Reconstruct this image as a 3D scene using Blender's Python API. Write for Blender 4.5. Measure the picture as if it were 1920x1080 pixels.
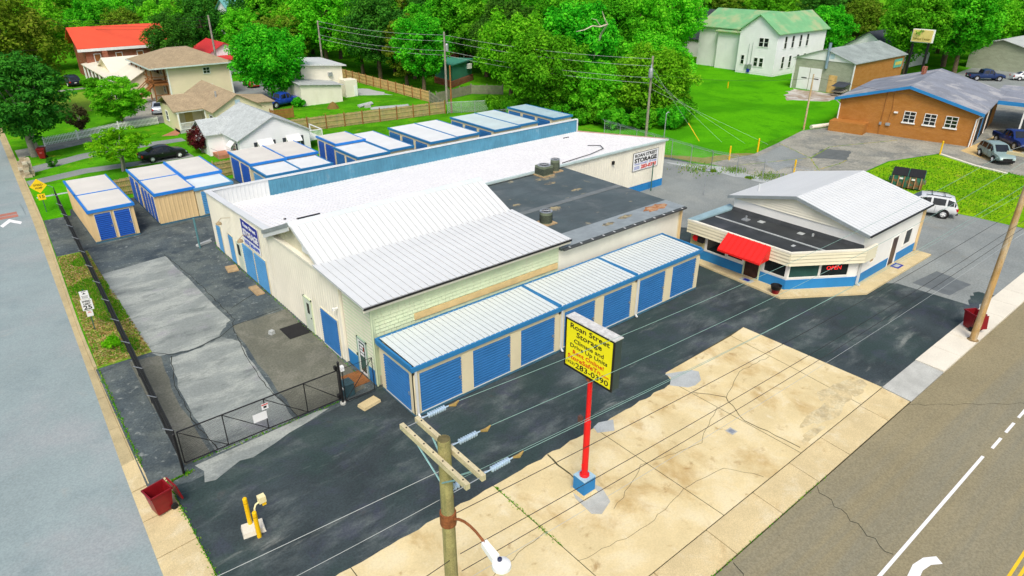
import bpy, math, random
import numpy as np
from mathutils import Matrix, Vector
R = math.radians
random.seed(7)
sc = bpy.context.scene
for o in list(bpy.data.objects): bpy.data.objects.remove(o)
COL = sc.collection
# ------------------------------------------------------------------ camera
cd = bpy.data.cameras.new('camera'); cam = bpy.data.objects.new('camera', cd); COL.objects.link(cam)
cam.location = (-12.773, -22.492, 19.427)
cam.rotation_euler = (R(90 - 26.35), 0, R(-39.625))
cd.sensor_width = 36; cd.lens = 1257.7 / 1920 * 36
cd.clip_start = .1; cd.clip_end = 3000
sc.camera = cam
# ------------------------------------------------------------------ sky, sun, exposure
SUN_EL, SUN_AZ = 53, 220          # soft veiled sun from behind the camera
w = bpy.data.worlds.new('World'); sc.world = w; w.use_nodes = True
nt = w.node_tree; bg = nt.nodes['Background']
sky = nt.nodes.new('ShaderNodeTexSky'); sky.sky_type = 'NISHITA'; sky.sun_disc = False
sky.sun_elevation = R(SUN_EL); sky.sun_rotation = R(SUN_AZ)
sky.air_density = 1.0; sky.dust_density = 4.0; sky.ozone_density = .6
nt.links.new(sky.outputs[0], bg.inputs[0]); bg.inputs[1].default_value = .12
sd = bpy.data.lights.new('sun', 'SUN'); sd.energy = 1.5; sd.angle = R(22); sd.color = (1, .95, .86)
sun = bpy.data.objects.new('sun', sd); COL.objects.link(sun)
az = R(SUN_AZ); el = R(SUN_EL)
sv = Vector((math.sin(az) * math.cos(el), math.cos(az) * math.cos(el), math.sin(el)))
sun.rotation_euler = sv.to_track_quat('Z', 'Y').to_euler()
sc.view_settings.view_transform = 'Standard'; sc.view_settings.look = 'None'
sc.view_settings.gamma = 1; sc.view_settings.use_curve_mapping = False
sc.view_settings.exposure = .52
# ------------------------------------------------------------------ materials
MT = {}
def _noise(nt, co, scale, detail=5, rough=.6, stretch=None, rot=0, dist=0):
    n = nt.nodes
    if stretch:
        mp = n.new('ShaderNodeMapping'); mp.inputs['Scale'].default_value = stretch
        mp.inputs['Rotation'].default_value = (0, 0, R(rot)); nt.links.new(co, mp.inputs[0]); co = mp.outputs[0]
    t = n.new('ShaderNodeTexNoise'); t.inputs['Scale'].default_value = scale
    t.inputs['Detail'].default_value = detail; t.inputs['Roughness'].default_value = rough
    t.inputs['Distortion'].default_value = dist
    nt.links.new(co, t.inputs['Vector']); return t.outputs[0]
def _ramp(nt, fac, lo, hi):
    r = nt.nodes.new('ShaderNodeMapRange'); r.inputs[1].default_value = lo; r.inputs[2].default_value = hi
    r.interpolation_type = 'SMOOTHSTEP'; nt.links.new(fac, r.inputs[0]); return r.outputs[0]
def _mix(nt, fac, a, b, mode='MIX'):
    m = nt.nodes.new('ShaderNodeMix'); m.data_type = 'RGBA'; m.blend_type = mode
    for s, v in ((0, fac), (6, a), (7, b)):
        if hasattr(v, 'links') or hasattr(v, 'is_linked'): nt.links.new(v, m.inputs[s])
        elif s == 0: m.inputs[0].default_value = v
        else: m.inputs[s].default_value = (*v, 1)
    return m.outputs[2]
def mat(name, col, rough=.75, metal=0, var=.15, scale=1.2, layers=(), grain=.12, gscale=25, bump=0, bscale=40, spec=.35, emit=None):
    """procedural paint/stone/asphalt: base colour, soft variation, extra stain layers, fine grain, bump.
    a layer is (colour, strength, noise scale, lo, hi, stretch or None, rot)"""
    if name in MT: return MT[name]
    m = bpy.data.materials.new(name); m.use_nodes = True; nt = m.node_tree; n = nt.nodes
    b = n['Principled BSDF']; tc = n.new('ShaderNodeTexCoord'); co = tc.outputs['Object']
    c = col
    if var:
        c = _mix(nt, _ramp(nt, _noise(nt, co, scale), .3, .72), tuple(x * (1 - var) for x in col), tuple(min(1, x * (1 + var * .6)) for x in col))
    for L in layers:
        lc, st, s, lo, hi = L[:5]
        f = _ramp(nt, _noise(nt, co, s, 7, .65, L[5] if len(L) > 5 else None, L[6] if len(L) > 6 else 0, .3), lo, hi)
        if st < 1:
            k = n.new('ShaderNodeMath'); k.operation = 'MULTIPLY'; k.inputs[1].default_value = st; nt.links.new(f, k.inputs[0]); f = k.outputs[0]
        c = _mix(nt, f, c, lc)
    if grain:
        g = _ramp(nt, _noise(nt, co, gscale, 3, .7), .25, .75)
        gm = nt.nodes.new('ShaderNodeMapRange'); gm.inputs[3].default_value = 1 - grain; gm.inputs[4].default_value = 1 + grain; nt.links.new(g, gm.inputs[0])
        cc = nt.nodes.new('ShaderNodeCombineColor'); [nt.links.new(gm.outputs[0], cc.inputs[i]) for i in range(3)]
        c = _mix(nt, 1.0, c, cc.outputs[0], 'MULTIPLY')
    if isinstance(c, tuple): b.inputs['Base Color'].default_value = (*c, 1)
    else: nt.links.new(c, b.inputs['Base Color'])
    b.inputs['Roughness'].default_value = rough; b.inputs['Metallic'].default_value = metal
    b.inputs['Specular IOR Level'].default_value = spec
    if emit: b.inputs['Emission Color'].default_value = (*emit[0], 1); b.inputs['Emission Strength'].default_value = emit[1]
    if bump:
        bn = n.new('ShaderNodeBump'); bn.inputs['Strength'].default_value = bump; bn.inputs['Distance'].default_value = .02
        nt.links.new(_noise(nt, co, bscale, 6), bn.inputs['Height']); nt.links.new(bn.outputs[0], b.inputs['Normal'])
    MT[name] = m; return m
def brick_mat(name, c1, c2, mortar, bw=.21, bh=.075, ms=.01):
    m = bpy.data.materials.new(name); m.use_nodes = True; nt = m.node_tree; n = nt.nodes; b = n['Principled BSDF']
    tc = n.new('ShaderNodeTexCoord'); sp = n.new('ShaderNodeSeparateXYZ'); nt.links.new(tc.outputs['Object'], sp.inputs[0])
    ad = n.new('ShaderNodeMath'); nt.links.new(sp.outputs[0], ad.inputs[0]); nt.links.new(sp.outputs[1], ad.inputs[1])
    cb = n.new('ShaderNodeCombineXYZ'); nt.links.new(ad.outputs[0], cb.inputs[0]); nt.links.new(sp.outputs[2], cb.inputs[1])
    t = n.new('ShaderNodeTexBrick'); nt.links.new(cb.outputs[0], t.inputs['Vector'])
    t.inputs['Scale'].default_value = 1; t.inputs['Brick Width'].default_value = bw; t.inputs['Row Height'].default_value = bh; t.inputs['Mortar Size'].default_value = ms
    t.inputs['Color1'].default_value = (*c1, 1); t.inputs['Color2'].default_value = (*c2, 1); t.inputs['Mortar'].default_value = (*mortar, 1)
    f = _ramp(nt, _noise(nt, tc.outputs['Object'], .7, 6, .65, (1, 1, 3)), .35, .75)
    c = _mix(nt, f, t.outputs[0], tuple(x * .78 for x in c1))
    nt.links.new(c, b.inputs['Base Color']); b.inputs['Roughness'].default_value = .85; b.inputs['Specular IOR Level'].default_value = .2
    bp = n.new('ShaderNodeBump'); bp.inputs['Strength'].default_value = .4; bp.inputs['Distance'].default_value = .01; bp.invert = True
    nt.links.new(t.outputs[1], bp.inputs['Height']); nt.links.new(bp.outputs[0], b.inputs['Normal'])
    MT[name] = m; return m
def leaf_mat(name, dark, mid, light, trans=.3):
    m = bpy.data.materials.new(name); m.use_nodes = True; nt = m.node_tree; n = nt.nodes; n.remove(n['Principled BSDF'])
    at = n.new('ShaderNodeAttribute'); at.attribute_name = 'tint'; oi = n.new('ShaderNodeObjectInfo')
    rp = n.new('ShaderNodeValToRGB'); e = rp.color_ramp.elements; e[0].position = .1; e[0].color = (*dark, 1); e[1].position = .95; e[1].color = (*light, 1)
    k = e.new(.5); k.color = (*mid, 1); nt.links.new(at.outputs['Fac'], rp.inputs[0])
    hs = n.new('ShaderNodeHueSaturation'); mr = n.new('ShaderNodeMapRange'); mr.inputs[3].default_value = .488; mr.inputs[4].default_value = .52
    mv = n.new('ShaderNodeMapRange'); mv.inputs[3].default_value = .85; mv.inputs[4].default_value = 1.15
    nt.links.new(oi.outputs['Random'], mr.inputs[0]); nt.links.new(mr.outputs[0], hs.inputs['Hue'])
    nt.links.new(oi.outputs['Random'], mv.inputs[0]); nt.links.new(mv.outputs[0], hs.inputs['Value']); nt.links.new(rp.outputs[0], hs.inputs['Color'])
    d = n.new('ShaderNodeBsdfDiffuse'); t = n.new('ShaderNodeBsdfTranslucent'); mx = n.new('ShaderNodeMixShader'); mx.inputs[0].default_value = trans
    nt.links.new(hs.outputs[0], d.inputs[0]); nt.links.new(hs.outputs[0], t.inputs[0]); nt.links.new(d.outputs[0], mx.inputs[1]); nt.links.new(t.outputs[0], mx.inputs[2])
    nt.links.new(mx.outputs[0], n['Material Output'].inputs[0]); MT[name] = m; return m
def glass_mat(name, col=(.012, .018, .018), rough=.06):
    return mat(name, col, rough, 0, .3, .8, grain=0, spec=.6)
# --- paints and metals
mat('white_metal', (.65, .675, .67), .45, var=.05, scale=.5, grain=.03, layers=(((.62, .63, .6), .35, .35, .5, .8),))
mat('white_roof', (.80, .80, .80), .5, var=.04, scale=.4, grain=.03, layers=(((.60, .58, .53), .5, .55, .56, .85, (3, .35, 1)),((.45, .44, .41), .5, 3.2, .66, .82, (2.5, .4, 1))))
mat('grey_roof_panel', (.62, .68, .675), .5, var=.06, scale=.6, grain=.03, layers=(((.55, .55, .5), .4, 1.1, .55, .8, (1, 3, 1)),))
mat('beige_metal', (.70, .63, .42), .6, var=.07, scale=.6, grain=.03, layers=(((.55, .48, .30), .4, .9, .55, .85, (1, 1, .25)),))
mat('tan_metal', (.70, .52, .27), .6, var=.07, scale=.6, grain=.03)
mat('cream_wall', (.80, .77, .64), .8, var=.07, scale=.5, grain=.04, layers=(((.60, .57, .40), .5, .8, .52, .85, (1, 1, .3)),))
mat('white_wall', (.82, .82, .78), .8, var=.05, scale=.5, grain=.03, layers=(((.60, .57, .48), .35, .8, .55, .85, (1, 1, .3)),))
mat('shingle_siding', (.60, .69, .46), .85, var=.08, scale=.7, grain=.06, layers=(((.70, .69, .52), .5, .35, .48, .72), ((.45, .5, .34), .35, 1.5, .55, .8, (1, 1, .4))))
mat('gable_siding', (.66, .62, .46), .85, var=.08, scale=.8, grain=.05)
mat('blue_trim', (.025, .19, .42), .5, var=.1, scale=1, grain=.04)
mat('bright_blue_trim', (.02, .20, .62), .45, var=.1, scale=1, grain=.04)
mat('blue_door', (.032, .17, .42), .5, var=.1, scale=.8, grain=.04, layers=(((.09, .22, .48), .4, 1.2, .55, .85),))
mat('deep_blue_door', (.018, .105, .46), .5, var=.1, scale=.8, grain=.04)
mat('faded_blue_door', (.09, .31, .57), .55, var=.08, scale=.8, grain=.04)
mat('blue_paint', (.02, .21, .50), .65, var=.1, scale=.7, grain=.05, layers=(((.10, .3, .5), .3, 1.4, .6, .85),))
mat('parapet_blue', (.075, .25, .36), .6, var=.18, scale=.9, grain=.06, layers=(((.40, .50, .55), .5, .8, .56, .8), ((.06, .2, .32), .5, 1.7, .55, .8, (1, 1, .3))))
mat('skid_blue', (.05, .14, .2), .7, var=.2, scale=1.5, grain=.08)
mat('black_paint', (.012, .012, .013), .5, var=.2, grain=.05)
mat('galvanised', (.45, .48, .5), .45, .6, var=.15, scale=3, grain=.08)
mat('red_paint', (.72, .008, .01), .4, var=.06, grain=.03)
mat('red_awning', (.75, .02, .015), .45, var=.06, grain=.03)
mat('yellow_paint', (.85, .52, .005), .45, var=.08, grain=.04)
mat('yellow_face', (.90, .82, .01), .5, var=.03, grain=.02)
mat('black_text', (.01, .01, .008), .6, var=0, grain=0)
mat('red_text', (.6, .03, .01), .6, var=0, grain=0)
mat('blue_text', (.03, .09, .5), .6, var=0, grain=0)
mat('white_plate', (.8, .81, .8), .5, var=.04, grain=.02)
mat('sign_blue', (.015, .03, .32), .5, var=.05, grain=.02)
mat('neon', (.8, .02, .02), .5, var=0, grain=0, emit=((1, .03, .03), .7))
mat('bin_red', (.22, .008, .012), .4, var=.12, scale=3, grain=.05)
mat('rubber', (.015, .015, .016), .85, var=.2, grain=.1)
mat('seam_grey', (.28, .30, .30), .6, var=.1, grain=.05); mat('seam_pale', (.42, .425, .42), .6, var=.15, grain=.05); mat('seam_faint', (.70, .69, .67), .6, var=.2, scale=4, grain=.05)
mat('tan_roof', (.60, .585, .53), .55, var=.06, scale=.5, grain=.03)
mat('black_roof', (.085, .11, .115), .7, var=.25, scale=.35, grain=.12, gscale=18, layers=(((.16, .18, .18), .6, .5, .48, .75), ((.33, .30, .20), .7, .9, .62, .72), ((.06, .085, .09), .6, .4, .45, .6)), bump=.15)
mat('office_flat_roof', (.035, .04, .042), .6, var=.25, scale=.6, grain=.15, layers=(((.10, .10, .11), .5, .8, .5, .75),), bump=.1)
mat('rust', (.35, .14, .05), .85, var=.3, scale=2, grain=.15, layers=(((.5, .36, .22), .7, 1.5, .45, .65),))
mat('flashing', (.26, .3, .31), .6, var=.15, scale=1.5, grain=.05)
mat('stain_wood', (.42, .30, .16), .85, var=.2, scale=3, grain=.15, layers=(((.25, .2, .13), .6, 4, .5, .75, (1, 1, .15)),))
mat('fence_wood', (.45, .33, .15), .85, var=.22, scale=2, grain=.15, layers=(((.30, .26, .16), .7, 2.5, .42, .7, (2, 2, .2)),))
mat('new_fence_wood', (.60, .40, .16), .85, var=.18, scale=2, grain=.12, layers=(((.45, .32, .18), .5, 2.5, .5, .75, (2, 2, .2)),))
mat('grey_fence_wood', (.27, .26, .19), .9, var=.2, scale=2, grain=.15)
mat('brown_post', (.30, .13, .035), .85, var=.2, scale=3, grain=.1)
mat('deck_brown', (.28, .11, .03), .8, var=.2, scale=3, grain=.1)
mat('pole_wood', (.36, .32, .13), .9, var=.25, scale=2, grain=.2, layers=(((.20, .2, .08), .8, 3, .45, .7, (4, 4, .15)), ((.5, .42, .27), .6, 5, .55, .75, (4, 4, .1))), bump=.4)
mat('warm_pole_wood', (.48, .30, .11), .9, var=.25, scale=1, grain=.2, layers=(((.52, .44, .31), .9, .7, .4, .6, (2, 2, .5)), ((.22, .13, .05), .6, 4, .52, .75, (4, 4, .1))), bump=.4)
mat('arm_wood', (.60, .53, .33), .9, var=.15, scale=3, grain=.15, layers=(((.4, .38, .2), .6, 3, .5, .75),))
mat('rust_pipe', (.26, .09, .03), .8, var=.3, scale=8, grain=.2)
mat('porcelain', (.42, .55, .68), .25, var=.08, grain=.03, spec=.6)
mat('brass', (.42, .28, .09), .5, .4, var=.2, grain=.1)
mat('wire_black', (.02, .02, .02), .6, var=0, grain=0)
mat('wire_green', (.26, .42, .36), .5, .2, var=0, grain=0)
mat('wire_pale', (.45, .48, .47), .5, .2, var=0, grain=0)
mat('ac_green', (.20, .24, .16), .6, .2, var=.2, scale=4, grain=.1)
mat('dark_void', (.01, .011, .01), .8, var=.2, grain=0)
mat('tan_vinyl', (.78, .68, .49), .75, var=.05, scale=.5, grain=.03)
mat('cream_vinyl', (.76, .70, .46), .75, var=.05, scale=.5, grain=.03)
mat('white_vinyl', (.84, .85, .87), .7, var=.05, scale=.6, grain=.03, layers=(((.6, .68, .72), .35, .9, .55, .85, (1, 1, .3)),))
mat('white_trim', (.80, .82, .80), .6, var=.05, grain=.02)
mat('tan_shingles', (.36, .28, .17), .9, var=.15, scale=1, grain=.25, gscale=8)
mat('grey_shingles', (.44, .48, .47), .9, var=.12, scale=1.2, grain=.22, gscale=8)
mat('dark_shingles', (.045, .055, .07), .9, var=.2, scale=1, grain=.25, gscale=8)
mat('slate_grey_roof', (.28, .33, .31), .85, var=.2, scale=.5, grain=.2, gscale=8)
mat('service_roof', (.24, .26, .30), .85, var=.25, scale=.3, grain=.15, gscale=8, layers=(((.42, .42, .42), .8, .22, .5, .62), ((.16, .18, .22), .6, .3, .5, .7)))
mat('red_roof', (.68, .085, .035), .55, var=.06, scale=.5, grain=.05)
mat('crimson_roof', (.55, .03, .03), .6, var=.06, scale=.5, grain=.05)
mat('green_roof', (.17, .42, .19), .6, var=.12, scale=.5, grain=.06, layers=(((.40, .42, .22), .75, .25, .45, .65),))
mat('teal_siding', (.05, .26, .18), .8, var=.1, grain=.05)
mat('olive_roof', (.36, .34, .2), .9, var=.25, scale=.6, grain=.15)
mat('cream_roof', (.76, .72, .58), .6, var=.06, scale=.4, grain=.04)
brick_mat('orange_brick', (.46, .19, .035), (.38, .14, .03), (.42, .25, .09))
brick_mat('red_brick', (.34, .09, .035), (.27, .07, .03), (.35, .25, .2))
brick_mat('grey_block', (.36, .40, .29), (.30, .34, .24), (.42, .44, .36), .4, .2, .012)
glass_mat('glass'); glass_mat('car_glass', (.01, .014, .018), .04)
mat('teal_glass', (.03, .09, .075), .08, 0, .3, .8, grain=0, spec=.6)
# --- ground surfaces
mat('side_street_asphalt', (.27, .335, .335), .9, var=.08, scale=.25, grain=.13, gscale=12, layers=(((.33, .35, .355), .7, .18, .45, .7), ((.20, .26, .27), .6, .4, .5, .75), ((.36, .36, .33), .5, .9, .58, .8)), bump=.25, bscale=60, spec=.15)
mat('main_road_asphalt', (.27, .235, .14), .9, var=.1, scale=.2, grain=.2, gscale=13, layers=(((.205, .205, .16), .85, .13, .38, .66, (.12, 2.6, 1)), ((.34, .285, .165), .7, .17, .48, .72, (.12, 2.6, 1)), ((.13, .11, .07), .7, 3.5, .66, .76)), bump=.3, bscale=60, spec=.15)
mat('sealed_asphalt', (.044, .060, .064), .75, var=.3, scale=.35, grain=.22, gscale=11, layers=(((.13, .155, .15), .85, .45, .46, .70, (.6, 1.6, 1), 25), ((.03, .055, .05), .7, .22, .45, .6), ((.05, .055, .085), .6, .6, .52, .7), ((.24, .26, .235), .75, .5, .59, .74, (.4, 2.2, 1), -20), ((.085, .06, .05), .5, .7, .62, .75)), bump=.2, bscale=60, spec=.2)
mat('worn_lot_asphalt', (.075, .097, .105), .85, var=.2, scale=.4, grain=.26, gscale=10, layers=(((.135, .16, .15), .8, .5, .42, .66, None), ((.28, .31, .29), .7, 2.6, .56, .70, (1, 1, 1)), ((.03, .045, .06), .7, .35, .52, .66)), bump=.25, bscale=50, spec=.15)
mat('pale_lot_slab', (.25, .28, .265), .9, var=.12, scale=.35, grain=.16, gscale=10, layers=(((.37, .40, .365), .85, .55, .42, .62, (.6, 1.3, 1), 15), ((.12, .145, .14), .8, .75, .53, .72, (.6, 1.4, 1), 15), ((.28, .26, .31), .5, .4, .55, .7)), bump=.2, bscale=50, spec=.15)
mat('brown_lot_asphalt', (.14, .145, .115), .9, var=.15, scale=.4, grain=.22, gscale=10, layers=(((.22, .22, .18), .7, .5, .45, .68), ((.08, .095, .09), .6, .7, .55, .75)), bump=.25, bscale=50, spec=.15)
mat('grey_drive_asphalt', (.24, .265, .255), .9, var=.14, scale=.3, grain=.18, gscale=8, layers=(((.28, .30, .28), .7, .4, .45, .68), ((.28, .21, .10), .5, .14, .60, .75)), bump=.2, bscale=50, spec=.15)
mat('old_drive', (.32, .315, .26), .9, var=.16, scale=.4, grain=.25, gscale=5, layers=(((.19, .20, .18), .85, .3, .46, .60), ((.44, .42, .33), .7, .6, .54, .7), ((.13, .14, .10), .8, 1.6, .58, .70)), bump=.2, spec=.15)
mat('pale_patch', (.42, .45, .44), .9, var=.1, scale=1, grain=.15, bump=.2)
mat('buff_concrete', (.69, .57, .31), .85, var=.10, scale=.5, grain=.07, gscale=14, layers=(((.72, .64, .42), .7, .5, .45, .68), ((.44, .28, .09), .9, .36, .50, .72, (1, .7, 1)), ((.33, .20, .07), .8, 1.2, .57, .74), ((.80, .74, .55), .6, .8, .58, .76)), bump=.15, bscale=50, spec=.2)
mat('walk_concrete', (.60, .49, .27), .85, var=.12, scale=.6, grain=.16, gscale=22, layers=(((.40, .27, .11), .7, .6, .55, .78), ((.66, .59, .4), .6, .9, .5, .7)), bump=.15, bscale=50, spec=.2)
mat('kerb_concrete', (.47, .39, .215), .9, var=.15, scale=.8, grain=.2, gscale=25, layers=(((.32, .26, .14), .6, 1.2, .52, .76),), bump=.2, bscale=50)
mat('pale_walk_concrete', (.72, .68, .56), .85, var=.07, scale=.6, grain=.08, gscale=22, layers=(((.5, .40, .2), .7, .8, .60, .78),), bump=.1, bscale=50)
mat('grey_concrete', (.45, .46, .42), .9, var=.15, scale=1, grain=.15, bump=.2)
mat('joint_dirt', (.085, .075, .035), 1, var=.3, scale=3, grain=.2)
mat('crack', (.022, .024, .018), 1, var=.3, scale=3, grain=.2)
mat('white_marking', (.82, .83, .82), .7, var=.04, scale=2, grain=.05)
mat('yellow_marking', (.80, .52, .02), .7, var=.08, scale=2, grain=.06)
mat('lawn_grass', (.06, .245, .008), .95, var=.2, scale=.35, grain=.35, gscale=7, layers=(((.10, .36, .008), .8, .16, .42, .62), ((.30, .31, .03), .75, .45, .56, .76), ((.03, .15, .008), .8, 1.2, .52, .72)), bump=.6, bscale=14, spec=0)
mat('bright_lawn', (.062, .30, .006), .95, var=.15, scale=.2, grain=.28, gscale=7, layers=(((.095, .39, .006), .85, .10, .40, .62), ((.035, .20, .006), .8, .5, .52, .75, (1, .5, 1)), ((.05, .26, .006), .7, 2.2, .5, .7)), bump=.8, bscale=9, spec=0)
mat('weedy_grass', (.16, .29, .02), .95, var=.25, scale=.5, grain=.35, gscale=8, layers=(((.50, .38, .13), .9, .9, .45, .62), ((.06, .2, .012), .8, .6, .52, .68)), bump=.7, bscale=14, spec=.1)
mat('dirt', (.24, .17, .08), 1, var=.25, scale=1.5, grain=.25)
# --- foliage
leaf_mat('leaf_green', (.04, .24, .008), (.105, .48, .016), (.24, .70, .03), .44)
leaf_mat('leaf_bright', (.075, .36, .008), (.17, .58, .018), (.32, .74, .035), .44)
leaf_mat('leaf_dark', (.028, .13, .016), (.06, .23, .022), (.12, .36, .03), .36)
leaf_mat('leaf_olive', (.08, .20, .010), (.17, .33, .018), (.33, .42, .05), .42)
leaf_mat('leaf_maroon', (.035, .006, .010), (.085, .015, .02), (.17, .035, .035), .15)
leaf_mat('leaf_brown', (.035, .032, .014), (.075, .065, .03), (.12, .105, .045), .15)
leaf_mat('leaf_lime', (.10, .40, .008), (.19, .58, .012), (.36, .72, .02), .42)
leaf_mat('blade', (.07, .28, .01), (.15, .40, .014), (.38, .46, .05), .5)
mat('meadow', (.15, .36, .008), .95, var=.2, scale=.4, grain=.35, gscale=5, layers=(((.25, .43, .01), .85, .25, .42, .62), ((.42, .33, .08), .8, .5, .60, .74), ((.07, .25, .008), .7, 1.3, .54, .7)), bump=.8, bscale=6, spec=0)
leaf_mat('litter', (.20, .12, .04), (.38, .27, .09), (.58, .48, .24), .1)
mat('bark', (.16, .115, .07), .95, var=.3, scale=3, grain=.25, bump=.5)
mat('grey_bark', (.30, .275, .23), .95, var=.25, scale=3, grain=.25, bump=.5)
# ------------------------------------------------------------------ mesh helpers
class MB:
    def __init__(s): s.v = []; s.f = []
    def add(s, vs, fs):
        n = len(s.v); s.v += [tuple(p) for p in vs]; s.f += [tuple(i + n for i in f) for f in fs]; return s
    def box(s, x0, x1, y0, y1, z0, z1):
        if x0 > x1: x0, x1 = x1, x0
        if y0 > y1: y0, y1 = y1, y0
        if z0 > z1: z0, z1 = z1, z0
        return s.add([(x0, y0, z0), (x1, y0, z0), (x1, y1, z0), (x0, y1, z0), (x0, y0, z1), (x1, y0, z1), (x1, y1, z1), (x0, y1, z1)],
                     [(3, 2, 1, 0), (4, 5, 6, 7), (0, 1, 5, 4), (1, 2, 6, 5), (2, 3, 7, 6), (3, 0, 4, 7)])
    def hexa(s, p):      # 8 corners, bottom 4 then top 4 (ccw from above)
        return s.add(p, [(3, 2, 1, 0), (4, 5, 6, 7), (0, 1, 5, 4), (1, 2, 6, 5), (2, 3, 7, 6), (3, 0, 4, 7)])
    def quad(s, *p): return s.add(p, [tuple(range(len(p)))])
    def prism(s, poly, z0, z1):     # poly of (x, y), ccw
        a = sum(poly[i][0] * poly[(i + 1) % len(poly)][1] - poly[(i + 1) % len(poly)][0] * poly[i][1] for i in range(len(poly)))
        if a < 0: poly = poly[::-1]
        n = len(poly)
        return s.add([(x, y, z0) for x, y in poly] + [(x, y, z1) for x, y in poly],
                     [tuple(range(n))[::-1], tuple(range(n, 2 * n))] + [(i, (i + 1) % n, n + (i + 1) % n, n + i) for i in range(n)])
    def extr(s, prof, ax, a0, a1):  # profile polygon in the plane across axis ax ('x': (y,z), 'y': (x,z)) swept a0..a1
        n = len(prof); P = lambda a, p: (a, p[0], p[1]) if ax == 'x' else (p[0], a, p[1])
        return s.add([P(a0, p) for p in prof] + [P(a1, p) for p in prof],
                     [tuple(range(n))[::-1], tuple(range(n, 2 * n))] + [(i, (i + 1) % n, n + (i + 1) % n, n + i) for i in range(n)])
    def tube(s, pts, rad, n=8, cap=True):
        pts = [Vector(p) for p in pts]; rad = rad if isinstance(rad, (list, tuple)) else [rad] * len(pts)
        b = len(s.v); up = None
        for i, p in enumerate(pts):
            d = (pts[min(i + 1, len(pts) - 1)] - pts[max(i - 1, 0)]).normalized()
            if up is None: up = Vector((0, 0, 1)) if abs(d.z) < .9 else Vector((1, 0, 0))
            x = d.cross(up); x = x.normalized() if x.length > 1e-5 else d.orthogonal().normalized(); y = x.cross(d).normalized(); up = y
            for k in range(n):
                a = 2 * math.pi * k / n; s.v.append(tuple(p + (x * math.cos(a) + y * math.sin(a)) * rad[i]))
        for i in range(len(pts) - 1):
            for k in range(n):
                s.f.append((b + i * n + k, b + i * n + (k + 1) % n, b + (i + 1) * n + (k + 1) % n, b + (i + 1) * n + k))
        if cap:
            s.f.append(tuple(b + k for k in range(n))[::-1]); s.f.append(tuple(b + (len(pts) - 1) * n + k for k in range(n)))
        return s
    def lathe(s, prof, c=(0, 0, 0), n=14, axis='z'):   # prof of (r, h)
        b = len(s.v)
        for r, h in prof:
            for k in range(n):
                a = 2 * math.pi * k / n; p = (r * math.cos(a), r * math.sin(a), h)
                if axis == 'x': p = (p[2], p[0], p[1])
                if axis == 'y': p = (p[0], p[2], p[1])
                s.v.append((c[0] + p[0], c[1] + p[1], c[2] + p[2]))
        for i in range(len(prof) - 1):
            for k in range(n): s.f.append((b + i * n + k, b + i * n + (k + 1) % n, b + (i + 1) * n + (k + 1) % n, b + (i + 1) * n + k))
        s.f.append(tuple(b + k for k in range(n))[::-1]); s.f.append(tuple(b + (len(prof) - 1) * n + k for k in range(n))); return s
    def mesh(s, name, m, smooth=False, m2=None, m2faces=()):
        me = bpy.data.meshes.new(name); me.from_pydata(s.v, [], s.f); me.update()
        me.materials.append(MT[m] if isinstance(m, str) else m)
        if m2:
            me.materials.append(MT[m2])
            for i in m2faces: me.polygons[i].material_index = 1
        if smooth:
            me.shade_smooth() if hasattr(me, 'shade_smooth') else None
            try: me.set_sharp_from_angle(angle=R(40))
            except Exception: pass
        return me
def link(name, me, parent=None, loc=(0, 0, 0), rz=0, kind=None):
    o = bpy.data.objects.new(name, me); COL.objects.link(o); o.location = loc; o.rotation_euler = (0, 0, rz)
    if parent: o.parent = parent
    if kind: o['kind'] = kind
    return o
def tag(o, label, cat, group=None):
    o['label'] = label; o['category'] = cat
    if group: o['group'] = group
    return o
def thing(name, label, cat, loc=(0, 0, 0), rz=0, group=None):
    return tag(link(name, None, None, loc, rz), label, cat, group)
def root_of(o):
    while o.parent: o = o.parent
    return o
def part(name, mb, m, parent, smooth=False, world=True, kind=None):
    """a mesh part; with world=True its vertices are given in world space and moved into the thing's frame"""
    if world:
        r = root_of(parent); c, s_ = math.cos(-r.rotation_euler.z), math.sin(-r.rotation_euler.z); L = r.location
        mb.v = [((x - L.x) * c - (y - L.y) * s_, (x - L.x) * s_ + (y - L.y) * c, z - L.z) for x, y, z in mb.v]
    return link(name, mb.mesh(name, m, smooth), parent, kind=kind)
def struct(name, mb, m, parent=None, kind='structure'):
    return link(name, mb.mesh(name, m), parent, kind=kind)
def sheet(name, poly, z, m, parent=None, kind='structure', t=.012):
    return struct(name, MB().prism(poly, z - t, z), m, parent, None if parent else kind)
def dup(o, parent=None, loc=None, rz=None, scale=None, label=None, group=None):
    c = o.copy(); COL.objects.link(c); c.parent = parent
    if loc is not None: c.location = loc
    if rz is not None: c.rotation_euler = (0, 0, rz)
    if scale is not None: c.scale = scale
    if label: c['label'] = label
    if group: c['group'] = group
    for ch in list(o.children): dup(ch, c)
    return c
def text(s, size, m, parent, loc, rot, width=None, align='CENTER', bold=0, name='lettering'):
    cu = bpy.data.curves.new('t', 'FONT'); cu.body = s; cu.size = size; cu.align_x = align; cu.extrude = .006; cu.offset = bold; cu.resolution_u = 2
    o = bpy.data.objects.new('t', cu); COL.objects.link(o); bpy.context.view_layer.update()
    me = bpy.data.meshes.new_from_object(o.evaluated_get(bpy.context.evaluated_depsgraph_get())); bpy.data.objects.remove(o)
    if width:
        xs = [v.co.x for v in me.vertices]; k = width / max(1e-6, max(xs) - min(xs))
        for v in me.vertices: v.co.x *= k
    me.materials.clear(); me.materials.append(MT[m]); t = link(name, me, parent, loc); t.rotation_euler = rot; return t
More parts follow.
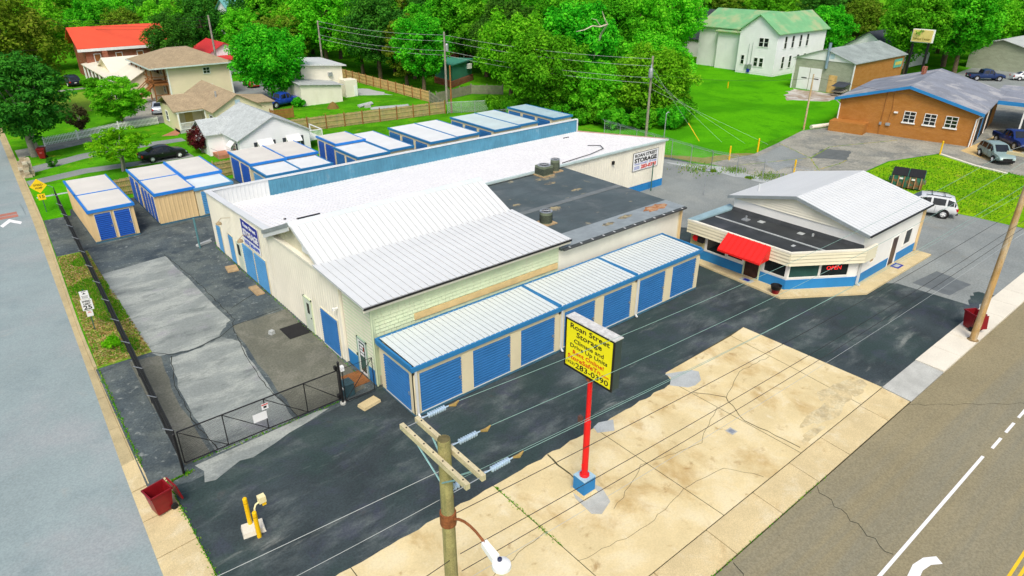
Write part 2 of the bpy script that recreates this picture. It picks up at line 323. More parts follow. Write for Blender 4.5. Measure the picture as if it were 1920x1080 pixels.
def np_mesh(name, V, F, m, tint=None):
    me = bpy.data.meshes.new(name); n, k = F.shape
    me.vertices.add(len(V)); me.vertices.foreach_set('co', V.astype(np.float32).ravel())
    me.loops.add(n * k); me.loops.foreach_set('vertex_index', F.astype(np.int32).ravel())
    me.polygons.add(n); me.polygons.foreach_set('loop_start', np.arange(0, n * k, k, dtype=np.int32)); me.update(calc_edges=True)
    if tint is not None:
        a = me.attributes.new('tint', 'FLOAT', 'POINT'); a.data.foreach_set('value', tint.astype(np.float32))
    me.materials.append(MT[m]); return me
_cache = {}
def cached(key, fn):
    if key not in _cache: _cache[key] = fn()
    return _cache[key]
# ================================================================== GROUND
GUT = [(-30, -12.2), (-10, -11.78), (-1, -11.58), (5.3, -11.4), (14.7, -11.04), (43, -10.03), (58, -9.6), (76, -9.1), (200, -5.6), (500, 3)]
KRB = [(-30, -10.2), (2.7, -10.15), (2.8, -10.8), (8, -10.72), (14.4, -10.6), (19.3, -10.48), (42.3, -9.38), (57.5, -8.95), (76, -8.45), (200, -5.0), (500, 3.6)]
def lx(tab, y): return float(np.interp(y, [a for a, b in tab], [b for a, b in tab]))
struct('ground', MB().prism([(-900, -900), (1500, -900), (1500, 1500), (-900, 1500)], -.4, -.2), 'lawn_grass')
struct('lawn', MB().prism([(-10.2, -12.76), (900, -12.76), (900, 900), (12, 900)] + [(b, a) for a, b in KRB[::-1] if a > -20], -.2, 0), 'lawn_grass')
struct('side_street', MB().prism([(-21, -30), (-21, 500)] + [(b, a) for a, b in GUT[::-1]], -.19, -.11), 'side_street_asphalt')
struct('main_road', MB().prism([(-30, -31), (900, -31), (900, -14.22), (-30, -14.22)], -.19, -.106), 'main_road_asphalt')
# gutter and kerb along the side street: cast in lengths
gut = struct('gutter', MB().prism([(b - .0, a) for a, b in GUT[1:9]] + [(b, a) for a, b in KRB[1:9][::-1]], -.18, -.13), 'joint_dirt')
ys = [-13.5, -10.4, -7.3, -5.2, -3.1, -.95, 1.26, 3.28, 5.3]
for a, b in zip(ys[:-1], ys[1:]):
    g = .022; xr = lambda y: (-10.2 + .05 * math.sin(y * 3)) if y < 2.8 else -10.78
    m_ = (a + b) / 2; e = [(lx(GUT, a + g), a + g), (xr(m_), a + g), (xr(m_) + .03, m_), (xr(m_), b - g), (lx(GUT, b - g), b - g)]
    n = len(e); mb = MB(); zt = [-.085, .012, .014, .012, -.085]
    mb.add([(x, y, -.17) for x, y in e] + [(x, y, z) for (x, y), z in zip(e, zt)], [tuple(range(n))[::-1], tuple(range(n, 2 * n))] + [(i, (i + 1) % n, n + (i + 1) % n, n + i) for i in range(n)])
    link('walk_slab', mb.mesh('walk_slab', 'walk_concrete'), gut)
y = 5.3
while y < 150:
    L = 3.05; a, b = y + .012, y + L - .012; kw = .15
    mb = MB()
    mb.hexa([(lx(GUT, a), a, -.18), (lx(KRB, a) - kw, a, -.18), (lx(KRB, b) - kw, b, -.18), (lx(GUT, b), b, -.18), (lx(GUT, a), a, -.104), (lx(KRB, a) - kw, a, -.118), (lx(KRB, b) - kw, b, -.118), (lx(GUT, b), b, -.104)])
    link('gutter_length', mb.mesh('gutter_length', 'kerb_concrete'), gut)
    k = MB(); h = -.09 if y < 13 else .02
    k.hexa([(lx(KRB, a) - kw, a, -.18), (lx(KRB, a), a, -.18), (lx(KRB, b), b, -.18), (lx(KRB, b) - kw, b, -.18), (lx(KRB, a) - kw + .02, a, h), (lx(KRB, a), a, h + .004), (lx(KRB, b), b, h + .004), (lx(KRB, b) - kw + .02, b, h)])
    link('kerb_length', k.mesh('kerb_length', 'kerb_concrete'), gut); y += L
# speed hump on the side street, with its red band and white chevron
hump = struct('speed_hump', MB().extr([(44.2, -.108), (45.2, -.06), (46.5, -.04), (47.8, -.06), (48.8, -.108)], 'x', -20.5, -10.3), 'side_street_asphalt')
struct('red_band', MB().quad((-18, 44.5, -.083), (-10.8, 44.5, -.083), (-10.8, 45.9, -.039), (-18, 45.9, -.039)), mat('faded_red', (.42, .17, .12), .9, grain=.2), hump, None)
for x0 in (-11.5, -16.5):
    c = MB()
    for s_ in (-1, 1):
        c.quad((x0 + s_ * .0, 44.3, -.102), (x0 + s_ * .75, 42.9, -.102), (x0 + s_ * .6, 42.3, -.102), (x0, 43.4, -.102))
    struct('white_chevron', c, 'white_marking', hump, None)
# green utility paint on the street
gp = MB(); rr = random.Random(3)
for i in range(16):
    yy = .5 - i * .09; x = -15.05 + rr.uniform(-.12, .12); l = rr.uniform(.25, .8) * (1 if i < 10 else .5)
    gp.quad((x - l / 2, yy, -.104), (x + l / 2, yy + .05, -.104), (x + l / 2 - .05, yy + .11, -.104), (x - l / 2 + .03, yy + .06, -.104))
gpo = struct('paint_mark', gp, mat('green_paint', (.02, .50, .32), .8, grain=.3, gscale=40)); gpo['kind'] = 'stuff'
tag(gpo, 'scribble of bright green utility paint on the side street', 'paint')
# road markings
def strip(name, x0, x1, y0, y1, m='white_marking', z=-.1015): return struct(name, MB().box(x0, x1, y0, y1, z - .003, z), m)
strip('edge_line', -30, 17.65, -17.98, -17.86)
for k in range(24):
    x = 18.55 + k * 1.72 * 1.0; strip('lane_dash', x, x + 1.1, -18.04, -17.92)
for yy in (-20.82, -21.06): strip('centre_line', -30, 300, yy - .05, yy + .05, 'yellow_marking')
arr = MB()
path = [(10.15, -18.98), (9.75, -18.72), (9.2, -18.62), (8.6, -18.70), (8.05, -18.95), (7.6, -19.3), (7.2, -19.7)]
for i in range(len(path) - 1):
    (xa, ya), (xb, yb) = path[i], path[i + 1]
    def nrm(j):
        p, q = path[max(0, j - 1)], path[min(len(path) - 1, j + 1)]; d = Vector((q[0] - p[0], q[1] - p[1])).normalized(); return (-d.y * .17, d.x * .17)
    na, nb = nrm(i), nrm(i + 1)
    arr.quad((xa + na[0], ya + na[1], -.1012), (xb + nb[0], yb + nb[1], -.1012), (xb - nb[0], yb - nb[1], -.1012), (xa - na[0], ya - na[1], -.1012))
arr.quad((8.9, -19.75, -.1012), (9.55, -20.15, -.1012), (8.3, -20.55, -.1012))
struct('turn_arrow', arr, 'white_marking')
for k, (x0, y0, x1, y1) in enumerate([(19, -14.2, 24, -18.2), (10.2, -14.25, 9.0, -17.8), (4.4, -14.3, 2.0, -17.9), (24, -18.2, 31, -20.5)]):
    mb = MB(); n = 14; pr_ = None
    for i in range(n):
        t0, t1 = i / n, (i + 1) / n; j = lambda t: .12 * math.sin(t * 31 + k * 2)
        mb.quad((x0 + (x1 - x0) * t0 + j(t0), y0 + (y1 - y0) * t0, -.1035), (x0 + (x1 - x0) * t1 + j(t1), y0 + (y1 - y0) * t1, -.1035), (x0 + (x1 - x0) * t1 + j(t1) + .035, y0 + (y1 - y0) * t1, -.1035), (x0 + (x1 - x0) * t0 + j(t0) + .035, y0 + (y1 - y0) * t0, -.1035))
    struct('road_crack', mb, 'crack')
# --- lots
lot = sheet('sealed_parking_lot', [(-10.15, -5.95), (19.3, -5.95), (19.3, -12.81), (32.9, -12.81), (32.6, -8), (31.4, -7.2), (31.4, 5), (24, 16), (-.2, 16), (-.2, 3.5), (-9.5, 2.7), (-10.15, 2.8)], .004, 'sealed_asphalt')
yard = sheet('fenced_lot', [(-10.85, 5.4), (-10.9, 2.75), (-9.4, 2.3), (-.15, 3.4), (-.15, 28), (42, 28), (45.5, 15), (45.5, 44.2), (-7.3, 43.4), (-7.4, 41.7), (-9.36, 41.7), (-9.78, 32.5), (-7.85, 32.4), (-8.15, 20), (-8.0, 14.2), (-10.7, 14.2)], .0065, 'worn_lot_asphalt')
drive = sheet('side_drive', [(32.6, -12.795), (50.5, -12.795), (50.2, -6.5), (47.5, 8), (46.2, 16.5), (42, 28), (24, 28), (24, 15.4), (31.4, 5), (31.4, -7.2), (32.3, -8)], .009, 'grey_drive_asphalt')
wig = lambda a, b, n=7, s=.12, k=1.: [(a[0] + (b[0] - a[0]) * i / n + s * math.sin(i * 2.3 * k + a[1]), a[1] + (b[1] - a[1]) * i / n + s * math.cos(i * 3.1 * k + a[0])) for i in range(n)]
def ring(pts, s=.1): return [q for i in range(len(pts)) for q in wig(pts[i], pts[(i + 1) % len(pts)], 5, s)]
sheet('pale_slab', ring([(-7.96, 27.1), (-3.72, 27.7), (-3.45, 15.1), (-4.6, 13.6), (-6.0, 13.1), (-7.8, 13.45), (-8.2, 15)], .05), .0105, 'pale_lot_slab', yard)
sheet('lavender_slab', ring([(-7.4, 12.9), (-6, 12.9), (-4.5, 13.4), (-3.9, 12.4), (-4.3, 7.2), (-4.4, 3.5), (-8.0, 3.4), (-7.9, 9)], .06), .0125, 'pale_lot_slab', yard)
sheet('brown_slab', ring([(-3.6, 14.3), (-.3, 14.3), (-.3, 5.5), (-.6, 3.7), (-4.2, 3.6), (-4.0, 8)], .06), .0115, 'brown_lot_asphalt', yard)
sheet('edge_strip', ring([(-9.2, 13.9), (-7.7, 13.6), (-8.2, 9), (-8.2, 3.6), (-9.3, 3.5)], .04), .0102, 'brown_lot_asphalt', yard)
sheet('gate_apron', [(-9.0, 1.9), (-8.6, 1.75), (-7.4, 2.3), (-6.9, 2.15), (-5.8, 2.45), (-5.0, 2.75), (-4.0, 2.95), (-2.8, 3.3), (-3.4, 3.45), (-9.0, 3.2), (-8.8, 2.6)], .0135, 'pale_lot_slab', yard)
sheet('asphalt_patch', ring([(33.2, -8.6), (36.4, -8.9), (35.8, -11.2), (33.0, -10.9)], .04), .0115, mat('patch_grey', (.13, .15, .155), .9, grain=.18, gscale=25), drive)
sheet('asphalt_patch', ring([(31.9, -12.65), (35.2, -12.7), (35, -11.8), (33.2, -11.9)], .1), .0135, 'sealed_asphalt', drive)
def crack(pts, w_, z, parent, m='crack'):
    mb = MB(); q = []
    for (a, b) in zip(pts[:-1], pts[1:]):
        n = max(2, int(math.dist(a, b) / .35))
        for i in range(n): q.append((a[0] + (b[0] - a[0]) * i / n + random.uniform(-.05, .05), a[1] + (b[1] - a[1]) * i / n + random.uniform(-.05, .05)))
    q.append(pts[-1])
    for a, b in zip(q[:-1], q[1:]):
        d = Vector((b[0] - a[0], b[1] - a[1])).normalized(); n_ = (-d.y * w_ / 2 * random.uniform(.6, 1.3), d.x * w_ / 2)
        mb.quad((a[0] + n_[0], a[1] + n_[1], z), (b[0] + n_[0], b[1] + n_[1], z), (b[0] - n_[0], b[1] - n_[1], z), (a[0] - n_[0], a[1] - n_[1], z))
    link('crack', mb.mesh('crack', m), parent)
for pts, w_ in [([(-8.0, 14.2), (-7.2, 13.2), (-6, 13.0), (-4.6, 13.5), (-3.4, 14.3), (-.6, 14.6)], .045), ([(-7.3, 13.0), (-7.9, 10), (-8.1, 6.5), (-7.9, 3.6)], .04), ([(-3.7, 28), (-3.3, 22), (-3.2, 15), (-3.6, 14.2), (-4.2, 10), (-4.4, 7), (-4.2, 3.6)], .035), ([(-8, 32.8), (-5, 32.9), (-2, 33.6), (2, 34)], .05), ([(-.5, 17.9), (-2.8, 16.6)], .05)]:
    crack(pts, w_, .0165, yard)
# --- buff concrete apron: joint bed with separate slabs
apron = sheet('concrete_apron', [(-13, -12.82), (19.4, -12.82), (19.35, -4.85), (12, -5.05), (11.9, -5.94), (-13, -5.94)], .008, 'joint_dirt')
def slab(poly, z, m, parent, name='slab'): return link(name, MB().prism(poly, z - .03, z).mesh(name, m), parent)
jg = .018
for a, b in [(-13, -6.4), (-6.4, .02), (.02, 5.9), (5.9, 11.6)]:
    slab([(a + jg, -12.795), (b - jg, -12.795)] + [(b - jg - (b - a - 2 * jg) * k / 16, -5.85 + (.07 * math.sin(k * 2.9 + a) * math.sin(k * 1.3 + b) if 0 < k < 16 else 0)) for k in range(17)], .016, 'buff_concrete', apron)
slab([(11.6 + jg, -12.795), (17.1, -12.795), (17.5, -9.5), (17.9, -5.0), (12.02, -5.04), (11.62, -5.86)], .016, 'buff_concrete', apron)
slab([(17.14, -12.795), (19.38, -12.795), (19.33, -4.88), (17.94, -4.99), (17.54, -9.5)], .016, 'buff_concrete', apron)
for pts, w_ in [([(2.98, -5.85), (2.87, -7.75)], .07), ([(11.75, -7.0), (12.6, -8.3), (11.7, -9.9), (11.9, -12.6)], .05), ([(2.9, -9.9), (5.6, -8.9), (8.8, -9.6), (11.6, -8.5)], .018), ([(5.9, -10.9), (8.2, -11.2), (9, -12.6)], .02), ([(-6.3, -8.6), (-3.5, -9.4), (0, -9.0)], .02), ([(12.6, -8.3), (15.1, -7.4), (17.6, -7.6)], .022), ([(0, -10.8), (3.2, -11.3), (5.9, -10.9)], .016)]:
    crack(pts, w_, .0182, apron, 'joint_dirt')
for i_, (cx_, cy_, rx_, ry_) in enumerate([(15.4, -12.0, 1.9, .45), (17.2, -11.6, 1.3, .6), (18.3, -11.9, .8, .5), (13.2, -12.45, .9, .2)]):
    sheet('water_stain', [(cx_ + rx_ * (1 + .2 * math.sin(k * .6732 + i_) + .1 * math.sin(k * 1.571)) * math.cos(k * .2244), max(-12.78 + k * .0004, cy_ + ry_ * (1 + .2 * math.sin(k * .6732 + i_) + .1 * math.sin(k * 1.571)) * math.sin(k * .2244))) for k in range(28)], .0192 + i_ * .0006, mat('water_stain', (.58, .475, .26), .85, var=.2, scale=1.2, grain=.15, gscale=8, layers=(((.62, .54, .33), .9, 1.6, .44, .6), ((.40, .34, .21), .7, .9, .52, .72))), apron, t=.003)
for poly in ([(12.57, -5.38), (13.3, -5.75), (13.46, -6.06), (12.9, -6.62), (12.3, -6.72), (11.85, -6.6), (11.3, -5.9), (11.9, -5.5), (11.9, -5.1)], [(6.34, -5.7), (7.04, -5.98), (6.47, -6.58), (5.76, -6.19), (5.9, -5.8)]):
    sheet('repair_patch', poly, .020, 'pale_patch', apron, t=.003)
dr = struct('drain_cover', MB().box(10.35, 10.75, -10.2, -9.8, .0165, .022), 'grey_concrete')
link('grate', MB().box(10.42, 10.68, -10.13, -9.87, .0222, .026).mesh('grate', 'galvanised'), dr)
# --- front sidewalk: separate slabs, falling to the road
walk = struct('sidewalk', MB().prism([(-13, -14.2), (19.4, -14.2), (19.4, -12.8), (-13, -12.8)], -.18, -.10), 'joint_dirt')
xs = [-13, -10.3, -7.3, -4.3, -1.3, 1.7, 4.75, 7.85, 10.62, 13.26, 17.0, 19.36]
for a, b in zip(xs[:-1], xs[1:]):
    mb = MB(); a += .02; b -= .02
    mb.hexa([(a, -14.17, -.17), (b, -14.17, -.17), (b, -12.83, -.17), (a, -12.83, -.17), (a, -14.17, -.082), (b, -14.17, -.082), (b, -12.83, .008), (a, -12.83, .008)])
    link('walk_slab', mb.mesh('walk_slab', 'walk_concrete'), walk)
ramp = MB().hexa([(19.42, -14.2, -.17), (23.3, -14.2, -.17), (23.3, -12.8, -.17), (19.42, -12.8, -.17), (19.42, -14.2, -.085), (23.3, -14.2, -.02), (23.3, -12.8, .02), (19.42, -12.8, .006)])
link('ramp_slab', ramp.mesh('ramp_slab', 'grey_concrete'), walk)
x = 23.34; k = 0
while x < 110:
    L = 2.25; link('walk_slab', MB().box(x + .012, x + L - .012, -14.2, -12.78, -.17, .03).mesh('walk_slab', 'pale_walk_concrete'), walk); x += L
# --- rough verge beside the fence, kerbed
sheet('verge', [(-10.58, 14.25), (-7.95, 14.2), (-8.1, 20), (-7.86, 32.4), (-9.78, 32.5)], .016, 'weedy_grass')
sheet('street_lawn', [(-9.36, 41.8), (-7.4, 41.8), (-7.2, 43.6), (-3.9, 43.6), (-3.9, 52.8), (-8.9, 52.5)], .012, 'bright_lawn')
sheet('path_edging', [(-8.95, 48.6), (-4.3, 48.6), (-4.3, 49.0), (-8.95, 49.0)], .02, 'pale_patch')
# --- drives and yards behind
sheet('house_drive', [(-8.95, 53.2), (-4, 54.6), (1, 54.3), (6.2, 54.2), (6.2, 56.0), (1, 56), (-4, 56.6), (-9.0, 55.2)], .014, 'grey_drive_asphalt')
sheet('garden_drive', [(-8.7, 57.8), (-3, 60.8), (3, 62.0), (7.6, 62.0), (7.6, 63.8), (3, 64.0), (-3, 63.2), (-8.6, 60.4)], .014, 'grey_drive_asphalt')
sheet('front_drive', [(-8.5, 65.5), (-3, 67.6), (1, 69.5), (1, 71.5), (-4, 70.6), (-8.4, 69.5)], .014, 'old_drive')
sheet('apartment_yard', [(2.5, 75.5), (9, 73.5), (12.5, 76), (12.8, 97), (8.5, 97), (7, 84)], .014, 'old_drive')
sheet('apartment_parking', [(22.3, 80), (30, 78), (31, 100), (22.8, 100)], .014, 'grey_drive_asphalt')
sheet('church_path', [(-4, 107), (9, 109), (9, 110.5), (-4, 108.5)], .014, 'old_drive')
sheet('yellowish_lawn', [(-5, 88), (6.5, 88), (8.5, 106), (-3.4, 105)], .010, mat('yellow_lawn', (.20, .34, .012), .95, var=.15, scale=.3, grain=.3, gscale=6, bump=.5, bscale=14))  # lawn of a paler, yellower green than the main sheet
sheet('brick_path', [(6.0, 66.2), (7.6, 65.4), (9.2, 68), (8.2, 68.5)], .016, mat('path_brick', (.42, .18, .1), .9, grain=.25))
sheet('back_lawn', [(46.6, 17.6), (68, 18.8), (72.2, 17.4), (93, 26), (118, 24), (118, 66), (70, 66), (60, 50), (50, 36), (44, 28)], .014, 'bright_lawn')
sheet('dry_edge', ring([(43.8, 26), (46.6, 17.3), (54, 16.3), (53, 17.4), (48, 19)], .15), .018, mat('dry_grass', (.22, .22, .05), .95, grain=.3, layers=(((.34, .17, .04), .7, .9, .5, .7),)))
od = sheet('old_concrete_drive', [(46.2, 8.6), (51, 7.6), (56.5, 5.4), (62, 5.6), (68.8, 3.6), (76, 1.2), (74.6, 12), (72.2, 17.4), (68, 18.6), (60, 17.2), (54, 16.3), (46.8, 17.2)], .017, 'old_drive')
sheet('tar_patch', ring([(57, 11.5), (61.5, 12.6), (63, 10), (59, 8.6)], .1), .0195, mat('tar_grey', (.12, .135, .13), .9, grain=.2), od)
sheet('drive_slab', ring([(52.5, 15.3), (60, 16.4), (57, 11.8), (49.5, 11)], .08), .0195, 'grey_drive_asphalt', od)
for pts in ([(48, 15), (57, 11.5), (63, 12.5)], [(50, 9), (57, 8.4), (59, 8.6)], [(60, 17), (57, 11.6), (52, 7.6)], [(63, 12.5), (72, 9)]): crack(pts, .12, .021, od, 'weedy_grass')
sheet('forecourt', [(69.2, 3.4), (75, 2.4), (92, 6.5), (108, 12), (130, 12), (130, -12.6), (66, -12.6), (67.2, -.8)], .019, 'old_drive')
sheet('buff_forecourt', [(72.5, 2.4), (84, 2.4), (80, -2.4), (70, -1.6)], .022, mat('forecourt_buff', (.58, .42, .18), .9, grain=.15))
sheet('white_kerb', [(69, 3.3), (66.9, -.8), (66.2, -3.9), (66.6, -4.0), (67.3, -.8), (69.4, 3.2)], .10, 'pale_walk_concrete', t=.1)
sheet('garage_pad', ring([(84.5, 30.5), (90.5, 34), (94.2, 34.5), (95, 27), (88.5, 25.5)], .35), .02, mat('pad_rust', (.34, .27, .2), .9, grain=.2, layers=(((.55, .54, .5), .85, .35, .45, .6),)))
sheet('yard_gravel', ring([(33, 64), (38.5, 62.5), (39, 64), (34, 65.5)], .2), .016, 'pale_patch')
sheet('yard_gravel', ring([(36.5, 75), (41, 72), (41, 79), (37.5, 82)], .3), .016, 'pale_patch')
sheet('broken_concrete', ring([(43.5, 20.5), (47.5, 14.5), (46.2, 9.5), (45.2, 10), (44.6, 15)], .15), .0145, 'pale_patch')
sheet('rear_lane', [(108, 22), (200, 30), (200, 12), (130, 10), (108, 12)], .014, 'grey_drive_asphalt')
sheet('meadow', [(50.6, -12.7), (66, -12.7), (66.1, -4), (67, -.8), (68.9, 3.3), (62, 5.4), (56.6, 5.2), (51.4, 7.2), (48.6, 5.5), (50.3, -6.5)], .012, 'meadow')
# --- leaf litter, tufts and weeds (real blades and leaves)
def scatter(name, n, fn, m, size, tall, seed, label, cat):
    rng = np.random.default_rng(seed); P = np.array([fn(rng) for _ in range(n)]); a = rng.uniform(0, 2 * np.pi, n); s = size * rng.uniform(.6, 1.4, n)
    d = np.stack([np.cos(a), np.sin(a), np.zeros(n)], 1); up = np.zeros((n, 3)); up[:, 2] = tall * rng.uniform(.5, 1.4, n); up[:, :2] = rng.normal(0, .5, (n, 2)) * (s if not tall else tall)[..., None] if not tall else rng.normal(0, .4, (n, 2)) * tall
    V = np.stack([P - d * s[:, None] / 2, P + d * s[:, None] / 2, P + d * s[:, None] * .25 + up, P - d * s[:, None] * .25 + up], 1).reshape(-1, 3)
    F = np.arange(4 * n).reshape(n, 4); o = link(name, np_mesh(name, V, F, m, np.repeat(rng.uniform(0, 1, n), 4)), None, kind='stuff'); tag(o, label, cat); return o
def vpt(rng):
    y = rng.uniform(14.4, 32.2); return (rng.uniform(lx(KRB, y) + .1, -7.95), y, .017)
scatter('leaf_litter', 11000, vpt, 'litter', .13, .03, 1, 'dry brown leaves strewn over the kerbside verge by the black fence', 'leaves')
def vtuft(rng):
    while True:
        p = vpt(rng)
        if math.sin(p[0] * 2.1 + 1) + math.sin(p[1] * 1.3) + math.sin(p[1] * .45 + p[0]) >.55 or rng.random()<.12: return p
scatter('verge_grass', 7000, vtuft, 'blade', .05, .10, 2, 'green tufts of grass on the kerbside verge by the black fence', 'grass')
def weed(rng):
    k = rng.integers(0, 8); t = rng.uniform(0, 1); j = rng.normal(0, .06, 2)
    if k < 2: y = 4.5 + t * 9.6; p = (lx(KRB, y) + .03, y)
    elif k == 2: y = -4 + t * 6.8; p = (-10.17, y); 
    elif k == 3: p = (-10.2 + t * 1.0, 2.8 + t * .1)
    elif k == 4: p = (.02, -5.9 - t * 6.8) if t < .6 else (.02, -6.1)
    elif k == 5: p = (-.35, 5 + t * 22)
    elif k == 6: p = (-9.0 + t * 7, 3.45)
    else: p = (-6.8 + t * 18, -14.2)
    g = math.sin(p[0] * 5 + p[1] * 3.3) + math.sin(p[1] * 9)
    if g < .1: j *= .2
    return (p[0] + j[0], p[1] + j[1], .012 if k != 7 else -.10)
scatter('crack_weeds', 2600, weed, 'blade', .045, .06, 4, 'weeds sprouting from pavement joints and along the kerb and walls', 'weeds')
def rough(rng):
    x = rng.uniform(50.5, 67); y = rng.uniform(-8, 5); return (x, y, .0)
scatter('rough_grass', 7000, lambda r: (lambda p: p if p[1] < 5.2 - (p[0] - 57) * .12 else (p[0], p[1] - 8, 0))(rough(r)), 'blade', .09, .10, 5, 'long unmown grass between the office drive and the service station', 'grass')
def lotw(rng):
    t = rng.uniform(0, 1); q = [(44.3, 16.5, 2.2), (46.5, 14, 1.0), (47.2, 10.5, 1.5), (45.4, 11.5, .3), (44.6, 15.2, .3)][rng.integers(0, 5)]; return (q[0] + rng.normal(0, q[2] * .5), q[1] + rng.normal(0, q[2] * .5), .015)
scatter('lot_weeds', 2200, lotw, 'blade', .08, .14, 6, 'tall weeds growing at the galvanised fence beside the side drive', 'weeds')
# ================================================================== STORAGE COMPLEX
def door_mesh(w_, h, m, pitch=.1, depth=.05):
    """roll-up door curtain of real corrugations in the XZ plane, facing -Y, origin bottom centre"""
    mb = MB(); n = int(h / pitch); prof = []
    for i in range(n):
        z = i * pitch; prof += [(0, z), (-depth, z + pitch * .2), (-depth, z + pitch * .62), (0, z + pitch * .8)]
    prof.append((0, h)); b = len(prof)
    mb.add([(-w_ / 2, y, z) for y, z in prof] + [(w_ / 2, y, z) for y, z in prof], [(i, b + i, b + i + 1, i + 1) for i in range(b - 1)])
    mb.add([(-w_ / 2, .02, 0), (w_ / 2, .02, 0), (w_ / 2, .02, h), (-w_ / 2, .02, h)], [(0, 1, 2, 3), (3, 2, 1, 0)][:1])
    return mb.mesh('door', m)
def roll_door(parent, loc, rz, w_, h, m='blue_door', latch=True, sill=True, pitch=.15):
    d = link('door', cached(('rd', w_, h, m, pitch), lambda: door_mesh(w_, h, m, pitch)), parent, loc, rz)
    fr = cached(('rdf', w_, h), lambda: MB().box(-w_ / 2 - .05, -w_ / 2, -.03, .03, 0, h).box(w_ / 2, w_ / 2 + .05, -.03, .03, 0, h).box(-w_ / 2 - .05, w_ / 2 + .05, -.03, .03, h, h + .05).mesh('door_frame', 'gable_siding'))
    link('door_frame', fr, d)
    if sill: link('sill', cached(('rds', w_), lambda: MB().box(-w_ / 2 - .04, w_ / 2 + .04, -.05, .02, -.06, .03).mesh('sill', 'white_metal')), d)
    if latch: link('latch', cached(('rdl',), lambda: MB().box(-.05, .05, -.05, -.02, .95, 1.02).box(.02, .05, -.07, -.02, .88, 1.08).mesh('latch', 'galvanised')), d, (w_ / 2 - .12, 0, 0))
    return d
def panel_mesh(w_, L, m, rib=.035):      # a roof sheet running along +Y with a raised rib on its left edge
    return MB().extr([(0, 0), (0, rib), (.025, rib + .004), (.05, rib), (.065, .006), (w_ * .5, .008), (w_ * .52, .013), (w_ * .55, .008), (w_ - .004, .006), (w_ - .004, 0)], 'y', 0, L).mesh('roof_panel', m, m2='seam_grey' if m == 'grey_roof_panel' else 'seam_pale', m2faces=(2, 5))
def ribbed(mb, p0, p1, z0, z1, out, pitch=.3, d=.025):
    """wall sheet from p0 to p1 with vertical ribs standing out along `out`"""
    L = math.dist(p0, p1); n = max(1, int(L / pitch)); ux, uy = (p1[0] - p0[0]) / L, (p1[1] - p0[1]) / L; pts = []
    for i in range(n):
        s = i * L / n; e = L / n
        for f, o_ in ((0, 0), (.62, 0), (.70, d), (.92, d)): pts.append((p0[0] + ux * (s + f * e) + out[0] * o_, p0[1] + uy * (s + f * e) + out[1] * o_))
    pts.append(p1); b = len(pts); zz0 = z0 if callable(z0) else (lambda p: z0); zz1 = z1 if callable(z1) else (lambda p: z1)
    mb.add([(x, y, zz0((x, y))) for x, y in pts] + [(x, y, zz1((x, y))) for x, y in pts], [(i, i + 1, b + i + 1, b + i) for i in range(b - 1)]); return mb
# ---- drive-up units along the front
def front_unit(x0, bays, label, left_door=False, first=False, last=False):
    W = 3.05 * bays; x1 = x0 + W; t = thing('storage_unit', label, 'storage unit', (x0, 0, 0), group='drive-up storage units in front of the shingled building')
    g = .012
    wl = MB().box(x0 + g, x1 - g, 2.97, 3.05, .16, 2.6); wl.box(x1 - .06 - g, x1 - g, .0, 2.97, .16, 2.6)
    ribbed(wl, (x1 - g, 0), (x1 - g, 3.05), .16, 2.6, (1, 0), .3, .0)
    wl.box(x0 + g, x1 - g, -.0, .08, 2.36, 2.6)
    if left_door:
        wl.box(x0 + g, x0 + .08, 0, .3, .16, 2.6); wl.box(x0 + g, x0 + .08, 2.72, 2.97, .16, 2.6); wl.box(x0 + g, x0 + .08, .3, 2.72, 2.34, 2.6)
    else: wl.box(x0 + g, x0 + .06, 0, 2.97, .16, 2.6)
    part('wall', wl, 'beige_metal', t)
    for k in range(bays + 1):
        xa = max(x0 + g, x0 + 3.05 * k - .34); xb = min(x1 - g, x0 + 3.05 * k + .34)
        part('post', MB().box(xa, xb, -.02, .1, .16, 2.36), 'beige_metal', t)
    part('skid', MB().box(x0 + g, x1 - g, -.03, 3.05, .03, .16), 'skid_blue', t)
    part('fascia', MB().box(x0 - (.11 if first else -g), x1 + (.11 if last else -g), -.13, -.02, 2.6, 2.83).box(x0 - (.11 if first else -g), x1 + (.11 if last else -g), 3.06, 3.17, 2.66, 2.93).box(x0 - (.11 if first else -g), x0 + (.0 if first else .1), -.02, 3.06, 2.62, 2.9).box(x1 - (.0 if last else .1), x1 + (.11 if last else -g), -.02, 3.06, 2.62, 2.9), 'blue_trim', t)
    for xx in ([x0 + .12] if first else [x0 + .1]):
        part('downspout', MB().box(xx - .045, xx + .045, -.12, -.03, .25, 2.62).hexa([(xx - .045, -.25, .12), (xx + .045, -.25, .12), (xx + .045, -.14, .12), (xx - .045, -.14, .12), (xx - .045, -.12, .26), (xx + .045, -.12, .26), (xx + .045, -.03, .26), (xx - .045, -.03, .26)]), 'white_metal', t)
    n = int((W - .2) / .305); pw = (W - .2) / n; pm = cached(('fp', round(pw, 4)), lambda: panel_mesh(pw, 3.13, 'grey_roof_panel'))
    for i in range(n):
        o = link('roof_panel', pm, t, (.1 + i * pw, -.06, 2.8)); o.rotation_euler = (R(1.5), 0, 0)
    for k in range(bays): roll_door(t, (3.05 * k + 1.525, .05, .2), 0, 2.34, 2.12)
    if left_door: roll_door(t, (.05, 1.51, .2), -math.pi / 2, 2.3, 2.1)
    return t
front_unit(0, 3, 'long drive-up storage unit with three blue doors facing front, nearest the gate', True, True)
front_unit(9.15, 2, 'two-door drive-up storage unit half hidden behind the yellow pole sign')
front_unit(15.25, 2, 'two-door drive-up storage unit at the end nearest the office', last=True)
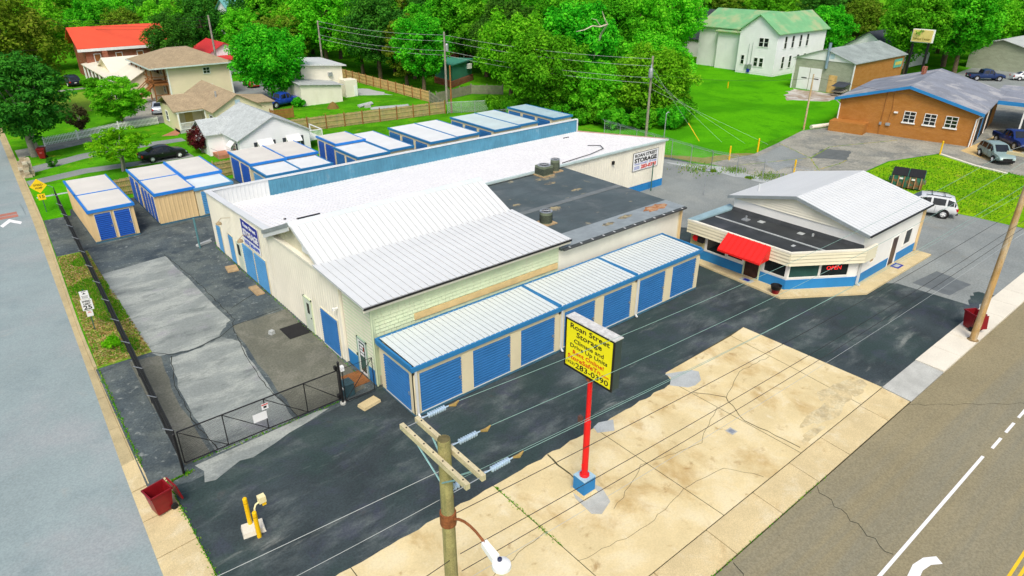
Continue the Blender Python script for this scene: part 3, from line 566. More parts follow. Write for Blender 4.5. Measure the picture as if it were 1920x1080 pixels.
# ---- shingled building with the white gable roof
sb = thing('shingled_building', 'pale green shingle-clad building with white metal gable roof behind the drive-up units', 'building', (0, 3.4, 0))
part('wall', MB().box(.02, 12.2, 3.45, 15.5, 0, 4.62).extr([(3.45, 4.62), (15.5, 4.62), (15.5, 4.7), (11.4, 6.38), (8.2, 5.0), (3.45, 4.75)], 'x', .05, 12.2), 'gable_siding', sb)
sh = MB()                                   # shingle courses on front and left return: lapped rows with broken butts
rows = np.arange(0.6, 4.55, .20); rs = random.Random(5)
for i, z in enumerate(rows):
    x = .0 - (i % 2) * .1
    while x < 12.2:
        wd = rs.uniform(.2, .48); x2 = min(12.2, x + wd); o = rs.uniform(0, .006)
        sh.add([(x + .006, 3.445 - .004, z + .22), (x2 - .006, 3.445 - .004, z + .22), (x2 - .006, 3.395 - o * 2, z), (x + .006, 3.395 - o * 2, z), (x + .006, 3.45, z), (x2 - .006, 3.45, z)], [(3, 2, 1, 0), (4, 5, 2, 3)]); x = x2
    y = 3.42
    while y < 6.4:
        wd = rs.uniform(.2, .48); y2 = min(6.4, y + wd); o = rs.uniform(0, .006)
        if z > .7: sh.add([(-.045, y + .003, z + .19), (-.045, y2 - .003, z + .19), (-.07 - o, y2 - .003, z), (-.07 - o, y + .003, z), (-.03, y + .003, z), (-.03, y2 - .003, z)], [(0, 1, 2, 3), (3, 2, 5, 4)])
        y = y2
part('shingles', sh, 'shingle_siding', sb, kind='stuff')
part('corner_board', MB().box(-.09, .06, 3.36, 3.452, .1, 4.6).box(-.09, -.0, 3.45, 3.54, .1, 4.6), 'shingle_siding', sb)
part('return_wall', MB().box(-.06, .02, 3.45, 6.45, .0, 4.6), 'cream_wall', sb)
part('blue_base', MB().box(-.085, -.062, 3.55, 4.25, 0, .85).box(-.085, -.062, 5.15, 6.4, 0, .85), 'blue_paint', sb)
part('band_board', MB().box(2.3, 12.1, 3.35, 3.41, 3.0, 3.35), mat('band_tan', (.66, .48, .22), .8, grain=.05), sb)
part('conduit', MB().tube([(-.12, 3.3, .1), (-.12, 3.3, 4.6)], .04, 6).box(-.1, .1, 3.1, 3.3, 4.5, 4.62), 'shingle_siding', sb)
dg = part('door', MB().box(-.10, -.04, 4.28, 5.12, .08, 2.1), 'white_trim', sb)
part('pane', MB().box(-.115, -.10, 4.42, 4.98, .25, 1.98), 'teal_glass', dg)
part('door_frame', MB().box(-.13, -.05, 4.2, 4.28, .05, 2.18).box(-.13, -.05, 5.12, 5.2, .05, 2.18).box(-.13, -.05, 4.2, 5.2, 2.1, 2.18), mat('frame_green', (.3, .42, .34), .7), dg)
for k in range(4): part('notice', MB().box(-.12, -.117, 4.5, 4.9, 1.2 + k * .19, 1.33 + k * .19), 'white_plate', dg)
part('notice', MB().box(-.12, -.117, 4.48, 4.6, 1.55, 1.75), 'red_text', dg)
part('knob', MB().box(-.16, -.1, 5.22, 5.28, 1.0, 1.15), 'black_paint', dg)
# ribbed left wall of the building and the personnel and roll doors in it
lw = MB(); ribbed(lw, (-.2, 15.9), (-.2, 6.5), 0, 4.62, (-1, 0), .3, .02); lw.box(-.198, -.05, 6.5, 15.9, 0, 4.62); part('ribbed_wall', lw, 'cream_wall', sb)
part('wall_cap', MB().box(-.3, .12, 8.3, 15.9, 4.62, 4.74).hexa([(-.3, 6.4, 4.5), (.1, 6.4, 4.5), (.1, 8.3, 4.62), (-.3, 8.3, 4.62), (-.3, 6.4, 4.62), (.1, 6.4, 4.62), (.1, 8.3, 4.74), (-.3, 8.3, 4.74)]), 'cream_wall', sb)
roll_door(sb, (-.235, 4.6, .08), -math.pi / 2, 2.0, 2.2, 'blue_door', False, True, .12)
d2 = part('door', MB().box(-.27, -.21, 10.3, 11.2, .05, 2.1), mat('door_pale', (.6, .68, .55), .7, var=.08), sb)
part('pane', MB().box(-.285, -.27, 10.55, 10.85, 1.2, 1.85), 'glass', d2); part('door_frame', MB().box(-.28, -.2, 10.22, 10.3, .02, 2.18).box(-.28, -.2, 11.2, 11.28, .02, 2.18).box(-.28, -.2, 10.22, 11.28, 2.1, 2.18), 'shingle_siding', d2)
part('knob', MB().lathe([(.01, 0), (.04, .02), (.04, .05), (.01, .06)], (-.33, 10.4, 1.0), 8, 'x'), 'black_paint', d2)
part('camera', MB().box(-.42, -.22, 6.75, 6.83, 3.1, 3.18).box(-.5, -.4, 6.72, 6.86, 3.07, 3.2), 'white_plate', sb)
# white standing-seam roof: lower shed, two gable slopes, every sheet a piece
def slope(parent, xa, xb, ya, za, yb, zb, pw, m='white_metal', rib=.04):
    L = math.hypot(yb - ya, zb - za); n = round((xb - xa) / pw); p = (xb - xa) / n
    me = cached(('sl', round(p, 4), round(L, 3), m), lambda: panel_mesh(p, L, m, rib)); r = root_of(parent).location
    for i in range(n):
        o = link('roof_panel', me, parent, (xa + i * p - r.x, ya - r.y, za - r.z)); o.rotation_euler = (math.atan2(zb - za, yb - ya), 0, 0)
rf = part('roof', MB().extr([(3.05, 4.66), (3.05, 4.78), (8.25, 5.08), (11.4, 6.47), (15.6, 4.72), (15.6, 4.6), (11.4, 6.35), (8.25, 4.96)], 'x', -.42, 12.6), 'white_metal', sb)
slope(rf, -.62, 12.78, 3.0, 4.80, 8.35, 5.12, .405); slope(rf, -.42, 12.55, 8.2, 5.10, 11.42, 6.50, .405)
part('lower_deck', MB().hexa([(-.6, 3.02, 4.70), (12.76, 3.02, 4.70), (12.76, 8.3, 5.02), (-.6, 8.3, 5.02), (-.6, 3.02, 4.79), (12.76, 3.02, 4.79), (12.76, 8.3, 5.11), (-.6, 8.3, 5.11)]), 'white_metal', rf)
part('ridge_cap', MB().extr([(11.1, 6.39), (11.4, 6.55), (11.75, 6.42), (11.75, 6.36), (11.4, 6.49), (11.1, 6.33)], 'x', -.46, 12.6), 'grey_roof_panel', rf)
part('gutter', MB().extr([(2.93, 4.68), (2.93, 4.79), (2.95, 4.79), (2.96, 4.7), (3.02, 4.7), (3.02, 4.68)], 'x', -.62, 12.78), 'black_paint', rf)
part('eave_board', MB().box(-.6, 12.76, 3.03, 3.09, 4.52, 4.68), 'cream_wall', rf)
part('rake_trim', MB().hexa([(-.5, 11.4, 6.30), (-.42, 11.4, 6.30), (-.42, 15.75, 4.55), (-.5, 15.75, 4.55), (-.5, 11.4, 6.52), (-.42, 11.4, 6.52), (-.42, 15.75, 4.77), (-.5, 15.75, 4.77)]), 'galvanised', rf)
part('fascia', MB().hexa([(-.46, 11.4, 6.05), (-.4, 11.4, 6.05), (-.4, 15.7, 4.3), (-.46, 15.7, 4.3), (-.46, 11.4, 6.30), (-.4, 11.4, 6.30), (-.4, 15.7, 4.55), (-.46, 15.7, 4.55)]), 'white_metal', rf)
part('vent', MB().box(-.2, -.02, 9.9, 10.5, 5.1, 5.75), 'white_plate', sb)
gs = MB()
for k in range(9):
    z = 4.75 + k * .18; ya = 8.2 + (z - 5.0) / .4375 if z > 5 else 7.7; yb = 15.5 - (z - 4.7) / .41
    gs.box(-.0 - .02, .05, ya + .15, yb - .1, z, z + .165).add([], [])
part('lap_siding', gs, 'gable_siding', sb)
# ---- flat black-roofed building
fb = thing('flat_roofed_building', 'cream stucco building with stained black flat roof behind the drive-up units', 'building', (12.3, 3.4, 0))
part('wall', MB().box(12.22, 23.5, 3.45, 15.55, 0, 4.12), 'cream_wall', fb)
fr_ = part('roof', MB().hexa([(12.21, 3.2, 4.12), (23.7, 3.2, 4.12), (24.1, 15.58, 4.0), (12.21, 15.58, 4.0), (12.21, 3.2, 4.26), (23.7, 3.2, 4.26), (24.1, 15.58, 4.15), (12.21, 15.58, 4.15)]), 'black_roof', fb)
part('front_strip', MB().hexa([(12.21, 3.22, 4.262), (23.68, 3.22, 4.262), (23.7, 4.9, 4.246), (12.21, 4.9, 4.246), (12.21, 3.22, 4.285), (23.68, 3.22, 4.285), (23.7, 4.9, 4.27), (12.21, 4.9, 4.27)]), 'flashing', fr_)
part('seam', MB().hexa([(12.22, 9.0, 4.2), (23.85, 9.0, 4.2), (23.85, 9.5, 4.2), (12.22, 9.5, 4.2), (12.22, 9.0, 4.235), (23.85, 9.0, 4.235), (23.85, 9.5, 4.225), (12.22, 9.5, 4.225)]), mat('roof_seam', (.16, .18, .18), .7, grain=.1), fr_)
for k in range(6):
    yy = 5.4 + k * 1.75; zz = 4.26 - (yy - 3.2) * .0089
    part('lap', MB().box(12.25, 23.75, yy, yy + .05, zz - .02, zz + .006), 'black_roof', fr_)
def blot(cx, cy, rx, ry, z, m, n=16, s=0): return MB().prism([(cx + rx * (1 + .3 * math.sin(i * 2.7 + s)) * math.cos(2 * math.pi * i / n), cy + ry * (1 + .3 * math.cos(i * 3.9 + s)) * math.sin(2 * math.pi * i / n)) for i in range(n)], z - .004, z)
for i, (cx, cy, rx, ry) in enumerate([(21.9, 4.3, 1.1, .42), (19.0, 4.4, .6, .22), (21.0, 14.2, 1.0, .35), (16.7, 8.6, .5, .35), (20.7, 10.6, .5, .2), (15.2, 10.8, .3, .2), (17.2, 4.2, .5, .2), (20.3, 13.0, .5, .25)]):
    zz = 4.289 if cy < 4.9 else 4.262 - (cy - 3.2) * .0089 + .004
    part('ponding_stain', blot(cx, cy, rx, ry, zz, 'rust', s=i), 'rust' if i in (0,) else mat('silt', (.34, .29, .17), .9, var=.3, scale=3, grain=.2, layers=(((.08, .09, .09), .9, 2.5, .42, .6),)), fr_)
part('gutter', MB().box(12.3, 23.72, 3.05, 3.2, 4.12, 4.24), mat('gutter_dark', (.06, .065, .065), .5), fb)
for k in range(12): part('gutter_strap', MB().box(12.75 + k * .95, 12.83 + k * .95, 3.04, 3.21, 4.241, 4.255), 'white_metal', fb)
part('downspout', MB().box(23.5, 23.62, 3.3, 3.42, .1, 4.1), 'tan_metal', fb); part('corner_trim', MB().box(23.42, 23.56, 3.42, 3.5, 0, 4.1), 'beige_metal', fb)
# ---- long metal warehouse behind
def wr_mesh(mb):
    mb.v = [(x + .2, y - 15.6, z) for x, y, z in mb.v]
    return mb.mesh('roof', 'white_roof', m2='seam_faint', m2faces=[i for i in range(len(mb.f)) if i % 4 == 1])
wh = thing('warehouse', 'long metal warehouse with white roof and faded blue rear parapet', 'building', (-.2, 15.6, 0))
mb = MB(); ribbed(mb, (-.2, 27.25), (-.2, 15.92), 0, lambda p: 4.24 + (27.2 - p[1]) * .038, (-1, 0), .3, .025); part('left_wall', mb, 'cream_wall', wh)
mb = MB(); ribbed(mb, (12.3, 15.62), (37.1, 15.62), .7, 4.32, (0, -1), .3, .025); part('front_wall', mb, 'cream_wall', wh)
mb = MB(); ribbed(mb, (24.1, 15.6), (37.1, 15.6), 0, .7, (0, -1), .3, .03); part('blue_base', mb, 'blue_paint', wh)
part('core', MB().hexa([(-.12, 15.75, 0), (37.0, 15.75, 0), (37.0, 27.2, 0), (-.12, 27.2, 0), (-.12, 15.75, 4.2), (37.0, 15.75, 4.2), (37.0, 27.2, 2.75), (-.12, 27.2, 2.75)]), 'cream_wall', wh)
wr = MB(); n = 122                                   # roof sheet with its low ribs, one folded surface
pts = []
for i in range(n):
    x = -.1 + i * 37.3 / n; pts += [(x, 0), (x + .2, 0), (x + .235, .028), (x + .27, .028)]
pts.append((37.2, 0)); b = len(pts)
wr.add([(x, 15.55, 4.38 + z) for x, z in pts] + [(x, 27.25, 2.95 + z) for x, z in pts], [(i, i + 1, b + i + 1, b + i) for i in range(b - 1)]); link('roof', wr_mesh(wr), wh)
part('eave_trim', MB().box(12.6, 37.25, 15.42, 15.58, 4.26, 4.42), mat('trim_aqua', (.5, .62, .6), .5, var=.1), wh); part('rake_trim', MB().hexa([(37.1, 15.45, 4.2), (37.25, 15.45, 4.2), (37.25, 27.3, 2.8), (37.1, 27.3, 2.8), (37.1, 15.45, 4.44), (37.25, 15.45, 4.44), (37.25, 27.3, 3.04), (37.1, 27.3, 3.04)]), mat('trim_rust', (.5, .3, .22), .7, var=.3), wh)
mb = MB(); ribbed(mb, (4.35, 27.2), (37.1, 27.2), 2.9, 4.2, (0, -1), .3, .03); part('parapet', mb, 'parapet_blue', wh)
mb = MB(); ribbed(mb, (-.2, 27.2), (4.35, 27.2), 2.9, 4.2, (0, -1), .3, .03); part('parapet', mb, 'white_metal', wh)
part('rear_wall', MB().box(-.2, 37.1, 27.24, 27.34, 0, 4.2), 'cream_wall', wh)
part('parapet_cap', MB().box(-.3, 37.2, 27.12, 27.42, 4.2, 4.28).hexa([(-.32, 15.9, 4.66), (.12, 15.9, 4.66), (.12, 27.12, 4.2), (-.32, 27.12, 4.2), (-.32, 15.9, 4.75), (.12, 15.9, 4.75), (.12, 27.12, 4.28), (-.32, 27.12, 4.28)]), 'white_metal', wh)
part('inner_parapet', MB().hexa([(.0, 15.95, 4.3), (.06, 15.95, 4.3), (.06, 27.1, 2.9), (.0, 27.1, 2.9), (.0, 15.95, 4.66), (.06, 15.95, 4.66), (.06, 27.1, 4.2), (.0, 27.1, 4.2)]), 'white_metal', wh)
part('end_trim', MB().box(37.08, 37.2, 27.1, 27.2, 2.9, 4.2), 'white_metal', wh)
for yy, w_ in ((25.75, .95), (23.2, .95)): roll_door(wh, (-.04, yy - 15.6, .05), -math.pi / 2, w_, 2.05, 'faded_blue_door', False, False)
for yy in (19.85, 17.7): roll_door(wh, (-.045, yy - 15.6, .05), -math.pi / 2, 1.95, 2.3, 'faded_blue_door', False, False)
d3 = part('door', MB().box(-.27, -.21, 21.25, 22.15, .05, 2.1), mat('door_pale', (.6, .68, .55)), wh); part('pane', MB().box(-.285, -.27, 21.5, 21.95, 1.1, 1.9), 'glass', d3)
part('roof_pipe', MB().tube([(24.2, 15.8, 4.42), (28, 16.3, 4.40), (30.5, 17.2, 4.28), (31.6, 18.6, 4.1), (31.0, 19.6, 3.98)], .035, 5), 'black_paint', wh)
part('roof_debris', MB().box(2.6, 4.2, 17.9, 18.0, 4.12, 4.18).box(3.2, 3.5, 17.2, 17.3, 4.2, 4.26).box(2.0, 2.15, 18.6, 18.7, 4.04, 4.1).box(33.3, 34.0, 25.1, 25.2, 3.2, 3.28), 'black_paint', wh)
part('flood_light', MB().box(29.9, 30.1, 15.4, 15.56, 3.3, 3.6), 'black_paint', wh)
for yy in (22.6, 18.6):
    part('gooseneck_lamp', MB().tube([(-.2, yy, 3.55), (-.75, yy + .1, 3.62), (-.95, yy + .1, 3.45)], .02, 5).lathe([(.2, -.2), (.17, -.08), (.06, 0), (.03, .05)], (-.95, yy + .1, 3.42), 10), mat('lamp_tan', (.36, .28, .16), .6), wh)
# ---- wall signs
def plate(name, label, loc, rz, w_, h, m, border=None):
    t = thing(name, label, 'sign', loc, rz); part('panel', MB().box(-w_ / 2, w_ / 2, -.03, 0, 0, h), m, t, world=False)
    if border: part('border', MB().box(-w_ / 2 - .03, w_ / 2 + .03, -.035, 0, -.03, 0).box(-w_ / 2 - .03, w_ / 2 + .03, -.035, 0, h, h + .03).box(-w_ / 2 - .03, -w_ / 2, -.035, 0, 0, h).box(w_ / 2, w_ / 2 + .03, -.035, 0, 0, h), border, t, world=False)
    return t
UP = (math.pi / 2, 0, 0)
s1 = plate('wall_sign', 'white ROAN STREET STORAGE sign with red phone number on the warehouse wall', (34.4, 15.585, 2.12), 0, 3.4, 1.62, 'white_plate', 'black_text')
text('ROAN STREET', .40, 'black_text', s1, (0, -.035, 1.22), UP, 3.0, bold=.012); text('STORAGE', .52, 'black_text', s1, (0, -.035, .74), UP, 3.05, bold=.022)
text('Climate Controlled   Self Storage', .2, 'blue_text', s1, (0, -.035, .54), UP, 3.0); text('283-0390', .46, 'red_text', s1, (.45, -.035, .12), UP, 2.1, bold=.018)
for z_ in (.14, .24, .34): part('small_print', MB().box(-1.5, -.8, -.036, -.031, z_, z_ + .04), 'blue_text', s1, world=False)
s2 = plate('wall_sign', 'dark blue and white STORAGE sign above two blue doors on the left wall', (-.24, 18.75, 2.5), -math.pi / 2, 2.9, 1.75, 'white_plate')
part('blue_field', MB().box(-1.45, 1.45, -.036, -.031, .5, 1.75), 'sign_blue', s2, world=False)
text('Roan Street', .36, 'white_plate', s2, (0, -.04, 1.33), UP, 2.2, bold=.01); text('STORAGE', .62, 'white_plate', s2, (0, -.04, .68), UP, 2.6, bold=.025); text('(423) 283-0390', .34, 'blue_text', s2, (0, -.04, .12), UP, 2.6, bold=.012)
# ---- air conditioners on the roofs
def ac(label, x, y, z, r=.42, h=.75, square=False):
    t = thing('air_conditioner', label, 'air conditioner', (x, y, z), group='air conditioners on the storage roofs')
    part('pad', MB().box(-r - .12, r + .12, -r - .12, r + .12, 0, .08), 'stain_wood', t, world=False)
    c = MB(); n = 20
    if square: c.box(-r, r, -r, r, .08, h)
    else: c.lathe([(r, .08), (r, h - .02), (r * .95, h)], (0, 0, 0), n)
    part('casing', c, 'ac_green', t, world=False)
    f = MB()
    for k in range(9): f.lathe([(r * 1.0 + .012, .16 + k * (h - .3) / 9), (r * 1.0 + .012, .18 + k * (h - .3) / 9)], (0, 0, 0), n) if not square else f.box(-r - .01, r + .01, -r - .01, r + .01, .16 + k * (h - .3) / 9, .18 + k * (h - .3) / 9)
    part('fins', f, 'dark_void', t, world=False)
    part('top_ring', MB().lathe([(r * 1.02, h), (r * 1.02, h + .05), (r * .82, h + .06), (r * .8, h + .0)], (0, 0, 0), n), 'galvanised', t, world=False)
    part('fan_well', MB().lathe([(r * .78, h - .0), (r * .78, h + .03), (.05, h + .035)], (0, 0, 0), n), 'dark_void', t, world=False)
    g = MB()
    for k in range(4): a = k * math.pi / 4; g.tube([(-r * .8 * math.cos(a), -r * .8 * math.sin(a), h + .055), (r * .8 * math.cos(a), r * .8 * math.sin(a), h + .055)], .012, 4)
    part('guard', g, 'galvanised', t, world=False); part('pipe', MB().tube([(r, .1, .3), (r + .3, .3, .3), (r + .35, .5, .08)], .03, 5), 'black_paint', t, world=False)
ac('squat air conditioner beside a taller one at the warehouse roof edge', 21.4, 14.9, 4.16, .5, .78, True); ac('tall round air conditioner at the warehouse roof edge, right of the squat one', 22.8, 15.15, 4.15, .36, .95)
ac('air conditioner peeking over the ridge of the white gable roof', 14.1, 13.6, 4.17, .46, .8); ac('round air conditioner on the black roof next to the lower white roof edge', 14.35, 6.9, 4.22, .4, .8)
# ================================================================== OFFICE
of = thing('office', 'white office with blue base, low gable roof and dark flat front roof', 'building', (25.4, -3.8, 0))
F0, F1, F2 = (25.4, 3.6), (25.45, -3.82), (29.4, -6.4)
part('walk', MB().prism([(24.7, 3.6), (24.25, -4.3), (29.1, -7.5), (38.9, -7.55), (38.9, -6.3), (29.4, -6.3), (25.5, -3.7), (25.5, 3.6)], 0, .12), 'walk_concrete', of)
part('wall', MB().prism([(25.4, 3.6), (25.45, -3.82), (29.4, -6.4), (38.5, -6.4), (38.5, 3.1), (30, 3.1), (29.9, 3.6)], .1, 2.74).extr([(-6.4, 2.74), (3.1, 2.74), (3.1, 3.72), (-1.6, 4.86), (-6.4, 3.72)], 'x', 29.5, 38.5), 'white_wall', of)
def band(p0, p1, z0, z1, d):
    L = math.dist(p0, p1); ux, uy = (p1[0] - p0[0]) / L, (p1[1] - p0[1]) / L; nx, ny = uy, -ux
    if (nx + ny) > 0 and True: nx, ny = -nx, -ny
    return lambda mb, a=0., b=1., z0=z0, z1=z1, d0=0., d=d: mb.hexa([(p0[0] + ux * L * t + nx * q, p0[1] + uy * L * t + ny * q, z) for z in (z0, z1) for t, q in ((a, d0), (a, d), (b, d), (b, d0))])
bL, bA, bS = band(F0, F1, .12, .79, .02), band(F1, F2, .12, .79, .02), band(F2, (38.5, -6.4), .12, .79, .02)
mb = MB(); bL(mb, 0, .585); bL(mb, .755, 1.0); bA(mb); bS(mb, 0, .53); bS(mb, .655, 1.0); part('blue_base', mb, 'blue_paint', of)
wall2 = MB(); bL(wall2, 0, .16, .79, 1.95, .0, .012); part('end_panel', wall2, mat('olive_wall', (.55, .50, .25), .8, var=.1), of)
def win(fn, a, b, z0, z1, m='glass', frame='white_wall', ew=.02):
    mb = MB(); fn(mb, a, b, z0, z1, .0, .012); w_ = part('window', mb, m, of); f = MB()
    fn(f, a - ew, a, z0 - .08, z1 + .06, 0, .045); fn(f, b, b + ew, z0 - .08, z1 + .06, 0, .045); fn(f, a, b, z0 - .08, z0, 0, .05); fn(f, a, b, z1, z1 + .06, 0, .045); part('frame', f, frame, w_); return w_
win(bL, .19, .39, .95, 1.9); win(bL, .42, .57, 1.05, 1.9); wd = win(bL, .79, .985, .98, 1.92)
win(bA, .03, .445, .98, 1.92, 'teal_glass'); wo = win(bA, .475, .865, .98, 1.92)
sg = thing('open_sign', 'red neon OPEN sign in the office corner window', 'sign', (28.0, -5.5, 1.5)); ang = math.atan2(F2[1] - F1[1], F2[0] - F1[0])
q = ((F1[0] + (F2[0] - F1[0]) * .66), (F1[1] + (F2[1] - F1[1]) * .66)); sg.location = (q[0] - .0, q[1], 1.42)
sg.location = (q[0] + .02 * math.sin(ang), q[1] - .02 * math.cos(ang), 1.4); sg.rotation_euler = (0, 0, ang)
text('OPEN', .36, 'neon', sg, (0, -.01, 0), UP, 1.0, bold=.002)
mb = MB(); bL(mb, .6, .74, .14, 1.92, 0, .015); fd = part('door', mb, mat('dark_door', (.05, .02, .015), .3, var=.4, scale=3), of)
mb = MB(); bL(mb, .585, .6, .12, 2.0, 0, .04); bL(mb, .74, .755, .12, 2.0, 0, .04); bL(mb, .6, .74, 1.92, 2.0, 0, .04); part('door_frame', mb, 'shingle_siding', fd)
sd_ = part('door', MB().box(34.25, 35.1, -6.42, -6.40, .14, 2.2), mat('dark_door', (.05, .02, .015)), of); part('door_frame', MB().box(34.15, 34.25, -6.44, -6.4, .12, 2.3).box(35.1, 35.35, -6.44, -6.4, .12, 2.3).box(34.25, 35.1, -6.44, -6.4, 2.2, 2.3), 'white_wall', sd_)
for x0, x1, z0, z1, m in ((36.2, 37.2, 1.2, 2.25, 'glass'), (31.1, 31.6, 1.3, 2.05, 'stain_wood')):
    w_ = part('window', MB().box(x0, x1, -6.42, -6.40, z0, z1), m, of); part('frame', MB().box(x0 - .06, x0, -6.45, -6.4, z0 - .06, z1 + .06).box(x1, x1 + .06, -6.45, -6.4, z0 - .06, z1 + .06).box(x0, x1, -6.45, -6.4, z1, z1 + .06).box(x0 - .1, x1 + .1, -6.47, -6.4, z0 - .12, z0), 'white_wall', w_)
# lapped fascia boards, each board a piece
G = [(25.05, 3.75), (25.08, -4.02), (29.3, -6.78), (30.75, -6.78)]
for i in range(3):
    fnb = band(G[i], G[i + 1], 0, 0, 0)
    for k in range(4):
        z0 = 1.95 + k * .225; mb = MB(); p0, p1 = G[i], G[i + 1]; L = math.dist(p0, p1); ux, uy = (p1[0] - p0[0]) / L, (p1[1] - p0[1]) / L; nx, ny = uy, -ux
        if nx + ny > 0: nx, ny = -nx, -ny
        e = .065
        mb.hexa([(p0[0] + nx * e, p0[1] + ny * e, z0), (p1[0] + nx * e, p1[1] + ny * e, z0), (p1[0] - nx * .08, p1[1] - ny * .08, z0), (p0[0] - nx * .08, p0[1] - ny * .08, z0), (p0[0] + nx * .006, p0[1] + ny * .006, z0 + .215), (p1[0] + nx * .006, p1[1] + ny * .006, z0 + .215), (p1[0] - nx * .08, p1[1] - ny * .08, z0 + .215), (p0[0] - nx * .08, p0[1] - ny * .08, z0 + .215)])
        part('fascia_board', mb, mat('fascia_cream', (.70, .66, .48), .75, var=.06, scale=.6, grain=.03), of)
part('soffit', MB().prism([(25.15, 3.7), (25.18, -3.96), (29.35, -6.66), (30.7, -6.66), (30.7, -6.45), (29.5, -6.3), (25.5, -3.7), (25.5, 3.7)], 1.93, 1.97), 'cream_wall', of)
part('flat_roof', MB().prism([(25.1, 3.7), (25.13, -3.98), (29.33, -6.7), (29.52, -6.5), (29.52, 3.1), (29.9, 3.7)], 2.6, 2.76), 'office_flat_roof', of)
part('roof_edge', MB().prism([(25.0, 3.8), (25.03, -4.05), (25.2, -3.96), (25.2, 3.62)], 2.76, 2.87).prism([(25.03, -4.05), (29.28, -6.84), (30.75, -6.84), (30.75, -6.66), (29.36, -6.66), (25.2, -3.96)], 2.76, 2.87), 'cream_wall', of)
part('edge_flashing', MB().prism([(25.0, 3.8), (25.2, 3.2), (29.6, 3.05), (30.1, 3.8)], 2.77, 2.885), mat('flash_blue', (.28, .42, .46), .6, var=.2), of)
part('upstand', MB().hexa([(29.3, -6.6, 2.76), (29.5, -6.4, 2.76), (29.5, 3.1, 2.76), (29.2, 3.1, 2.76), (29.44, -6.5, 2.98), (29.498, -6.38, 2.98), (29.498, 3.1, 2.98), (29.42, 3.1, 2.98)]), 'office_flat_roof', of)
part('roof_rib', MB().box(27.15, 27.27, -5.2, 3.0, 2.76, 2.81), 'pale_patch', of)
part('roof_vent', MB().box(28.0, 28.45, 1.0, 1.45, 2.76, 2.83).tube([(28.2, 1.2, 2.8), (28.2, 1.2, 3.1)], .06, 8), 'galvanised', of)
for b_ in ((28.5, 28.9, .1, .5, 2.8), (28.6, 29.0, -2.8, -2.4, 2.79), (26.3, 26.6, -3.5, -3.3, 2.79), (28.9, 29.0, -3.4, -3.3, 2.95)): part('roof_scrap', MB().box(b_[0], b_[1], b_[2], b_[3], 2.76, b_[4]), 'pale_patch', of)
for k in range(7):
    z0 = 3.62 + k * .17; yh = 4.75 * (1 - max(0, z0 + .17 - 3.72) / 1.14)
    part('gable_board', MB().hexa([(29.42, -1.6 - yh, z0), (29.5, -1.6 - yh, z0), (29.5, -1.6 + yh, z0), (29.42, -1.6 + yh, z0), (29.475, -1.6 - yh, z0 + .165), (29.5, -1.6 - yh, z0 + .165), (29.5, -1.6 + yh, z0 + .165), (29.475, -1.6 + yh, z0 + .165)]), 'cream_wall', of)
gr = part('gable_roof', MB().extr([(-6.75, 3.66), (-6.75, 3.76), (-1.6, 4.98), (3.45, 3.78), (3.45, 3.68), (-1.6, 4.88)], 'x', 29.2, 38.75), 'white_metal', of)
for (ya, za, yb, zb) in ((-6.8, 3.765, -1.6, 4.99), (3.5, 3.78, -1.6, 4.99)):
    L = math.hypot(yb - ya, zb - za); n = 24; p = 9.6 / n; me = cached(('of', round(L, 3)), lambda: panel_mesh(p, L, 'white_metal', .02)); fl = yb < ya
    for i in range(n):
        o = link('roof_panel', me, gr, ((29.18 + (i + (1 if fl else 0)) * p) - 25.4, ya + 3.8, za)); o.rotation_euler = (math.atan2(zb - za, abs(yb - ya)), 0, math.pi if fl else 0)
part('rake_trim', MB().hexa([(29.12, -6.8, 3.6), (29.2, -6.8, 3.6), (29.2, -1.6, 4.82), (29.12, -1.6, 4.82), (29.12, -6.8, 3.8), (29.2, -6.8, 3.8), (29.2, -1.6, 5.03), (29.12, -1.6, 5.03)]).hexa([(29.12, -1.6, 4.82), (29.2, -1.6, 4.82), (29.2, 3.5, 3.6), (29.12, 3.5, 3.6), (29.12, -1.6, 5.03), (29.2, -1.6, 5.03), (29.2, 3.5, 3.81), (29.12, 3.5, 3.81)]), 'flashing', gr)
part('gutter', MB().box(29.2, 38.75, -6.88, -6.8, 3.66, 3.76), 'black_paint', gr)
part('downspout', MB().box(38.45, 38.6, -6.55, -6.42, .2, 3.65), 'tan_metal', of); part('downspout', MB().box(29.62, 29.74, -6.56, -6.44, .22, 1.95).box(29.62, 29.74, -6.72, -6.5, .14, .26), 'white_metal', of)
part('vent_pipe', MB().tube([(31.0, 2.2, 3.9), (31.0, 2.2, 4.6)], .06, 8), 'white_metal', of)
aw = thing('awning', 'red ribbed metal awning over the office door', 'awning', (25.0, -1.1, 1.9))
y0, y1 = .48, -2.68; n = 8
for k in range(n):
    ya = y0 + (y1 - y0) * k / n; yb = y0 + (y1 - y0) * (k + 1) / n
    part('awning_panel', MB().hexa([(24.0, yb + .01, 1.93), (25.0, yb + .01, 2.80), (25.0, ya - .01, 2.80), (24.0, ya - .01, 1.93), (23.98, yb + .01, 1.97), (25.0, yb + .01, 2.85), (25.0, ya - .01, 2.85), (23.98, ya - .01, 1.97)]).hexa([(24.0, ya - .035, 1.95), (25.0, ya - .035, 2.84), (25.0, ya - .005, 2.84), (24.0, ya - .005, 1.95), (23.97, ya - .035, 2.02), (24.98, ya - .035, 2.9), (24.98, ya - .005, 2.9), (23.97, ya - .005, 2.02)]), 'red_awning', aw)
for ye in (y0, y1): part('side_panel', MB().add([(24.0, ye, 1.9), (25.0, ye, 1.95), (25.0, ye, 2.82), (24.0, ye - .02, 1.9), (25.0, ye - .02, 1.95), (25.0, ye - .02, 2.82)], [(0, 1, 2), (5, 4, 3), (0, 3, 4, 1), (1, 4, 5, 2), (2, 5, 3, 0)]), 'red_awning', aw)
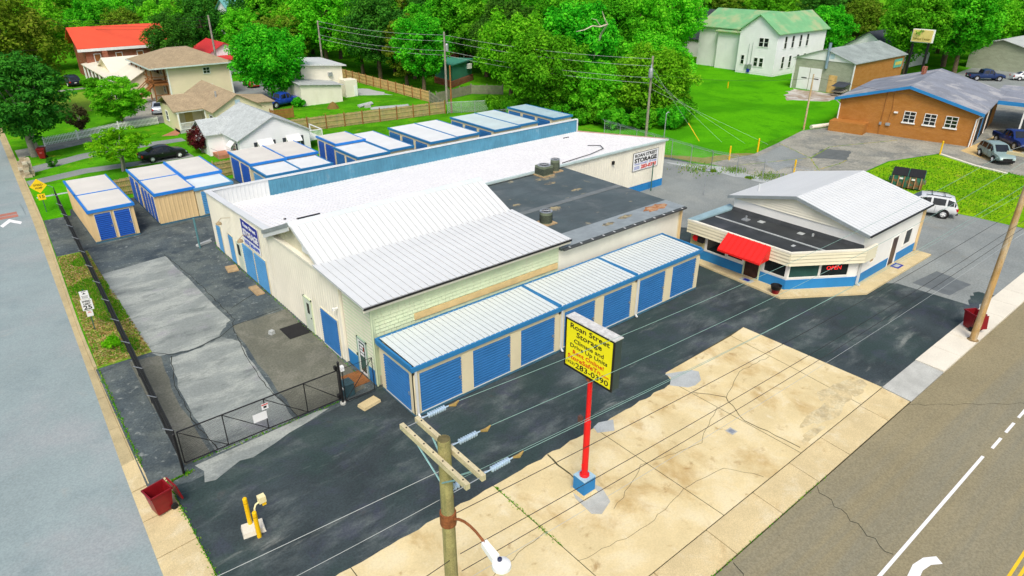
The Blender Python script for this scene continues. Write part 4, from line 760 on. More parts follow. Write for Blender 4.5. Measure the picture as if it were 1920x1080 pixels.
part('valance', MB().box(23.96, 24.02, y1, y0, 1.84, 1.97), 'red_awning', aw)
mbx = thing('hose_reel', 'red and black hose reel box on the office end wall', 'hose reel', (25.3, 2.9, 1.5)); part('reel', MB().lathe([(.2, 0), (.24, .05), (.24, .2), (.2, .24)], (25.15, 3.1, 1.62), 14, 'x'), 'red_paint', mbx); part('box', MB().box(25.1, 25.36, 2.4, 2.85, 1.42, 1.8), 'black_paint', mbx)
pot = thing('planter_pot', 'round red and black planter pot at the office walk corner', 'planter', (24.55, -3.75, .12)); part('bowl', MB().lathe([(.2, 0), (.27, .25), (.29, .3)], (24.55, -3.75, .12), 18), 'bin_red', pot); part('rim', MB().lathe([(.29, .3), (.34, .52), (.36, .56), (.31, .56), (.28, .44), (.02, .42)], (24.55, -3.75, .12), 18), 'black_paint', pot)
def mat_thing(label, x, y, w_, d, z, m, spot=None):
    t = tag(link('door_mat', MB().box(-w_ / 2, w_ / 2, -d / 2, d / 2, 0, .015).mesh('door_mat', m), None, (x, y, z)), label, 'door mat')
    if spot: link('print', MB().box(-w_ * .3, w_ * .3, -d * .28, d * .28, .0152, .018).mesh('print', spot), t)
mat_thing('small patterned door mat on the walk before the office entrance', 24.85, -1.5, .5, .85, .12, 'pale_patch', 'sign_blue'); mat_thing('blue door mat on the walk at the side office door', 34.9, -6.85, .9, .55, .12, 'sign_blue', 'pale_patch')
mat_thing('large black rubber mat by the metal door in the fenced lot', -.95, 11.4, 1.3, 1.5, .02, 'rubber'); mat_thing('brown door mat by the glass door behind the walk-through gate', -.65, 4.7, 1.0, 1.3, .02, 'deck_brown')
# ================================================================== REAR STORAGE UNITS
def rear_unit(label, x0, x1, y0, y1, h, doors=(), trim='blue_trim', dm='deep_blue_door', wall='tan_metal', gap='L', roofm='grey_roof_panel', slope_=.12):
    t = thing('storage_unit', label, 'storage unit', (x0, y0, 0), group='portable storage units in the rear yard'); W, D = x1 - x0, y1 - y0
    b = MB(); ribbed(b, (W, 0), (W, D), .14, h - .1, (1, 0), .3, .02); ribbed(b, (W, D), (0, D), .14, h - .1, (0, 1), .3, .02); ribbed(b, (0, D), (0, 0), .14, h - .1, (-1, 0), .3, .02 if not any(d[0] == 'L' for d in doors) else .004); ribbed(b, (0, 0), (W, 0), .14, h - .1, (0, -1), .3, .02 if not any(d[0] == 'F' for d in doors) else .004)
    b.box(.02, W - .02, .02, D - .02, h - .14, h - .1)
    part('wall', b, wall, t, world=False); part('skid', MB().box(-.01, W + .01, -.04, D, .0, .14), 'skid_blue', t, world=False)
    rp = [];
    n = int(D / .3)
    for i in range(n): yy = -.05 + i * (D + .1) / n; e = (D + .1) / n; rp += [(yy, 0), (yy + e * .8, 0), (yy + e * .86, .02), (yy + e * .94, .02)]
    rp.append((D + .05, 0)); m_ = len(rp); r = MB(); r.add([(-.05, y, h - .02 + z) for y, z in rp] + [(W + .05, y, h - .02 + z) for y, z in rp], [(i + 1, i, m_ + i, m_ + i + 1) for i in range(m_ - 1)]); part('roof', r, roofm, t, world=False)
    part('fascia', MB().box(-.1, W + .1, -.14, -.02, h - .2, h + .03).box(-.1, .05, -.02, D + .08, h - .16, h + .03).box(W - .02, W + .08, -.02, D + .08, h - .16, h + .02), trim, t, world=False)
    for d in doors:
        f, a, b_, m = d[0], d[1], d[2], (d[3] if len(d) > 3 else dm)
        if f == 'F': roll_door(t, ((a + b_) / 2, -.03, .2), 0, round(b_ - a, 2), h - .55, m, True, False)
        else: roll_door(t, (-.03, (a + b_) / 2, .2), -math.pi / 2, round(b_ - a, 2), h - .55, m, False, False)
    return t
U = rear_unit
U('storage unit with two narrow deep blue doors facing the lot, leftmost', -7.05, -4.02, 33.4, 38.0, 2.6, [('F', .35, 1.4), ('F', 1.65, 2.7)], 'bright_blue_trim', roofm='tan_roof'); U('storage unit joined behind the leftmost two-door unit', -7.05, -4.02, 38.05, 42.9, 2.6, [], 'bright_blue_trim', roofm='tan_roof')
L4 = [('L', .25 + k * 1.05, 1.05 + k * 1.05) for k in range(4)]
U('storage unit with plain ribbed tan front end and narrow side doors', -2.25, .72, 34.4, 38.9, 2.64, L4, 'bright_blue_trim', roofm='tan_roof'); U('storage unit joined behind the one with the ribbed tan end', -2.25, .72, 38.95, 43.1, 2.64, [('L', .4, 1.6), ('L', 2.0, 3.6)], 'bright_blue_trim', roofm='tan_roof')
U('low storage unit with patterned blue door beside the ribbed tan end', .78, 3.75, 34.3, 37.3, 2.5, [('F', .4, 2.6, 'faded_blue_door')], 'faded_blue_door', wall='beige_metal'); U('taller storage unit with bright blue edge behind the low one', .9, 3.9, 37.4, 43.3, 2.72, [], 'bright_blue_trim', roofm='tan_roof', wall='beige_metal')
LB = [('L', .3, 2.4), ('L', 2.8, 4.9)]
U('tall storage unit with two blue side doors in front of the white cottage', 6.6, 9.9, 37.7, 43.2, 2.72, LB, 'bright_blue_trim', roofm='tan_roof', wall='beige_metal'); U('tall storage unit right under the white cottage side windows', 9.98, 13.1, 37.9, 43.3, 2.72, [], 'bright_blue_trim', roofm='tan_roof', wall='beige_metal')
U('low storage unit in front of the tall pair, left one', 6.6, 9.65, 34.0, 37.4, 2.5, [('L', .4, 2.9, 'faded_blue_door'), ('F', .4, 2.6, 'faded_blue_door')], 'blue_trim', wall='beige_metal', roofm='white_metal'); U('low storage unit in front of the tall pair, right one', 9.75, 12.75, 34.1, 37.5, 2.5, [('F', .4, 2.6, 'faded_blue_door')], 'blue_trim', wall='beige_metal', roofm='white_metal')
U('tall short storage unit with blue side doors standing behind a low white-roofed one', 15.7, 18.9, 39.3, 43.5, 2.75, [('L', .3, 2.2), ('L', 2.5, 3.8)], 'bright_blue_trim', roofm='tan_roof', wall='beige_metal'); U('low white-roofed storage unit in front of the tall short one', 15.45, 18.8, 34.3, 39.1, 2.5, [('L', .4, 2.2, 'blue_door'), ('L', 2.6, 4.4, 'blue_door')], 'blue_trim', wall='beige_metal', roofm='white_metal')
U('long white-roofed storage unit right of the tall short one', 19.0, 21.7, 34.6, 42.6, 2.55, [], 'blue_trim', wall='beige_metal', roofm='white_metal')
L3 = [('L', .5 + k * 2.65, 2.7 + k * 2.65, 'blue_door') for k in range(3)]
U('long white-roofed storage unit with three side doors, left of a matching pair', 23.65, 26.95, 34.4, 42.6, 2.6, L3, 'blue_trim', wall='beige_metal', roofm='white_metal'); U('long white-roofed storage unit, right of a matching pair', 27.05, 29.9, 34.6, 42.6, 2.6, [], 'blue_trim', wall='beige_metal', roofm='white_metal')
mat('pale_teal_roof', (.50, .60, .60), .5, var=.08, scale=.5, grain=.03); mat('teal_roof', (.36, .50, .54), .5, var=.08, scale=.5, grain=.03)
U('long storage unit with pale teal roof and three side doors', 31.9, 35.4, 34.4, 42.6, 2.6, L3, 'blue_trim', wall='beige_metal', roofm='pale_teal_roof'); U('long pale teal storage unit right of the three-door one', 35.5, 38.4, 34.7, 42.7, 2.6, [], 'blue_trim', wall='beige_metal', roofm='pale_teal_roof')
U('lone storage unit with grey-teal roof at the far end by the trees', 40.6, 43.5, 34.5, 42.7, 2.65, L3, 'blue_trim', wall='beige_metal', roofm='teal_roof')
# ================================================================== FENCES AND GATES
def chain(mb, p0, p1, z0, z1, pitch=.11, r=.0035):
    """woven wire: two families of diagonal strands, three-sided wires"""
    L = math.dist(p0, p1); H = z1 - z0; ux, uy = (p1[0] - p0[0]) / L, (p1[1] - p0[1]) / L; nx, ny = -uy, ux
    for sgn in (1, -1):
        s = -H
        while s < L:
            a, b = s, s + H; za, zb = (z0, z1) if sgn > 0 else (z1, z0)
            if a < 0: za += (zb - za) * (-a) / H; a = 0
            if b > L: zb = za + (zb - za) * (L - a) / (b - a); b = L
            if b - a > .01:
                P = [(p0[0] + ux * t + nx * o, p0[1] + uy * t + ny * o, z + dz) for t, z in ((a, za), (b, zb)) for o, dz in ((-r, -r * .6), (r, -r * .6), (0, r))]
                mb.add(P, [(0, 1, 4, 3), (1, 2, 5, 4), (2, 0, 3, 5)])
            s += pitch
    return mb
def fence_line(name, label, pts, h, m, spacing=3.0, arms=True, pitch=.12, group=None, wires=True, r=.004, armdir=1, postr=.035):
    t = thing(name, label, 'fence', (*pts[0], 0), group=group); mesh = MB(); rails = MB()
    for p0, p1 in zip(pts[:-1], pts[1:]):
        chain(mesh, p0, p1, .05, h, pitch, r); rails.tube([(*p0, h), (*p1, h)], .022, 6); L = math.dist(p0, p1); n = max(1, round(L / spacing)); ux, uy = (p1[0] - p0[0]) / L, (p1[1] - p0[1]) / L
        for i in range(n + 1):
            x, y = p0[0] + (p1[0] - p0[0]) * i / n, p0[1] + (p1[1] - p0[1]) * i / n
            part('post', MB().tube([(x, y, 0), (x, y, h + .05)], postr, 8), m, t)
            if arms: part('barb_arm', MB().tube([(x, y, h + .04), (x + uy * .35 * armdir, y - ux * .35 * armdir, h + .3)], .022, 5), 'galvanised', t)
        if arms and wires:
            for k in (.4, .7, 1.): part('barbed_wire', MB().tube([(p0[0] + uy * .35 * k * armdir, p0[1] - ux * .35 * k * armdir, h + .04 + .26 * k), (p1[0] + uy * .35 * k * armdir, p1[1] - ux * .35 * k * armdir, h + .04 + .26 * k)], .006, 4), m, t)
    part('mesh', mesh, m, t, kind='stuff'); part('top_rail', rails, m, t); return t
fence_line('chain_link_fence', 'black chain-link fence with barbed-wire arms along the side street verge', [(-9.42, 3.35), (-7.86, 43.9)], 1.95, 'black_paint', 2.9, True, .085, r=.006, armdir=-1)
fence_line('chain_link_fence', 'galvanised chain-link fence around the far drive beside the old concrete', [(46.6, 32), (44.6, 15.4), (46.4, 5.0)], 1.9, 'galvanised', 3.0, True, .2, r=.003)
fence_line('chain_link_fence', 'grey chain-link fence between the warehouse end and the hedge', [(45.5, 44), (40.5, 45.2)], 1.9, 'galvanised', 2.5, False, .2, r=.003)
# sliding gate
gt = thing('sliding_gate', 'black chain-link sliding gate with diagonal braces across the lot entrance', 'gate', (-9.3, 3.42, 0))
gx = [-9.3, -7.47, -5.66, -3.78, -2.1]
part('frame', MB().tube([(gx[0], 3.42, .18), (gx[-1], 3.42, .18)], .03, 6).tube([(gx[0], 3.42, 1.8), (gx[-1], 3.42, 1.8)], .03, 6), 'black_paint', gt)
for x in gx: part('stile', MB().tube([(x, 3.42, .18), (x, 3.42, 1.8)], .025, 6), 'black_paint', gt)
for a, b in zip(gx[:-1], gx[1:]): part('brace', MB().tube([(a, 3.42, 1.78), (b, 3.42, .2)], .018, 6), 'black_paint', gt)
part('mesh', chain(MB(), (gx[0], 3.43), (gx[-1], 3.43), .18, 1.8, .085, .0045), 'black_paint', gt, kind='stuff')
for (x, z, w_, h, lab) in ((-5.95, .98, .62, .42, 'blank white gate sign, the larger and lower'), (-5.66, 1.42, .3, .3, 'small white gate sign with red mark, above the larger')):
    t = thing('gate_sign', lab, 'sign', (x, 3.385, z)); part('panel', MB().box(x - w_ / 2, x + w_ / 2, 3.375, 3.385, z - h / 2, z + h / 2), 'white_plate', t)
    if w_ < .5: part('red_bar', MB().box(x - .14, x + .14, 3.371, 3.3745, z + .07, z + .13), 'red_text', t); part('black_mark', MB().box(x - .07, x + .07, 3.371, 3.3745, z - .08, z + .03), 'black_text', t)
for x, y, h, lab in ((-9.5, 2.95, 2.05, 'black steel gate post at the street end of the sliding gate'), (-2.1, 3.2, 2.35, 'black steel gate post with roller guides near the glass door')):
    t = thing('gate_post', lab, 'post', (x, y, 0)); part('shaft', MB().tube([(x, y, 0), (x, y, h)], .055, 10), 'black_paint', t); part('cap', MB().lathe([(.06, 0), (.06, .03), (.02, .07)], (x, y, h), 10), 'black_paint', t)
    if h > 2.2:
        for z in (.3, 1.9): part('roller', MB().box(x - .14, x - .02, y + .1, y + .26, z, z + .2), 'black_paint', t)
        part('sensor', MB().box(x + .06, x + .24, y - .1, y + .08, 1.85, 2.1), 'white_plate', t); part('foot', MB().lathe([(.14, 0), (.14, .1), (.09, .12)], (x, y, 0), 12), 'grey_concrete', t)
wg = thing('walk_gate', 'small black walk-through gate between post and first storage unit', 'gate', (-1.95, 3.15, 0))
part('frame', MB().tube([(-1.98, 3.12, .15), (-.42, 3.1, .15), (-.42, 3.1, 2.0), (-1.98, 3.12, 2.0), (-1.98, 3.12, .15)], .025, 6), 'black_paint', wg); part('brace', MB().tube([(-1.98, 3.12, .16), (-.42, 3.1, 1.98)], .018, 6), 'black_paint', wg); part('mesh', chain(MB(), (-1.98, 3.13), (-.42, 3.11), .15, 2.0, .1, .003), 'black_paint', wg, kind='stuff')
t = thing('gate_operator', 'dark teal gate operator cabinet beside the gate post', 'cabinet', (-1.55, 3.75, 0)); part('cabinet', MB().box(-1.8, -1.3, 3.5, 4.0, 0, .72), mat('op_teal', (.035, .09, .11), .5), t); part('lid', MB().hexa([(-1.84, 3.46, .72), (-1.26, 3.46, .72), (-1.26, 4.04, .72), (-1.84, 4.04, .72), (-1.76, 3.54, .82), (-1.34, 3.54, .82), (-1.34, 3.96, .82), (-1.76, 3.96, .82)]), mat('op_teal', (.035, .09, .11)), t); part('label_plate', MB().box(-1.815, -1.8, 3.65, 3.78, .4, .52), 'white_plate', t)
def slab_thing(name, label, x, y, w_, d, h, rz, m, cat, z=.02):
    return tag(link(name, MB().hexa([(-w_ / 2, -d / 2, 0), (w_ / 2, -d / 2, 0), (w_ / 2, d / 2, 0), (-w_ / 2, d / 2, 0), (-w_ / 2 + .02, -d / 2 + .02, h), (w_ / 2 - .02, -d / 2 + .02, h), (w_ / 2 - .02, d / 2 - .02, h), (-w_ / 2 + .02, d / 2 - .02, h)]).mesh(name, m), None, (x, y, z), rz), label, cat)
slab_thing('concrete_block', 'low concrete step block in front of the walk-through gate', -1.15, 2.35, 1.0, .55, .14, R(10), 'walk_concrete', 'block', .006)
slab_thing('concrete_block', 'small white block standing in the lot near the rubber mat', -2.15, 11.9, .28, .28, .22, R(20), 'pale_patch', 'block')
slab_thing('wooden_ramp', 'wooden ramp board at the blue double doors, nearer the mat', -.75, 17.9, .55, 1.5, .08, 0, 'stain_wood', 'ramp'); slab_thing('wooden_ramp', 'wooden ramp board left of the blue double doors', -.8, 22.3, .75, 1.1, .08, R(-8), 'stain_wood', 'ramp'); slab_thing('wheel_stop', 'pale concrete wheel stop by the tall teal pipe post', -.85, 28.2, 1.2, .3, .14, R(20), 'pale_patch', 'wheel stop')
t = tag(link('pipe_post', MB().tube([(0, 0, 0), (0, 0, 2.3)], .07, 10).lathe([(.08, 2.28), (.08, 2.33), (.02, 2.36)], (0, 0, 0), 10).mesh('pipe_post', mat('teal_pipe', (.09, .22, .24), .6)), None, (-1.32, 27.6, 0)), 'teal steel pipe post at the warehouse left corner', 'post')
tag(link('pipe_post', MB().tube([(0, 0, 0), (0, 0, 2.6)], .05, 10).lathe([(.06, 2.58), (.06, 2.63), (.02, 2.66)], (0, 0, 0), 10).mesh('pipe_post', mat('green_pipe', (.05, .14, .1), .6)), None, (34.96, 15.1, 0)), 'thin green steel post before the white wall sign', 'post')
for i, (x, y, lab) in enumerate([(49.5, 16.6, 'yellow bollard at the weedy corner of the old drive'), (54.7, 16.5, 'yellow bollard at the lawn edge of the old drive'), (49.8, 9.4, 'yellow bollard seen above the office roof'), (69.0, 3.2, 'yellow bollard at the corner of the service forecourt')]):
    t = thing('bollard', lab, 'bollard', (x, y, 0), group='yellow bollards along the old drive'); part('tube', MB().tube([(x, y, 0), (x, y, 1.45)], .09, 10), 'yellow_paint', t); part('cap', MB().lathe([(.09, 1.45), (.07, 1.5), (.02, 1.53)], (x, y, 0), 10), 'yellow_paint', t)
tag(link('standpipe', MB().tube([(0, 0, 0), (0, 0, 2.0), (.05, 0, 2.3), (.25, 0, 2.45), (.45, 0, 2.35)], .035, 6).lathe([(.2, 2.25), (.22, 2.3), (.2, 2.35)], (.2, 0, 0), 10).mesh('standpipe', 'galvanised'), None, (37.6, 11.2, 0)), 'bent galvanised standpipe with coil behind the black roof corner', 'pipe')
# gate keypad posts
kp = thing('keypad_stand', 'pair of yellow bollards with gooseneck keypad on a concrete pad', 'keypad stand', (-8.4, -1.9, 0))
part('pad', MB().hexa([(-8.85, -2.15, .0), (-8.05, -2.3, .0), (-7.95, -1.7, .0), (-8.75, -1.55, .0), (-8.82, -2.12, .2), (-8.08, -2.26, .2), (-7.98, -1.73, .2), (-8.72, -1.58, .2)]), 'pale_walk_concrete', kp)
for x, y, h in ((-8.35, -2.38, 1.2), (-8.42, -1.72, 1.42)): b_ = part('bollard', MB().tube([(x, y, 0), (x, y, h), (x, y, h + .04)], [.085, .085, .06], 12), 'yellow_paint', kp); part('band', MB().lathe([(.09, h - .2), (.09, h - .17)], (x, y, 0), 12), mat('dark_yellow', (.5, .3, .01), .6), b_)
part('gooseneck', MB().tube([(-8.3, -2.3, 1.1), (-8.28, -2.25, 1.25), (-8.2, -2.2, 1.36), (-8.05, -2.18, 1.4)], .035, 8), mat('cream_paint', (.8, .72, .4), .5), kp); kb = part('keypad', MB().box(-8.08, -7.82, -2.3, -2.06, 1.36, 1.62), mat('cream_paint', (.8, .72, .4)), kp); part('hood', MB().box(-7.98, -7.84, -2.28, -2.08, 1.22, 1.36), 'yellow_paint', kb)
# ================================================================== WHEELED BINS
def bin_(label, x, y, rz, open_=True, z=.012):
    t = thing('wheeled_bin', label, 'bin', (x, y, z), rz, 'dark red wheeled refuse bins'); q = dict(world=False)
    hw, hd, bw, bd, H = .36, .40, .26, .28, 1.05; wall = .03
    o = [(-hw, -hd), (hw, -hd), (hw, hd), (-hw, hd)]; i_ = [(-hw + wall, -hd + wall), (hw - wall, -hd + wall), (hw - wall, hd - wall), (-hw + wall, hd - wall)]; b_ = [(-bw, -bd), (bw, -bd), (bw, bd), (-bw, bd)]
    V = [(x, y, .06) for x, y in b_] + [(x, y, H) for x, y in o] + [(x, y, H) for x, y in i_] + [(x * .9, y * .9, .14) for x, y in b_]; F = [(3, 2, 1, 0), (12, 13, 14, 15)]
    for k in range(4): j = (k + 1) % 4; F += [(k, j, 4 + j, 4 + k), (4 + k, 4 + j, 8 + j, 8 + k), (8 + k, 8 + j, 12 + j, 12 + k)]
    part('body', MB().add(V, F), 'bin_red', t, **q)
    part('rim', MB().box(-hw - .03, hw + .03, -hd - .03, -hd + .02, H - .05, H + .02).box(-hw - .03, hw + .03, hd - .02, hd + .03, H - .05, H + .02).box(-hw - .03, -hw + .02, -hd, hd, H - .05, H + .02).box(hw - .02, hw + .03, -hd, hd, H - .05, H + .02), 'bin_red', t, **q)
    part('axle', MB().tube([(-.33, hd - .08, .13), (.33, hd - .08, .13)], .02, 6), 'black_paint', t, **q)
    for s in (-1, 1): w_ = part('wheel', MB().lathe([(.06, -.035), (.135, -.035), (.14, 0), (.135, .035), (.06, .035)], (s * .32, hd - .06, .14), 16, 'x'), 'rubber', t, **q); part('hub', MB().lathe([(.06, -.04), (.06, .04)], (s * .32, hd - .06, .14), 10, 'x'), 'black_paint', w_, **q)
    part('handle', MB().tube([(-.3, hd + .02, H - .06), (-.3, hd + .12, H - .02), (.3, hd + .12, H - .02), (.3, hd + .02, H - .06)], .018, 6), 'bin_red', t, **q)
    if open_: part('lid', MB().hexa([(-.38, hd + .13, H), (.38, hd + .13, H), (.38, hd + .17, H), (-.38, hd + .17, H), (-.36, hd + .26, .26), (.36, hd + .26, .26), (.36, hd + .32, .28), (-.36, hd + .32, .28)][4:] + [(-.38, hd + .13, H), (.38, hd + .13, H), (.38, hd + .17, H + .01), (-.38, hd + .17, H + .01)]), 'bin_red', t, **q)
    else: part('lid', MB().hexa([(-.4, -hd - .05, H + .02), (.4, -hd - .05, H + .02), (.4, hd + .1, H + .02), (-.4, hd + .1, H + .02), (-.34, -hd + .03, H + .09), (.34, -hd + .03, H + .09), (.34, hd, H + .1), (-.34, hd, H + .1)]), 'bin_red', t, **q)
    part('label_plate', MB().box(-.12, .12, -.372, -.366, .62, .72), mat('bin_print', (.45, .12, .12), .6), t, **q)
bin_('open dark red wheeled bin on the pavement by the side street', -10.75, 1.35, R(-78)); bin_('open dark red wheeled bin behind the pole on the pale sidewalk', 29.4, -13.35, R(150), z=.03); bin_('closed dark red wheeled bin under the dark tree on the side street', -6.45, 63.7, R(-20), False)
# ================================================================== POLE SIGN
ps = thing('pole_sign', 'yellow Roan Street Storage sign on a red pole with blue base', 'sign', (2.65, -8.4, 0))
part('pad', MB().prism([(2.1, -8.5), (2.0, -9.5), (2.3, -9.75), (3.05, -9.5), (3.35, -8.75), (3.1, -8.0), (2.4, -7.9)], .017, .034), 'grey_concrete', ps)
part('rubble', MB().hexa([(2.25, -8.85, .03), (3.05, -8.85, .03), (3.05, -8.0, .03), (2.25, -8.0, .03), (2.33, -8.74, .16), (2.97, -8.74, .16), (2.97, -8.04, .16), (2.33, -8.04, .16)]), 'walk_concrete', ps)
part('base', MB().box(2.34, 2.96, -8.72, -8.1, .1, .82), 'blue_paint', ps); part('base_top', MB().box(2.33, 2.97, -8.73, -8.09, .82, .85), mat('base_pale', (.35, .55, .66), .7), ps)
part('flange', MB().lathe([(.2, .85), (.2, .92), (.13, .96)], (2.65, -8.4, 0), 16), 'red_paint', ps); pp = part('pole', MB().tube([(2.65, -8.4, .85), (2.65, -8.4, 3.5), (2.65, -8.4, 3.52), (2.65, -8.4, 5.6)], [.13, .13, .095, .095], 14), 'red_paint', ps)
part('junction_box', MB().box(2.35, 2.5, -8.3, -8.15, 3.5, 3.75), mat('box_brown', (.12, .06, .05), .6), pp); part('collar', MB().tube([(2.65, -8.4, 5.42), (2.65, -8.4, 5.6)], .17, 12), 'rust_pipe', ps)
part('conduit', MB().tube([(2.5, -8.42, 1.0), (2.46, -8.42, 1.5)], .03, 6), 'red_paint', ps)
part('cabinet', MB().box(2.5, 2.86, -9.58, -7.2, 5.58, 7.62), mat('cab_dark', (.035, .06, .06), .5), ps); part('cabinet_top', MB().box(2.46, 2.9, -9.6, -7.18, 7.62, 7.66), mat('cab_top', (.6, .6, .57), .6, var=.2, scale=6), ps)
part('edge', MB().box(2.455, 2.5, -9.6, -7.18, 5.55, 5.63).box(2.455, 2.5, -9.6, -9.53, 5.63, 7.62).box(2.455, 2.5, -7.25, -7.18, 5.63, 7.62).box(2.455, 2.5, -9.53, -7.25, 7.56, 7.62), 'black_paint', ps)
fc = part('face', MB().box(2.47, 2.5, -9.53, -7.25, 5.63, 7.56), 'yellow_face', ps)
SR = (math.pi / 2, 0, -math.pi / 2); lx0, ly0, lz0 = 2.65, -8.4, 0
def st(s, size, m, y, z, w_, b=.006): b *= .35; text(s, size, m, fc, (2.466 - lx0, y - ly0, z), SR, w_, bold=b)
st('Roan Street', .30, 'black_text', -8.39, 7.28, 1.93); st('Storage', .30, 'black_text', -8.39, 7.0, 1.25); st('Climate and', .235, 'black_text', -8.39, 6.72, 1.48, .002); st('Drive Up Units', .235, 'black_text', -8.39, 6.49, 1.85, .002); st('Rent Online!', .235, 'red_text', -8.39, 6.24, 1.55, .005); st('StoreSafeTn', .25, 'red_text', -8.20, 5.99, 1.66, .006); st('.com', .15, 'red_text', -9.25, 5.99, .36, 0); st('(423)', .17, 'black_text', -7.52, 5.76, .43, 0); st('283-0390', .32, 'black_text', -8.60, 5.70, 1.64, .006)
# ================================================================== TRAFFIC SIGNS
def sign_post(label, x, y, rz, h, z=0): t = thing('road_sign', label, 'road sign', (x, y, z), rz); part('post', MB().box(-.03, .03, 0, .045, 0, h), mat('post_green', (.05, .11, .08), .6), t, world=False); return t
t = sign_post('white SPEED LIMIT 25 sign with plates above and below on the verge', -9.85, 18.9, R(-8), 2.6); q = dict(world=False)
for z0, h, w_ in ((2.02, .5, .44), (1.32, .68, .56), (.92, .36, .32)): part('panel', MB().box(-w_ / 2, w_ / 2, -.012, -.001, z0, z0 + h), 'white_plate', t, **q)
text('SPEED', .16, 'black_text', t, (0, -.014, 1.82), UP, .42, bold=.003); text('LIMIT', .16, 'black_text', t, (0, -.014, 1.66), UP, .36, bold=.003); text('25', .34, 'black_text', t, (0, -.014, 1.38), UP, .42, bold=.008)
part('pictogram', MB().add([(-.09, -.015, 2.32), (.09, -.015, 2.32), (.04, -.015, 2.37), (0, -.015, 2.43), (-.04, -.015, 2.37)], [(0, 1, 2, 3, 4)]).box(-.11, .11, -.015, -.0125, 2.46, 2.49).box(-.16, .16, -.015, -.0125, 2.2, 2.22).box(-.14, .14, -.015, -.0125, 2.14, 2.16).box(-.15, .15, -.015, -.0125, 2.08, 2.10), 'black_text', t, **q); part('red_print', MB().box(-.1, .1, -.015, -.0125, 1.14, 1.17).box(-.06, .06, -.015, -.0125, 1.2, 1.23), 'red_text', t, **q)
t = sign_post('yellow diamond SPEED HUMP sign with 15 plate by the kerb', -8.85, 43.9, R(-8), 2.5); part('panel', MB().add([(0, -.012, 1.68), (.62, -.012, 2.3), (0, -.012, 2.92), (-.62, -.012, 2.3), (0, -.001, 1.68), (.62, -.001, 2.3), (0, -.001, 2.92), (-.62, -.001, 2.3)], [(0, 1, 2, 3), (7, 6, 5, 4)]), mat('sign_yellow', (.86, .60, .01), .5, var=.03), t, **q); part('panel', MB().box(-.27, .27, -.012, -.001, 1.1, 1.62), mat('sign_yellow', (.86, .6, .01)), t, **q)
text('SPEED', .22, 'black_text', t, (0, -.014, 2.32), UP, .66, bold=.002); text('HUMP', .22, 'black_text', t, (0, -.014, 2.06), UP, .5, bold=.002); text('15', .34, 'black_text', t, (0, -.014, 1.28), UP, .34, bold=.003)
# ================================================================== UTILITY POLES AND WIRES
def upole(label, x, y, h, r0, r1, m='pole_wood', lean=(0, 0), group='wooden utility poles'):
    t = thing('utility_pole', label, 'utility pole', (x, y, 0), group=group); part('shaft', MB().tube([(x + lean[0] * k / 6, y + lean[1] * k / 6, h * k / 6) for k in range(7)], [r0 + (r1 - r0) * k / 6 for k in range(7)], 14), m, t, smooth=True); return t
FP = (-6.7, -12.9)
fp = upole('wooden pole in front with twin crossarms, insulators and a street lamp', *FP, 10.3, .19, .14)
part('end_grain', MB().lathe([(.138, 10.3), (.12, 10.315), (.02, 10.31)], (*FP, 0), 14), mat('end_grain', (.14, .12, .05), .9, var=.3, scale=8), fp)
for dx, lab in ((-.2, 0), (.2, 1)):
    x = FP[0] + dx; a = part('crossarm', MB().box(x - .05, x + .05, FP[1] - 1.12, FP[1] + 1.42, 9.82, 9.96), 'arm_wood', fp)
    for k in range(7): part('bolt_head', MB().lathe([(.018, 0), (.018, .012), (.004, .016)], (x, FP[1] - .95 + k * .36, 9.96), 8), 'black_paint', a)
    part('arm_brace', MB().tube([(x - .03, FP[1] - .75, 9.83), (FP[0] + dx * .6, FP[1], 9.15)], .02, 5).tube([(x - .03, FP[1] + .75, 9.83), (FP[0] + dx * .6, FP[1], 9.15)], .02, 5), mat('brace_aqua', (.25, .45, .47), .6), fp)
part('spacer_bolt', MB().tube([(FP[0] - .5, FP[1] - 1.05, 9.88), (FP[0] + .3, FP[1] - 1.05, 9.88)], .01, 5), 'galvanised', fp); part('spacer_bolt', MB().tube([(FP[0] - .28, FP[1] + 1.3, 9.9), (FP[0] + .3, FP[1] + 1.3, 9.9)], .01, 5), 'galvanised', fp)
INS = []
for k, yy in enumerate((FP[1] + 1.35, FP[1] + .12, FP[1] - 1.02)):
    x0 = FP[0] + .26; z0 = 9.90; s = part('insulator', MB().lathe([(.015, 0), (.015, .2)] + [p for j in range(8) for p in ((.025, .2 + j * .062), (.068, .215 + j * .062), (.068, .228 + j * .062), (.025, .245 + j * .062))] + [(.018, .72), (.015, .8)], (x0, yy, z0), 12, 'x'), 'porcelain', fp)
    part('clamp', MB().tube([(x0 + .78, yy, z0), (x0 + .95, yy - .01, z0 - .04), (x0 + 1.08, yy, z0 + .02)], [.02, .05, .015], 8), 'brass', s); part('shackle', MB().tube([(x0 - .05, yy, z0), (x0 + .05, yy + .04, z0), (x0 + .16, yy, z0)], .014, 6), 'galvanised', s); INS.append((x0 + 1.05, yy, z0 + .01))
lm_ = part('lamp_arm', MB().tube([(FP[0] + .05, FP[1] - .14, 8.1), (FP[0] + .08, FP[1] - .3, 8.2), (FP[0] + .1, FP[1] - .5, 8.27), (FP[0] + .11, FP[1] - .7, 8.29), (FP[0] + .12, FP[1] - .9, 8.27), (FP[0] + .13, FP[1] - 1.08, 8.21), (FP[0] + .14, FP[1] - 1.25, 8.12)], .032, 8), 'rust_pipe', fp); part('bracket', MB().tube([(FP[0], FP[1], 7.9), (FP[0], FP[1], 8.25)], .19, 12), 'rust_pipe', fp)
